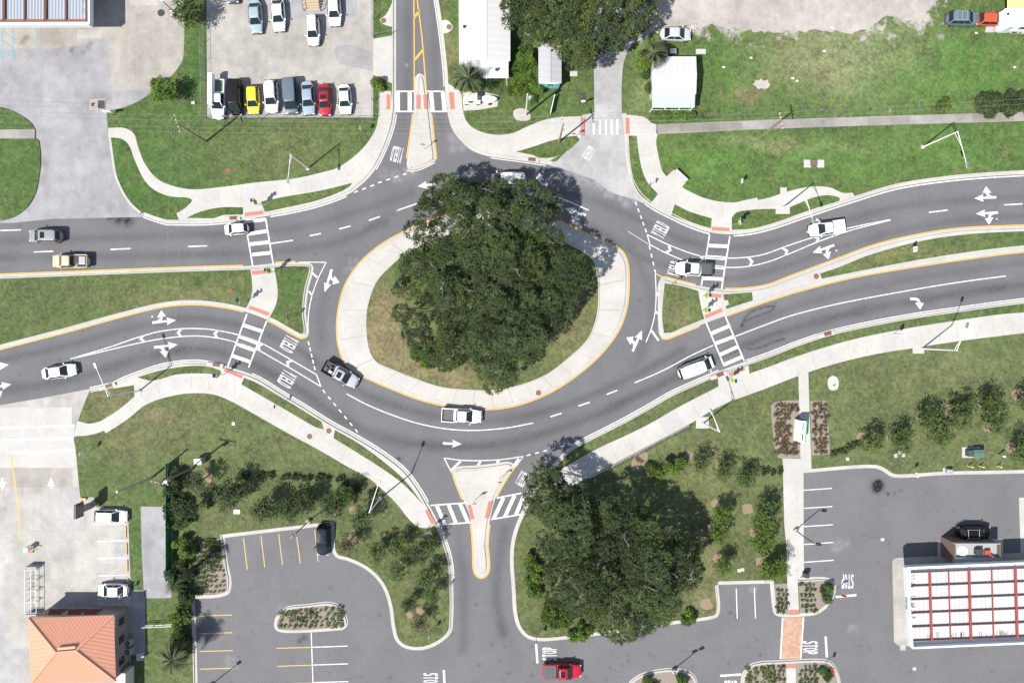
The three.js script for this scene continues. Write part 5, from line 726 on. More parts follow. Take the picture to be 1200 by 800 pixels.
{ // shop with the hipped tile roof
  const o = at(84, 762, 4).setY(.006), t = thing('tile_roofed_shop', 'shop with a hipped terracotta tile roof and mauve walls', 'building', o), e = [at(33, 724, 4), at(133, 720.5, 4), at(135.5, 798, 4), at(35.5, 801, 4)].map(p => p.sub(o)), r = [at(65.5, 764, 6), at(89, 762, 6)].map(p => p.sub(o));
  for (const [a, b, c, d] of [[e[0], e[1], r[1], r[0]], [e[2], e[3], r[0], r[1]], [e[1], e[2], r[1], r[1]], [e[3], e[0], r[0], r[0]]]) mesh('roof_slope', c === d ? (() => { const w = a.distanceTo(b), n = Math.round(w / .36), gs = []; for (let i = 0; i < n; i++) { const t0 = i / n, t1 = (i + 1) / n, mid = .5, f = q => 1 - Math.abs(q - mid) / mid; const P = q => a.clone().lerp(b, q), dir = c.clone().sub(a.clone().lerp(b, .5)), Q = q => P(q).add(dir.clone().multiplyScalar(f(q))); gs.push(ribbed(P(t0), P(t1), Q(t1), Q(t0), .36, .035)); } return merge(gs); })() : (() => { const n = Math.round(a.distanceTo(b) / .36), gs = [], ax = b.clone().sub(a).normalize(), L = a.distanceTo(b), s0 = d.clone().sub(a).dot(ax), s1 = c.clone().sub(a).dot(ax), up = d.clone().sub(a).addScaledVector(ax, -s0); for (let i = 0; i < n; i++) { const t0 = i / n * L, t1 = (i + 1) / n * L, f = q => q < s0 ? q / s0 : q > s1 ? (L - q) / (L - s1) : 1, P = q => a.clone().addScaledVector(ax, q), Q = q => P(q).addScaledVector(up, f(q)); gs.push(ribbed(P(t0), P(t1), Q(t1), Q(t0), .36, .035)); } return merge(gs); })(), roofM.terra, t);
  for (const [a, b] of [[e[0], r[0]], [e[3], r[0]], [e[1], r[1]], [e[2], r[1]], [r[0], r[1]]]) mesh('hip_cap', bar(a.clone().add(V(0, .03, 0)), b.clone().add(V(0, .03, 0)), .13, .13, 8), roofM.terra2, t);
  mesh('ridge_vent', beam(r[0].clone().add(V(.15, -.02, -.42)), r[1].clone().add(V(-.15, -.02, -.42)), .35, .12), roofM.terra2, t);
  const cx = (e[0].x + e[2].x) / 2, cz = (e[0].z + e[2].z) / 2, w = e[1].x - e[0].x - .55, d = e[2].z - e[1].z - .5; mesh('wall', box(w, 3.9, d, cx, 1.95, cz), wall.mauve, t); mesh('eaves', box(w + .5, .16, d + .45, cx, 3.86, cz), wall.mauve, t);
  for (const x of [-3.2, -.6, 1.6]) { const f = mesh('window', box(1.5, 1.3, .08, cx + x, 1.6, cz - d / 2 - .03), windowGlass, t); mesh('frame', box(1.66, .1, .12, cx + x, 2.3, cz - d / 2 - .05), wall.cream, f); const aw = mesh('awning', merge([box(1.8, .06, .7, 0, 0, -.35)]).rotateX(-.5).translate(cx + x, 2.75, cz - d / 2), std({ color: lin(.13, .03, .028), roughness: .9 }), t); }
  for (const z of [-3, -.5, 2.5]) { mesh('window', box(.08, 1.2, 1, cx + w / 2 + .03, 2, cz + z), windowGlass, t); }
  mesh('door', box(.07, 2.1, 1, cx + w / 2 + .03, 1.05, cz + 3.9), wall.brown, t);
}
for (const [y, l] of [[750, 'grey condenser unit beside the tile roofed shop, upper of two'], [760, 'grey condenser unit beside the tile roofed shop, lower of two']]) { const t = thing('condenser_unit', l, 'condenser', at(153.5, y, 0).setY(GY + .015)); mesh('cabinet', rbox(.85, .9, .85, 0, .45, 0, .04), wall.grey, t); mesh('fan_grille', cyl(.34, .34, .04, 0, .9, 0, 20), M.darkMetal, t); mesh('fan_hub', cyl(.1, .1, .05, 0, .92, 0, 12), wall.grey, t); }
{ const t = thing('lean_to_shed', 'small ribbed metal roofed shed behind the tile roofed shop', 'shed', at(140, 798, 2.4).setY(.01)); mesh('wall', box(1.4, 2.2, 3.6, 0, 1.1, .8), wall.cream, t); mesh('roof', ribbed(V(-.8, 2.25, -1.1), V(-.8, 2.25, 2.7), V(.8, 2.45, 2.7), V(.8, 2.45, -1.1), .2, .03), roofM.panel, t); }
struct('concrete_slab', planGeo([[154.2, 691], [170.5, 691], [170.5, 766], [154.2, 767]], GY - .02, GY + .012), M.lot);
struct('concrete_slab', planGeo([[160, 766], [169, 764], [169, 773], [160, 774]], GY - .02, GY + .014), M.concrete);
// flat fuel canopies seen from above
function canopy(label, corners, h, build, legs) {
  const c = corners.map(p => at(p[0], p[1], h)), o = c[0].clone().add(c[2]).multiplyScalar(.5).setY(.004), t = thing('fuel_canopy', label, 'canopy', o), q = rel(o, ...c);
  for (let i = 0; i < 4; i++) { const a = q[i].clone(), b = q[(i + 1) % 4].clone(); a.y = b.y = h - .42 - o.y; mesh('fascia', beam(a, b, i % 2 ? .245 : .25, .84), roofM.fascia, t); }
  const u = (s, v, y) => q[0].clone().lerp(q[1], s).lerp(q[3].clone().lerp(q[2], s), v).setY(y); 
  mesh('ceiling', (() => { const g = planGeo([[0, 0], [1, 0], [1, 1], [0, 1]], 0, 0), P = g.attributes.position; const m = [[0, 0], [1, 0], [1, 1], [0, 1]]; for (let i = 0; i < 4; i++) { const X = P.getX(i) / S + NX, Z = P.getZ(i) / S + NY, p = u(X, Z, h - .8); P.setXYZ(i, p.x, p.y, p.z); } g.computeVertexNormals(); return g; })(), wall.white, t);
  for (const [s, v] of legs) { const p = u(s, v, 0); mesh('column', rbox(.4, h - .75, .4, p.x, (h - .75) / 2, p.z, .03), wall.white, t); }
  build(t, u, o, h); return t;
}
canopy('fuel station canopy with red roof beams over white panels', [[1063.5, 665.5], [1290, 656], [1297, 749.5], [1070, 759.3]], 4.2, (t, u, o, h) => {
  const L = (px, py) => at(px, py, h - .35).sub(o), V5 = [[1069, 670.7, 751.6], [1089.8, 670, 754], [1112, 669.5, 752], [1136, 667.5, 751.4], [1162.6, 667, 750.5], [1190.3, 666, 750], [1217, 665, 749], [1244, 664, 748], [1288, 662, 746]], R = [[670.7], [686.7], [702.6], [718.3], [734.6], [751]].map(r => r[0]), sl = -.0405;
  const X = (i, j) => V5[i][0] + (j / 5) * 2.4, Y = (i, j) => R[j] + (V5[i][0] - 1069) * sl;
  for (let i = 0; i + 1 < V5.length; i++) for (let j = 0; j < 5; j++) { const c = [[i, j], [i + 1, j], [i + 1, j + 1], [i, j + 1]].map(([a, b]) => L(X(a, b), Y(a, b)).setY(h - .62 - rnd() * .01)); mesh('roof_panel', ribbed(c[0], c[1], c[2], c[3], .6, .02, true), rnd() < .5 ? roofM.panel : roofM.white, t); }
  for (let j = 0; j < 6; j++) mesh('cross_beam', beam(L(1068, R[j] + .1).setY(h - .42), L(1289, R[j] + 220 * sl).setY(h - .42), .13, .18), roofM.redDark, t);
  V5.forEach((v, i) => { if (i && i < 8) mesh('main_beam', beam(L(X(i, 0), Y(i, 0) - 1).setY(h - .36), L(X(i, 5), Y(i, 5) + 1.5).setY(h - .36), i % 2 ? .26 : .09, i % 2 ? .24 : .2), roofM.red, t); });
  for (let i = 0; i < 46; i++) { const k = rnd() < .5, x = k ? rr(1075, 1200) : 1069, y = k ? 749.5 - (x - 1069) * .04 : rr(674, 745), a = L(x, y).setY(h - .58), b = L(k ? x : x + rr(2, 6), k ? y - rr(3, 7) : y).setY(h - .58); mesh('bracket', beam(a, b, .03, .06), roofM.redDark, t); }
  for (let i = 0; i < 3; i++) mesh('fascia_letter', box(.02, .4, .5, L(1064.5, 702 + i * 5).x - .16, h - .45, L(1064.5, 702 + i * 5).z), [M.cyan, M.paleYellow, M.cyan][i], t);
}, [[.2, .25], [.2, .75], [.8, .25], [.8, .75]]);
struct('concrete_slab', planGeo([[1046, 657], [1050, 653.5], [1330, 642], [1336, 744], [1062, 757], [1062, 762], [1055, 762], [1055, 757.5], [1048, 752]], .004, .012), M.lotPale);
struct('concrete_slab', planGeo([[1099, 634.3], [1176, 631], [1176, 660], [1099, 663]], .012, .02), M.concrete);
struct('concrete_slab', planGeo([[1194.5, 583], [1400, 575], [1400, 680], [1197, 655]], .004, .011), M.concrete);
{ const o = at(1146, 648, 3).setY(.02), t = thing('equipment_kiosk', 'small dark kiosk with open roof well behind the fuel canopy', 'building', o), c = [at(1116.5, 636, 3), at(1170, 634.5, 3), at(1174, 657.5, 3), at(1117.5, 659, 3)].map(p => p.sub(o)); const w = c[1].x - c[0].x, d = c[2].z - c[1].z;
  mesh('wall', box(w, 2.5, d, 0, 1.25, 0), wall.brown, t); for (const [x, z, a, b] of [[0, -d / 2 + .06, w, .12], [0, d / 2 - .35, w, .7]]) mesh('parapet', box(a, .55, b, x, 2.77, z), wall.grey, t); for (const s of [1, -1]) mesh('parapet', box(.12, .55, d - .85, s * (w / 2 - .06), 2.77, -.29), wall.brown, t);
  mesh('roof_deck', box(w - .3, .04, d - .9, 0, 2.52, -.3), wall.grey, t); mesh('trim', box(w * .7, .06, .1, .5, 3.06, d / 2 - .1), wall.white, t); mesh('vent_dome', new THREE.SphereGeometry(.72, 24, 8, 0, 6.283, 0, 1.57).scale(1, .35, 1).translate(-1.7, 2.54, -.2), wall.white, t); mesh('fan_unit', rbox(.9, .7, .8, .2, 2.9, -.2, .05), M.darkMetal, t); mesh('red_machine', merge([rbox(.7, .5, .6, 1.45, 2.8, -.1, .05), bar(V(1.3, 2.8, 0), V(2.1, 3.1, .5), .07)]), std({ color: lin(.35, .04, .03), roughness: .5 }), t); }
canopy('rust streaked flat canopy with pale ribbed panels above the driveway', [[-190, -120], [103, -120], [103.5, 27.5], [-190, 29.5]], 4.2, (t, u, o, h) => {
  const L = (px, py) => at(px, py, h - .35).sub(o), xs = [-188, -160, -132, -104, -76, -48, -21, 4, 28.5, 52.5, 77, 101.5];
  for (let i = 0; i + 1 < xs.length; i++) for (const [y0, y1] of [[-118, -46], [-45.6, 23.5]]) { const a = xs[i] + 1.3, b = xs[i + 1] - 1, c = [[a, y1], [b, y1], [b, y0], [a, y0]].map(([x, y]) => L(x, y).setY(h - .62)); mesh('roof_panel', ribbed(c[0], c[1], c[2], c[3], .42, .11, true), roofM.blue, t); const rs = mesh('rust_edge', beam(L(a + .3, y1 - .8).setY(h - .585), L(b - .3, y1 - .8).setY(h - .585), .22, .02), std({ color: lin(.30, .22, .15), roughness: 1 }), t); }
  xs.forEach((x, i) => mesh('main_beam', beam(L(x, -118).setY(h - .45), L(x, 24.5).setY(h - .45), i % 2 ? .36 : .2, .3), roofM.redDark, t)); mesh('cross_beam', beam(L(-188, 24.3).setY(h - .46), L(101, 23.5).setY(h - .46), .26, .25), M.rust, t);
  for (let i = 0; i < 6; i++) mesh('bracket', beam(L(95, -2 + i * 2.2 + (i > 2 ? 5 : 0)).setY(h - .5), L(98, -2 + i * 2.2 + (i > 2 ? 5 : 0)).setY(h - .5), .03, .05), M.rust, t);
}, [[.3, .3], [.3, .8], [.8, .3], [.8, .8]]);
// houses along the top street
function gable(name, label, cat, img, h, rise, axis, mats, o = {}) {           // img: [x0,y0,x1,y1] eave rectangle as seen; axis 'x' or 'y' ridge
  const a = at(img[0], img[1], h), b = at(img[2], img[3], h), c = a.clone().add(b).multiplyScalar(.5).setY(GY), t = thing(name, label, cat, c), w = b.x - a.x, d = b.z - a.z, H0 = h - GY, rz = o.ridge || 0;
  const E = [[-w / 2, -d / 2], [w / 2, -d / 2], [w / 2, d / 2], [-w / 2, d / 2]].map(([x, z]) => V(x, H0, z));
  if (axis === 'x') { const r0 = V(-w / 2, H0 + rise, rz), r1 = V(w / 2, H0 + rise, rz); mesh('roof_slope', ribbed(E[3], E[2], r1, r0, .9, .02, true), mats.roof2 || mats.roof, t); mesh('roof_slope', ribbed(E[1], E[0], r0, r1, .9, .02, true), mats.roof, t); mesh('ridge_cap', beam(r0.clone().setY(H0 + rise + .03), r1.clone().setY(H0 + rise + .03), .25, .04), mats.roof, t); }
  else { const r0 = V(rz, H0 + rise, -d / 2), r1 = V(rz, H0 + rise, d / 2); mesh('roof_slope', ribbed(E[0], E[3], r1, r0, .9, .02, true), mats.roof, t); mesh('roof_slope', ribbed(E[2], E[1], r0, r1, .9, .02, true), mats.roof, t); mesh('ridge_cap', beam(r0.clone().setY(H0 + rise + .03), r1.clone().setY(H0 + rise + .03), .25, .04), mats.roof, t); }
  mesh('wall', box(w - .35, H0 - .02, d - .3, 0, (H0 - .02) / 2, 0), mats.wall, t); mesh('eaves', box(w - .02, .1, d - .02, 0, H0 - .07, 0), mats.trim || mats.roof, t);
  return { t, w, d, H0 };
}
{ const { t, w, d, H0 } = gable('white_roofed_house', 'long house with bright white metal roof and porch at its end', 'house', [541.5, -70, 598, 71.5], 3.2, .5, 'y', { roof: roofM.white, wall: wall.white });
  mesh('porch_roof', ribbed(V(-w / 2 + .35, H0 - .35, d / 2 + 2.2), V(w / 2 - .25, H0 - .35, d / 2 + 2.2), V(w / 2 - .25, H0 - .1, d / 2 - .05), V(-w / 2 + .35, H0 - .1, d / 2 - .05), .8, .02, true), roofM.white, t); for (const x of [-w / 2 + .5, 0, w / 2 - .5]) mesh('porch_post', box(.12, H0 - .4, .12, x, (H0 - .4) / 2, d / 2 + 2.05), wall.white, t);
  for (const [x, z] of [[-w / 2 + .3, -3.6 + d / 2 - 1], [.3, d / 2 - 5.5], [1.4, d / 2 + 1.2]]) mesh('roof_vent', cyl(.2, .16, .35, x, H0 + .05, z, 10), M.darkMetal, t); for (const z of [d / 2 - 2, d / 2 - 6]) mesh('window', box(.06, 1, 1.2, w / 2 - .15, 1.6, z), windowGlass, t); }
struct('concrete_slab', planGeo([[537, -60], [542, -60], [543, 76], [538, 76]], GY - .02, GY + .016), M.concrete);
{ const { t, w, d, H0 } = gable('teal_shed', 'little teal shed with pale shingled roof under the oak', 'shed', [631, 52, 658, 97.5], 2.6, .35, 'y', { roof: roofM.shingle, wall: wall.teal, trim: wall.white });
  const wn = mesh('window', box(1, .6, .06, .1, 1.5, d / 2 - .13), windowGlass, t); mesh('frame', merge([box(1.3, .1, .05, .1, 1.85, d / 2 - .14), box(1.3, .1, .05, .1, 1.15, d / 2 - .14), box(.1, .7, .05, -.5, 1.5, d / 2 - .14), box(.1, .7, .05, .7, 1.5, d / 2 - .14)]), wall.white, wn); mesh('door', box(.06, 1.9, .8, w / 2 - .16, .95, .6), wall.white, t); mesh('roof_vent', cyl(.14, .12, .3, .2, H0 + .25, -d / 2 + 1, 8), M.darkMetal, t); }
{ const { t, w, d, H0 } = gable('white_cottage', 'white roofed cottage with a pale mint porch awning', 'house', [765, 66, 816, 110], 2.9, .35, 'x', { roof: roofM.white, wall: wall.mint, trim: wall.white });
  mesh('awning', ribbed(V(-w / 2, H0 - .42, d / 2 + 1.75), V(w / 2 - .1, H0 - .42, d / 2 + 1.75), V(w / 2 - .1, H0 - .08, d / 2 - .02), V(-w / 2, H0 - .08, d / 2 - .02), .4, .025, true), std({ color: lin(.31, .345, .345), roughness: .6 }), t); for (const x of [-w / 2 + .15, -w / 6, w / 6, w / 2 - .25]) mesh('porch_post', box(.1, H0 - .45, .1, x, (H0 - .45) / 2, d / 2 + 1.6), wall.white, t); mesh('porch_rail', box(w - .4, .06, .06, 0, 1, d / 2 + 1.6), wall.mint, t); mesh('window', box(1.2, 1, .06, -1.2, 1.5, d / 2 - .12), windowGlass, t); mesh('door', box(.9, 2, .06, 1.2, 1, d / 2 - .12), wall.white, t); }
{ const t = thing('window_air_conditioner', 'grey air conditioner box behind the white cottage', 'air conditioner', at(789, 60, 1).setY(GY)); mesh('cabinet', rbox(.9, 1, .7, 0, .5, 0, .04), M.galv, t); mesh('grille', box(.7, .6, .03, 0, .5, .36), M.darkMetal, t); }
for (const [x, y, w, d, l] of [[821, 61, 1.4, .7, 'small concrete step beside the cottage'], [672, 87, 1.1, .7, 'small concrete step beside the teal shed'], [650, 85, .8, .6, 'tan mat beside the teal shed door']]) tag(mesh('concrete_step', rbox(w, .16, d, gx(x), GY + .08, gz(y), .02), M.concrete), l, 'step');
{ const t = thing('wooden_stairs', 'wooden stairs with railings leading up off the gravel lot', 'stairs', at(366, 4, .3).setY(GY + .02)); for (let i = 0; i < 7; i++) mesh('tread', rbox(2.2, .06, .3, -.05, .18 * (i + 1), .85 - i * .3, .01), M.deck, t); for (let i = 0; i < 10; i++) mesh('deck_board', rbox(2.4, .05, .27, 0, 1.3, -1.25 - i * .29, .01), M.deck, t); for (const s of [1, -1]) { mesh('handrail', bar(V(s * 1.18, 1.0, .95), V(s * 1.18, 2.2, -1.1), .045), M.wood, t); mesh('newel_post', box(.1, 1.05, .1, s * 1.18, .5, .98), M.wood, t); mesh('newel_post', box(.1, 2.2, .1, s * 1.18, 1.1, -1.15), M.wood, t); mesh('handrail', bar(V(s * 1.18, 2.2, -1.15), V(s * 1.18, 2.2, -4), .045), M.wood, t); for (let i = 0; i < 3; i++) mesh('baluster', box(.05, 1, .05, s * 1.18, .9 + i * .32, .45 - i * .55), M.wood, t); } }
{ const t = thing('camper_trailer', 'white camper trailer behind the faded red car', 'trailer', at(1196, 22.5, 1.8).setY(GY)); mesh('body', rbox(5.2, 2, 2.45, 0, 1.4, 0, .18), wall.white, t); mesh('roof_vent', rbox(.8, .12, .8, -.3, 2.44, 0, .04), wall.mint, t); mesh('roof_vent', rbox(.35, .1, .35, -2.2, 2.44, -.4, .03), M.darkMetal, t); for (const s of [1, -1]) mesh('wheel', cyl(.34, .34, .22, 0, -.11, 0, 18).rotateX(Math.PI / 2).translate(.3, .34, s * 1.1), M.rubber, t); mesh('hitch', bar(V(-2.6, .5, 0), V(-3.3, .4, 0), .05), M.darkMetal, t); mesh('window', box(1.2, .6, .04, .5, 1.7, 1.23), windowGlass, t); mesh('door', box(.7, 1.7, .04, -1.4, 1.35, 1.23), wall.mint, t); }
{ const t = thing('lime_canopy_tent', 'lime green pop-up tent beside the camper trailer', 'tent', at(1198, -7, 2.2).setY(GY)), lm = std({ color: lin(.52, .62, .16), roughness: .8 }); mesh('tent_roof', new THREE.ConeGeometry(3, .9, 4, 1).rotateY(Math.PI / 4).translate(0, 2.7, 0), lm, t); for (const [x, z] of [[-2, -2], [2, -2], [-2, 2], [2, 2]]) mesh('pole', cyl(.03, .03, 2.3, x, 0, z, 6), M.galv, t); mesh('guy_strap', bar(V(-2, 2.3, 2), V(-3, .05, 2.6), .03), lm, t); }
for (let i = 0; i < 4; i++) tag(mesh('metal_sheet', box(1.5, .03, .75, 0, 0, 0).rotateX(.35).translate(gx(1160 + i * 14), GY + .16, gz(35.5 + i * .6)), M.galv), 'loose grey metal sheet lying along the camper trailer', 'metal sheet', 'metal sheets by the camper');
// fences
function chainLink(label, pts, h, post = 12, mat = M.fence) {
  const o = at(...pts[0], 0).setY(GY), t = thing('chain_link_fence', label, 'fence', o), wires = [];
  for (let i = 0; i + 1 < pts.length; i++) { const a = at(...pts[i], 0).setY(0).sub(o.clone().setY(0)), b = at(...pts[i + 1], 0).setY(0).sub(o.clone().setY(0)), L = a.distanceTo(b), n = Math.max(1, Math.round(L / 2.6));
    for (let k = i ? 1 : 0; k <= n; k++) { const p = a.clone().lerp(b, k / n); mesh('post', cyl(.035, .035, h + .05, p.x, 0, p.z, 8), mat, t); }
    for (const y of [h, .06]) mesh('rail', bar(a.clone().setY(y), b.clone().setY(y), .022, .022, 6), mat, t);
    const m = Math.round(L / .3); for (let k = 0; k < m; k++) for (const s of [0, 1]) { const u = a.clone().lerp(b, k / m), v = a.clone().lerp(b, Math.min(1, (k + h / .5) / m)); wires.push(bar(u.setY(s ? h : .06), v.setY(s ? .06 : h), .006, .006, 3)); } }
  const w = mesh('wire_mesh', merge(wires), mat, t); w.userData.kind = 'stuff'; return t;
}
chainLink('chain link fence round the gravel car park', [[237, -60], [241.5, 139.5], [437.5, 141.5], [438, 96]], 1.5); chainLink('short chain link fence beside the driveway apron', [[438, 44], [438, -60]], 1.5); chainLink('chain link fence stub beside the grass patch', [[438, 44.5], [458, 41]], 1.2);
{ const o = at(201.5, 541, 0).setY(GY), t = thing('green_mesh_fence', 'green mesh fence along the ragged hedge', 'fence', o), gm = std({ color: lin(.02, .14, .05), roughness: .8 }), e = at(201.5, 676, 0).sub(at(201.5, 541, 0)); for (let i = 0; i < 9; i++) mesh('screen_panel', box(.04, 1.7, e.z / 9 - .04, 0, .9, e.z * (i + .5) / 9), gm, t); for (let i = 0; i <= 9; i++) mesh('post', cyl(.04, .04, 1.85, -.05, 0, e.z * i / 9, 8), gm, t); }
{ const o = at(172, 731, 0).setY(GY), t = thing('white_pipe_gate', 'low white pipe gate across the grass strip', 'gate', o), L = at(205, 729, 0).x - o.x; for (const y of [.5, 1.1]) mesh('rail', bar(V(0, y, 0), V(L, y, -.2), .045), M.lampWhite, t); for (let i = 0; i < 4; i++) mesh('post', cyl(.05, .05, 1.2, L * i / 3, 0, -.2 * i / 3, 8), M.lampWhite, t); }
{ const pts = crv([[690, 560], [720, 545], [750, 529], [780, 513], [808, 498.5]]), o = at(690, 560, 0).setY(GY), t = thing('pavement_railing', 'long dark railing along the edge of the south pavement', 'railing', o), wp = pts.map(p => at(p[0], p[1] + .8, 0).sub(at(690, 560, 0))); for (const y of [.45, .95]) for (let i = 0; i + 1 < wp.length; i++) mesh('rail', bar(wp[i].clone().setY(y), wp[i + 1].clone().setY(y), .028, .028, 6), M.darkMetal, t); for (let i = 0; i < wp.length; i += 2) mesh('post', cyl(.03, .03, .97, wp[i].x, 0, wp[i].z, 8), M.darkMetal, t); mesh('plinth', sweepGeo(pts, [[-.6, -.01], [-.6, .1], [1.0, .1], [1, -.01]], 1).translate(-o.x, GY - o.y, -o.z), M.kerb, t); }
// ---------------------------------------------------------------- street furniture
function streetLamp(bx, by, ax, ay, label, h = 7.6) {
  const b = at(bx, by, 0).setY(GY), t = thing('street_lamp', label, 'street lamp', b, 0, 'mast arm street lamps'), e = at(ax, ay, h + .5).sub(b), top = V(0, h, 0);
  mesh('base', rbox(.5, .12, .5, 0, .06, 0, .03), M.concrete, t); mesh('pole', bar(V(0, .1, 0), top, .12, .075, 12), M.lampWhite, t);
  const arm = mesh('arm', merge([bar(top.clone().setY(h - .05), e.clone().setY(h + .35), .055, .04), bar(top.clone().setY(h - .6), e.clone().multiplyScalar(.45).setY(h + .1), .035, .03)]), M.lampWhite, t);
  const hd = mesh('lamp_head', rbox(.75, .14, .36, 0, 0, 0, .06).rotateY(-Math.atan2(e.z, e.x)).translate(e.x, h + .36, e.z), M.steel, t); mesh('lens', cyl(.13, .13, .05, e.x, h + .27, e.z, 12), lampGlass, hd);
}
streetLamp(361, 197.5, 337, 212, 'street lamp beside the north-west pavement and power pole'); streetLamp(1081, 172.5, 1134, 194, 'street lamp on the lawn below the footpath hedge'); streetLamp(917, 243.5, 953.5, 259, 'street lamp on the turf pocket beside the white pickup'); streetLamp(1080, 408.5, 1134, 381, 'street lamp on the pavement edge above the young tree row'); streetLamp(824, 496, 834, 482, 'street lamp at the end of the pavement railing'); streetLamp(446, 583, 443.5, 566, 'street lamp behind the south-west pavement by the crossing'); streetLamp(164, 457.5, 111, 428, 'street lamp on the pavement beside the concrete drive');
for (const [x, y, w, d] of [[917, 245, 2, 1.4], [823, 495, 1.8, 1.6], [1076, 409, 1.6, 1.2], [918, 224, .9, 1]]) struct('concrete_slab', box(w, .05, d, gx(x), GY + .01, gz(y)), M.concrete);
function lotLamp(bx, by, dx, dz, label, h = 6, heads = 1) { const b = at(bx, by, 0).setY(GY), t = thing('parking_lamp', label, 'street lamp', b); mesh('base', cyl(.3, .28, .6, 0, 0, 0, 16), M.concrete, t); mesh('pole', bar(V(0, .6, 0), V(0, h, 0), .075, .06, 10), M.darkMetal, t); for (let i = 0; i < heads; i++) { const s = i ? -1 : 1; mesh('arm', bar(V(0, h - .1, 0), V(dx * s * .7, h, dz * s * .7), .035), M.darkMetal, t); mesh('lamp_head', rbox(.7, .16, .42, 0, 0, 0, .05).rotateY(-Math.atan2(dz, dx)).translate(dx * s, h, dz * s), M.black, t); } }
lotLamp(931.5, 620.5, .6, .1, 'dark parking lamp on the path beside the white bays'); lotLamp(362, 610, -.5, .4, 'dark parking lamp above the yellow bays by black suv'); lotLamp(789, 784.5, .5, -.2, 'dark twin parking lamp on the island below the drive', 6, 2); lotLamp(246, 803, .5, -.4, 'dark parking lamp at the yellow bays by the hedge'); 
// power poles and wires
function powerPole(bx, by, h, label, o = {}) {
  const b = at(bx, by, 0).setY(GY), t = thing('power_pole', label, 'power pole', b); mesh('pole', bar(V(0, 0, 0), V(0, h, 0), .15, .1, 10), o.mat || M.wood, t);
  if (o.arm) { const [ax, az] = o.arm; mesh('cross_arm', beam(V(-ax, h - .4, -az), V(ax, h - .4, az), .1, .12), M.wood, t); for (const k of [-.95, -.4, .4, .95]) mesh('insulator', cyl(.06, .05, .22, ax * k, h - .33, az * k, 8), wall.white, t); }
  if (o.can) { const c = mesh('transformer', cyl(.24, .24, .75, .32, h - 1.7, 0, 14), M.galv, t); mesh('bushing', cyl(.05, .04, .2, .32, h - .95, 0, 6), wall.white, c); }
  return b.clone().setY(GY + h);
}
const p1 = powerPole(242, 166, 8.6, 'wooden power pole with double arm near the gravel car park', { arm: [.35, 1.1] }), p2 = powerPole(616.5, 135, 8.5, 'pale power pole with transformer beside the teal shed', { can: true, mat: wall.cream }), p3 = powerPole(655, 166.5, 8.4, 'wooden power pole on the turf pocket by the side street', { arm: [.2, 1] }), p4 = powerPole(888, 163, 8.6, 'wooden power pole below the north-east footpath', { arm: [.2, 1] }), p5 = powerPole(225, 549, 9, 'wooden power pole with transformer by the lower hedge', { arm: [1.1, .2], can: true }); powerPole(178.5, 559, 8.6, 'slim grey pole on the lawn above the concrete slab', { mat: M.galv });
const wireMat = std({ color: lin(.26, .26, .25), roughness: .6 });
function wire(a, b, sag, label, group) { const pts = []; for (let i = 0; i <= 14; i++) { const t = i / 14; pts.push(a.clone().lerp(b, t).add(V(0, -sag * 4 * t * (1 - t), 0))); } tag(mesh('overhead_wire', new THREE.TubeGeometry(new THREE.CatmullRomCurve3(pts), 28, .008, 4), wireMat), label, 'wire', group); }
const wg = 'overhead wires along the north pavement'; const far1 = at(-230, 150, 0).setY(8.4), far4 = at(1420, 130, 0).setY(8.4);
for (const k of [-1, -.4, .4, 1]) { const z = V(0, -.3, k * 1.05); wire(far1.clone().add(z), p1.clone().add(z), .35, 'overhead wire running west from the pole near the gravel car park', wg + ' west'); wire(p1.clone().add(z), p3.clone().add(z), .5, 'overhead wire between the car park pole and the side street pole', wg); wire(p3.clone().add(z), p4.clone().add(z), .4, 'overhead wire between the side street pole and footpath pole', wg + ' east'); if (k < 0) wire(p4.clone().add(z), far4.clone().add(z), .4, 'overhead wire running east from the footpath pole', wg + ' far east'); }
for (const k of [-.9, .9]) wire(p1.clone().add(V(k * .8, -.3, 0)), p5.clone().add(V(k, -.3, 0)), .4, 'overhead wire crossing the west road between two power poles', 'wires over the west road');
// signs
const limeMat = std({ color: lin(.42, .62, .03), roughness: .5 }), signBack = M.galv, redMat = std({ color: lin(.45, .02, .02), roughness: .5 }), solar = std({ color: lin(.02, .03, .09), roughness: .15 });
function crossingSign(px, py, face, label) {               // flashing-beacon pedestrian sign, face = direction the plate looks, degrees in the picture
  const t = thing('crossing_sign', label, 'sign', at(px, py, 0).setY(SY), -face * Math.PI / 180, 'yellow pedestrian crossing signs'); mesh('post', cyl(.045, .045, 3.3, 0, 0, 0, 8), M.galv, t);
  const plate = mesh('plate', new THREE.BoxGeometry(.03, .76, .76).rotateX(Math.PI / 4).translate(.07, 2.55, 0), limeMat, t); mesh('figure', merge([new THREE.SphereGeometry(.045, 8, 6).scale(.2, 1, 1).translate(.088, 2.76, 0), box(.006, .2, .08, .088, 2.6, 0), box(.006, .2, .04, .088, 2.42, .06).rotateX(0), box(.006, .2, .04, .088, 2.42, -.06)]), M.black, plate);
  mesh('beacon_bar', rbox(.1, .16, .62, .08, 2.05, 0, .02), M.black, t); mesh('arrow_plate', box(.025, .3, .6, .07, 1.75, 0), limeMat, t); mesh('solar_panel', rbox(.42, .03, .5, 0, 0, 0, .01).rotateZ(.5).translate(0, 3.42, 0), solar, t); mesh('control_box', rbox(.16, .3, .2, -.09, 2.9, 0, .02), M.lampWhite, t);
}
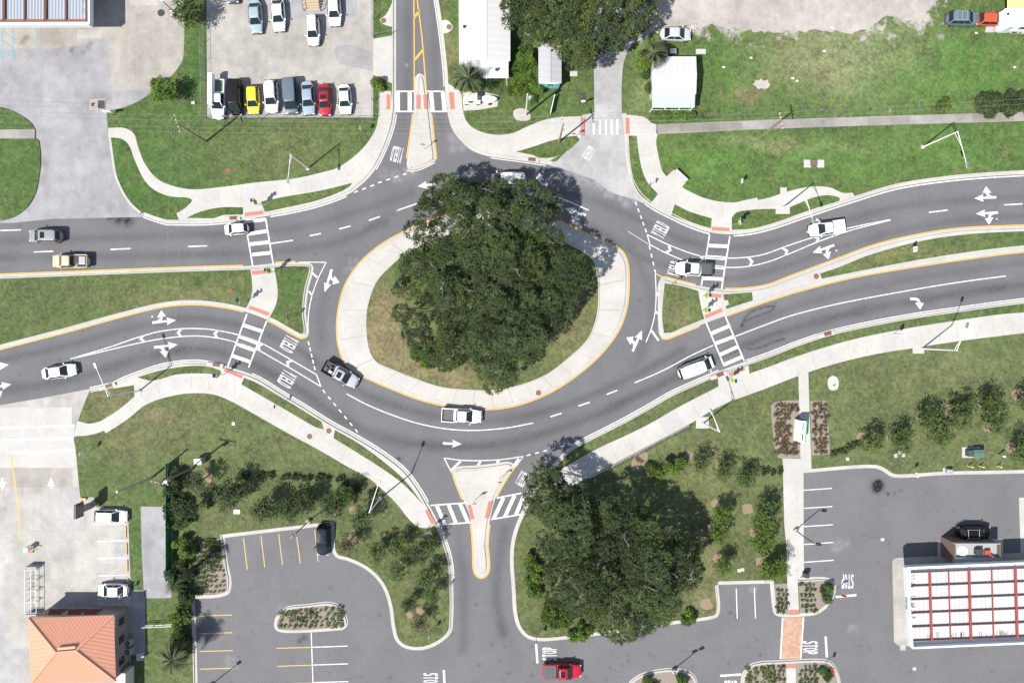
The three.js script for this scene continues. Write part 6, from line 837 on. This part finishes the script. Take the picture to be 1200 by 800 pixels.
const xs2 = [[305.5, 240, 0, 'lime crossing sign at the north-west kerb ramp'], [321, 318.5, 0, 'lime crossing sign at the top of the west refuge'], [290, 353, 180, 'lime crossing sign at the foot of the west refuge'], [263.5, 438, 180, 'lime crossing sign at the south-west kerb ramp'], [860, 263, 0, 'lime crossing sign with solar panel at the north-east ramp'], [824, 347, 180, 'lime crossing sign at the top of the east refuge'], [823, 364, 180, 'lime crossing sign at the foot of the east refuge'], [853, 444, 180, 'lime crossing sign at the south-east kerb ramp'], [505, 618, 90, 'lime crossing sign at the south crossing west ramp'], [617, 596, -90, 'lime crossing sign under the oak at the south crossing']];
xs2.forEach(a => crossingSign(...a));
function roadSign(kind, px, py, face, label, group) {
  const t = thing(kind + '_sign', label, 'sign', at(px, py, 0).setY(SY), -face * Math.PI / 180, group); mesh('post', cyl(.035, .035, 2.5, 0, 0, 0, 8), M.galv, t);
  if (kind === 'yield') { const tri = r => new THREE.CylinderGeometry(r, r, .02, 3).rotateZ(Math.PI / 2).rotateX(-Math.PI / 2); const g = new THREE.CylinderGeometry(.48, .48, .02, 3, 1).rotateY(Math.PI).rotateX(Math.PI / 2).rotateY(Math.PI / 2).translate(.05, 2.35, 0); const p = mesh('plate', g, redMat, t); mesh('inner_plate', new THREE.CylinderGeometry(.26, .26, .02, 3, 1).rotateY(Math.PI).rotateX(Math.PI / 2).rotateY(Math.PI / 2).translate(.062, 2.35, 0), M.whitePlain, p); }
  else if (kind === 'stop') { const p = mesh('plate', new THREE.CylinderGeometry(.4, .4, .02, 8).rotateZ(Math.PI / 2).rotateX(Math.PI / 8).translate(.05, 2.3, 0), redMat, t); }
  else if (kind === 'directional') mesh('plate', box(.03, .9, .75, .06, 2.0, 0), M.whitePlain, t);
  else mesh('plate', rbox(.02, .76, .6, .05, 2.15, 0, .008), M.whitePlain, t);
}
roadSign('yield', 344, 372, 180, 'yield sign on the west median tip'); roadSign('yield', 329, 474, 180, 'yield sign on the south-west turf strip'); roadSign('yield', 787, 333, 0, 'yield sign on the east median tip'); roadSign('yield', 758, 220, 0, 'yield sign on the curved turf strip by the side street'); roadSign('yield', 586, 560, 90, 'yield sign near the wide end of the south splitter island'); roadSign('yield', 498, 175, -90, 'yield sign on the north splitter island'); roadSign('keep_right', 557, 585, 90, 'keep right sign beside the tactile plates of the south island');
roadSign('directional', 1062, 294, 0, 'direction sign on the long east median lawn'); roadSign('directional', 1047, 391, 0, 'direction sign on the verge below the east road'); roadSign('yield', 671, 163, -90, 'yield sign by the side street crossing'); roadSign('street_name', 681.5, 124.5, 90, 'white sign on the lawn corner by the side street'); roadSign('parking', 505, 737, 180, 'sign on the rounded lawn tip beside the south exit'); roadSign('stop', 979.5, 690.5, -90, 'stop sign on the bed by the stop lettering'); roadSign('stop', 967, 776, 180, 'stop sign on the lower island beside the pavers'); roadSign('stop', 628, 744, 0, 'stop sign at the kerb under the south oak'); roadSign('parking', 152, 690.5, 180, 'parking sign at the hatched bay'); roadSign('parking', 1063.5, 552.5, 0, 'small white marker sign at the car park kerb'); roadSign('notice', 863, 216, 0, 'small white sign on the north-east lawn'); roadSign('notice', 426, 156, 0, 'small white sign on the lawn by the north pavement'); roadSign('notice', 106, 528, 0, 'small sign on the lawn edge beside the stop bar');
// hoarding board, pylon sign, path sign
{ const t = thing('leaning_board', 'long white board standing on the lawn near teal shed', 'board', at(647, 125, 0).setY(GY), -Math.atan2(-20, 4.5)); mesh('board', rbox(2.5, 1.1, .08, 0, .75, 0, .02), M.whitePlain, t); for (const x of [-1.1, 1.1]) mesh('post', box(.09, 1.3, .09, x, .65, .08), M.wood, t); }
{ const t = thing('pylon_sign', 'brown pylon sign on a grey post beside the white hatchback', 'sign', at(107.4, 591.5, 0).setY(.13)); mesh('post', rbox(.3, 2.1, .9, 0, 1.05, 0, .02), wall.grey, t); const p = mesh('sign_box', rbox(.35, 1.7, 1.95, 0, 2.8, 0, .04), wall.brown, t); for (let i = 0; i < 3; i++) mesh('price_panel', box(.02, .32, 1.3, .185, 2.3 + i * .48, 0), wall.mauve, p); for (let i = 0; i < 3; i++) mesh('price_panel', box(.02, .32, 1.3, -.185, 2.3 + i * .48, 0), wall.mauve, p); }
struct('concrete_slab', planGeo([[97, 583], [110, 582], [113, 594], [98, 595]], GY - .02, GY + .013), M.lotTan); tag(mesh('yellow_box', rbox(.8, .25, .3, gx(99), GY + .14, gz(584), .03), M.paleYellow), 'low yellow box on the slab by the brown pylon sign', 'box');
{ const t = thing('entrance_sign', 'white and green walk-through sign kiosk beside the narrow path', 'sign', at(933.5, 503, 0).setY(GY + .01), -.06), gm = std({ color: lin(.06, .42, .13), roughness: .6 }); mesh('body', rbox(.8, 2.2, 3, 0, 1.1, 0, .05), wall.white, t); mesh('green_band', box(.06, .5, 3.02, .405, 1.9, 0), gm, t); mesh('green_band', box(.16, .04, 3, .34, 2.215, 0), gm, t); for (const z of [-.7, .75]) mesh('slot', box(.16, .03, .95, -.1, 2.212, z), M.black, t); mesh('end_cap', box(.84, 1.9, .1, 0, .95, -1.54), wall.brown, t); }
// cabinets, bollards, pads and covers
const cabGreen = std({ color: lin(.06, .12, .10), roughness: .6 });
{ const t = thing('transformer_cabinet', 'green transformer cabinet on a pale pad below the tree row', 'cabinet', at(1142, 530.5, .6).setY(GY)); mesh('pad', rbox(2.5, .12, 1.5, -.15, .06, 0, .02), M.concrete, t); mesh('cabinet', rbox(1.45, 1.1, 1.05, .3, .66, 0, .04), cabGreen, t); mesh('side_box', rbox(.6, .9, .9, -.75, .56, 0, .04), std({ color: lin(.035, .06, .055), roughness: .6 }), t); mesh('lid_seam', box(1.46, .03, .06, .3, 1.22, -.2), M.black, t); }
{ const t = thing('meter_box', 'grey meter box at the kerb below the bollards', 'cabinet', at(1108.5, 551, 0).setY(GY)); mesh('box', rbox(.7, .8, .6, .1, .4, 0, .04), M.galv, t); mesh('pad', box(.9, .06, .8, 0, .03, 0), M.concrete, t); }
for (const x of [1134, 1147, 1167.5]) { const t = thing('yellow_bollard', 'short yellow bollard on the grass below the green cabinet', 'bollard', at(x, 545.5, 0).setY(GY), 0, 'yellow bollards by the green cabinet'); mesh('post', cyl(.09, .09, 1, 0, 0, 0, 12), std({ color: lin(.62, .50, .02), roughness: .6 }), t); mesh('cap', new THREE.SphereGeometry(.09, 12, 6, 0, 6.3, 0, 1.57).translate(0, 1, 0), M.whitePlain, t); }
{ const t = thing('white_standpipe', 'white standpipe right of the green cabinet', 'pipe', at(1169, 532.5, 0).setY(GY)); mesh('pipe', cyl(.1, .1, 1.2, 0, 0, 0, 12), M.galv, t); mesh('cap', cyl(.16, .14, .2, 0, 1.2, 0, 12), M.whitePlain, t); }
{ const g = new THREE.CylinderGeometry(.72, .72, .1, 24); const t = thing('valve_pad', 'white rounded concrete pad with a standpipe on the lawn', 'pad', at(976, 448.5, 0).setY(GY)); mesh('pad', planGeo(crv([[-5.5, -5], [0, -8.4], [5.5, -5], [6, 5], [3.5, 8], [-3, 8.2], [-5.8, 4]].map(([x, y]) => [x + NX, y + NY]), true), 0, .06), M.concrete, t); mesh('pipe', cyl(.08, .08, .5, 0, .05, .4, 10), M.galv, t); }
const pad = (name, x, y, w, d, h, mat, label, cat, group, base = GY) => tag(mesh(name, rbox(w, h, d, gx(x), base + h / 2, gz(y), Math.min(.02, h * .4)), mat), label, cat, group);
pad('valve_box', 269, 340.5, .75, .55, .05, M.rust, 'rust brown valve box lid on the west median lawn', 'cover'); pad('valve_box', 267.5, 199.5, .8, .5, .05, M.rust, 'rust brown valve box lid on the north-west lawn', 'cover'); pad('valve_box', 638.5, 393.5, .8, .6, .06, M.rust, 'rust brown valve box lid on the central lawn', 'cover', undefined, .2); pad('valve_box', 953, 191, .9, .8, .3, wall.brown, 'brown box on broken slabs on the north-east lawn', 'box'); for (const x of [946, 961.5]) pad('broken_slab', x, 192, 1, 1.1, .06, M.concrete, 'broken concrete slab beside the brown lawn box', 'slab', 'broken slabs by the brown box');
for (const [x, y] of [[1049.5, 533.5], [1054.5, 530], [1058.5, 533]]) pad('paving_stone', x, y, .45, .5, .05, M.concrete, 'small square paving stone lying on the lawn', 'stone', 'paving stones on the lawn'); pad('paving_stone', 993, 537.5, .45, .5, .06, M.concrete, 'single pale stone beside the clipped hedge clumps', 'stone'); for (const [x, y] of [[866, 668], [870, 667]]) pad('paving_stone', x, y, .5, .5, .05, M.concrete, 'pale stone lying under the bright young trees', 'stone', 'stones under the bright trees'); pad('marker_post', 274, 496, .4, .4, .15, M.whitePlain, 'small white cap on the south-west lawn', 'cap'); pad('concrete_pad', 278, 599, .9, .6, .12, M.whitePlain, 'white oval pad on the lawn above the yellow bays', 'pad'); pad('utility_box', 237, 538.5, 1, .8, 1.4, M.galv, 'grey white utility box behind the lower power pole', 'box'); pad('cardboard', 227, 121, .5, .4, .2, M.concrete, 'pale block on the lawn by the gravel lot', 'block');
for (const [x, y] of [[975, 33], [1144, 39], [1189, 79], [848, 79], [880, 68], [929, 92], [934, 95], [966, 60]]) pad('litter', x, y, .35, .22, .04, M.whitePlain, 'small white scrap lying on the north-east grass', 'litter', 'white scraps on the grass');
struct('concrete_slab', planGeo([[789, 199.5], [804, 213], [799.5, 219], [785, 206]], GY, SY + .01), M.concreteWarm);
{ const t = thing('bench', 'pale bench at the back of the pavement pad', 'bench', at(797, 207, .3).setY(SY), -.75); mesh('seat', rbox(2.2, .06, .45, 0, .45, 0, .02), M.galv, t); mesh('backrest', rbox(2.2, .4, .05, 0, .75, -.24, .02), M.galv, t); for (const x of [-.9, .9]) mesh('leg', box(.08, .45, .4, x, .22, 0), M.darkMetal, t); }
for (const [x, y, l] of [[188.5, 15, 'dark round manhole cover on the tan forecourt'], [385.5, 504.5, 'rust brown manhole cover on the kerb pad'], [363, 511, 'rust brown manhole cover on the south-west pavement'], [956.5, 323.8, 'rust brown manhole cover on the east median nose'], [631, 460, 'rust brown manhole cover on the truck apron below the oak'], [449.5, 24.5, 'round manhole cover on the north drive apron'], [526.5, 32, 'round manhole cover on the east drive apron'], [479, 413, 'dusty manhole hidden'], [550, 187, 'dark manhole']].slice(0, 7)) { const y0 = y < 20 ? .018 : SY + .008, t = thing('manhole_cover', l, 'manhole cover', at(x, y, 0).setY(y0)); mesh('rim', new THREE.TorusGeometry(.34, .03, 6, 24).rotateX(Math.PI / 2), M.darkMetal, t); mesh('lid', cyl(x < 200 ? .5 : .33, x < 200 ? .5 : .33, .02, 0, -.01, 0, 24), x < 200 ? M.darkMetal : M.rust, t); }
for (const [x, y, a, l] of [[273, 256, -2, 'storm inlet at the kerb above the small white hatchback'], [127, 452.5, -18, 'storm inlet at the kerb below the west carriageway lamp'], [253, 427.5, 8, 'storm inlet at the kerb by the south-west ramp'], [622.5, 187.5, 6, 'storm inlet at the kerb below the north turf pocket'], [843, 439.5, -20, 'storm inlet at the kerb beside the south-east ramp'], [969, 391.5, -15, 'storm inlet at the kerb below the east road']]) { const t = thing('storm_inlet', l, 'drain', at(x, y, 0).setY(.15), -a * Math.PI / 180); mesh('slab', rbox(2.4, .07, .55, -.1, .03, 0, .02), M.concreteWarm, t); mesh('grate', rbox(1.05, .03, .5, .1, .075, -.05, .01), M.rust, t); for (let i = 0; i < 5; i++) mesh('slot', box(.05, .012, .4, -.25 + i * .17, .094, -.05), M.black, t); }
// shop forecourt: corral, air pump, wheel stops, vacuum
{ const t = thing('guard_rail_frame', 'grey and yellow pipe frame standing by the terracotta roof', 'railing', at(41, 690, 0).setY(.01)); for (const x of [-.85, 0, .75]) { mesh('rail', bar(V(x, .9, -3), V(x, .9, 3), .035), M.galv, t); } for (let i = 0; i < 5; i++) { const z = -3 + i * 1.5; mesh('cross_bar', bar(V(-.85, .9, z), V(.75, .9, z), .03), M.galv, t); for (const x of [-.85, .75]) mesh('post', cyl(.04, .04, .9, x, 0, z, 8), i % 2 ? M.galv : M.paleYellow, t); if (i && i < 4) mesh('sleeve', cyl(.08, .08, .5, .4, .2, z, 10), std({ color: lin(.6, .5, .05), roughness: .6 }), t); } for (const z of [-3.3, 3.3]) mesh('end_block', rbox(1.6, 1, .3, 0, .5, z, .03), wall.grey, t); }
{ const t = thing('air_pump', 'air pump with red base and yellow hoops on the forecourt', 'pump', at(37, 641, 0).setY(.01)); mesh('cabinet', rbox(.6, 1.3, .5, 0, .65, 0, .04), M.whitePlain, t); mesh('red_base', rbox(.9, .2, .5, -.2, .1, .5, .04), std({ color: lin(.35, .1, .08), roughness: .7 }), t); for (const x of [-.5, .7]) mesh('hoop', new THREE.TorusGeometry(.4, .05, 8, 16, Math.PI).translate(x, .4, .1), std({ color: lin(.6, .5, .05), roughness: .6 }), t); }
for (const [x, y] of [[147.3, 623.5], [148.3, 643], [149, 663], [149.6, 684], [146.6, 606]]) tag(mesh('wheel_stop', rbox(.18, .14, 1.6, gx(x), .08, gz(y), .04), std({ color: lin(.42, .27, .05), roughness: .8 })), 'yellow wheel stop at the head of a forecourt bay', 'wheel stop', 'yellow wheel stops');
{ const t = thing('access_hatch', 'square access hatch with dark lid on the driveway', 'hatch', at(114, 122.5, 0).setY(.012)); mesh('frame', rbox(2.3, .04, 1.6, 0, .02, 0, .01), M.lotTan, t); mesh('lid', rbox(.95, .03, 1.15, .55, .05, 0, .01), M.darkMetal, t); mesh('lid', rbox(.5, .03, .5, -.6, .05, 0, .01), M.darkMetal, t); mesh('post', cyl(.06, .06, .7, .05, .04, .3, 8), M.whitePlain, t); }
{ const t = thing('wall_mounted_meter', 'white meter post with cable at the lawn tip', 'meter', at(133, 135, 0).setY(GY)); mesh('post', box(.12, 1.6, .12, 0, .8, 0), M.wood, t); mesh('sign_plate', rbox(1.1, .7, .06, 0, 1.5, 0, .02), M.whitePlain, t); } { const t = thing('stone_pedestal', 'white pedestal by the rounded driveway corner', 'pedestal', at(190, 98, 0).setY(GY)); mesh('base', rbox(.6, .5, .6, 0, .25, 0, .05), M.whitePlain, t); mesh('ring', new THREE.TorusGeometry(.3, .05, 8, 20).rotateX(1.2).translate(0, .9, -.2), M.galv, t); }
{ const t = thing('floodlight_pole', 'short floodlight pole at the forecourt edge by the fence tree', 'lamp', at(206, 16, 0).setY(.02)); mesh('base', rbox(.7, .4, .6, -.4, .2, 0, .05), M.whitePlain, t); mesh('pole', bar(V(0, 0, 0), V(0, 4, 0), .06, .05), M.darkMetal, t); mesh('lamp_head', rbox(.5, .14, .3, .1, 4, 0, .04), M.lampWhite, t); }
// golf cart and trailer beside the crossing
{ const t = thing('golf_cart', 'cream golf cart parked under the palm by the crossing', 'golf cart', at(553, 116.5, .8).setY(GY)); mesh('roof', rbox(1.9, .06, 1.15, -.15, 1.75, 0, .03), std({ color: lin(.6, .58, .5), roughness: .5 }), t); mesh('body', rbox(2.4, .45, 1.15, 0, .5, 0, .1), std({ color: lin(.58, .57, .52), roughness: .4 }), t); mesh('seat', rbox(.6, .5, 1, -.2, .9, 0, .06), plastic, t); for (const [x, z] of [[-.95, .5], [-.95, -.5], [.6, .5], [.6, -.5]]) mesh('roof_post', cyl(.025, .025, 1.1, x, .68, z, 6), M.darkMetal, t); for (const [x, z] of [[-.8, .5], [-.8, -.5], [.85, .5], [.85, -.5]]) mesh('wheel', cyl(.22, .22, .16, 0, -.08, 0, 14).rotateX(Math.PI / 2).translate(x, .22, z), M.rubber, t); }
{ const t = thing('utility_trailer', 'small white boat hull on a trailer beside the golf cart', 'boat', at(573, 117, .5).setY(GY)); mesh('hull', loft([[-.95, .5, .35], [-.6, .75, .3], [0, .8, .28], [.7, .6, .3], [1.1, .08, .45]].map(([x, w, y]) => [V(x, y, 0), V(x, y + .15, -w * .5), V(x, .8, -w * .6), V(x, .82, 0), V(x, .8, w * .6), V(x, y + .15, w * .5)].reverse())), wall.white, t); mesh('drawbar', bar(V(-1.6, .35, 0), V(-.7, .35, 0), .04), M.galv, t); for (const z of [.55, -.55]) mesh('wheel', cyl(.22, .22, .14, 0, -.07, 0, 14).rotateX(Math.PI / 2).translate(.1, .22, z), M.rubber, t); }
struct('concrete_slab', planGeo([[542, 108], [562, 107], [584, 112], [583, 125], [561, 129], [543, 130]], GY - .02, GY + .012), M.concrete); struct('bare_patch', planGeo(crv([[602, 130], [610, 127], [620, 131], [621, 140], [606, 141], [602, 136]], true), GY, GY + .01), M.lotPale);
pad('trash_bin', 942.5, 671.5, .6, .6, 1.0, M.darkMetal, 'dark trash bin at the kerb above the bed', 'bin'); 
for (const [x, y] of [[1034.5, 632], [1058.5, 757.5], [1072, 783.5]]) pad('drain_cover', x, y, .5, .45, .02, M.concrete, 'small pale drain cover set in the car park asphalt', 'cover', 'drain covers in the car park', .004);
renderer.render(scene, camera);
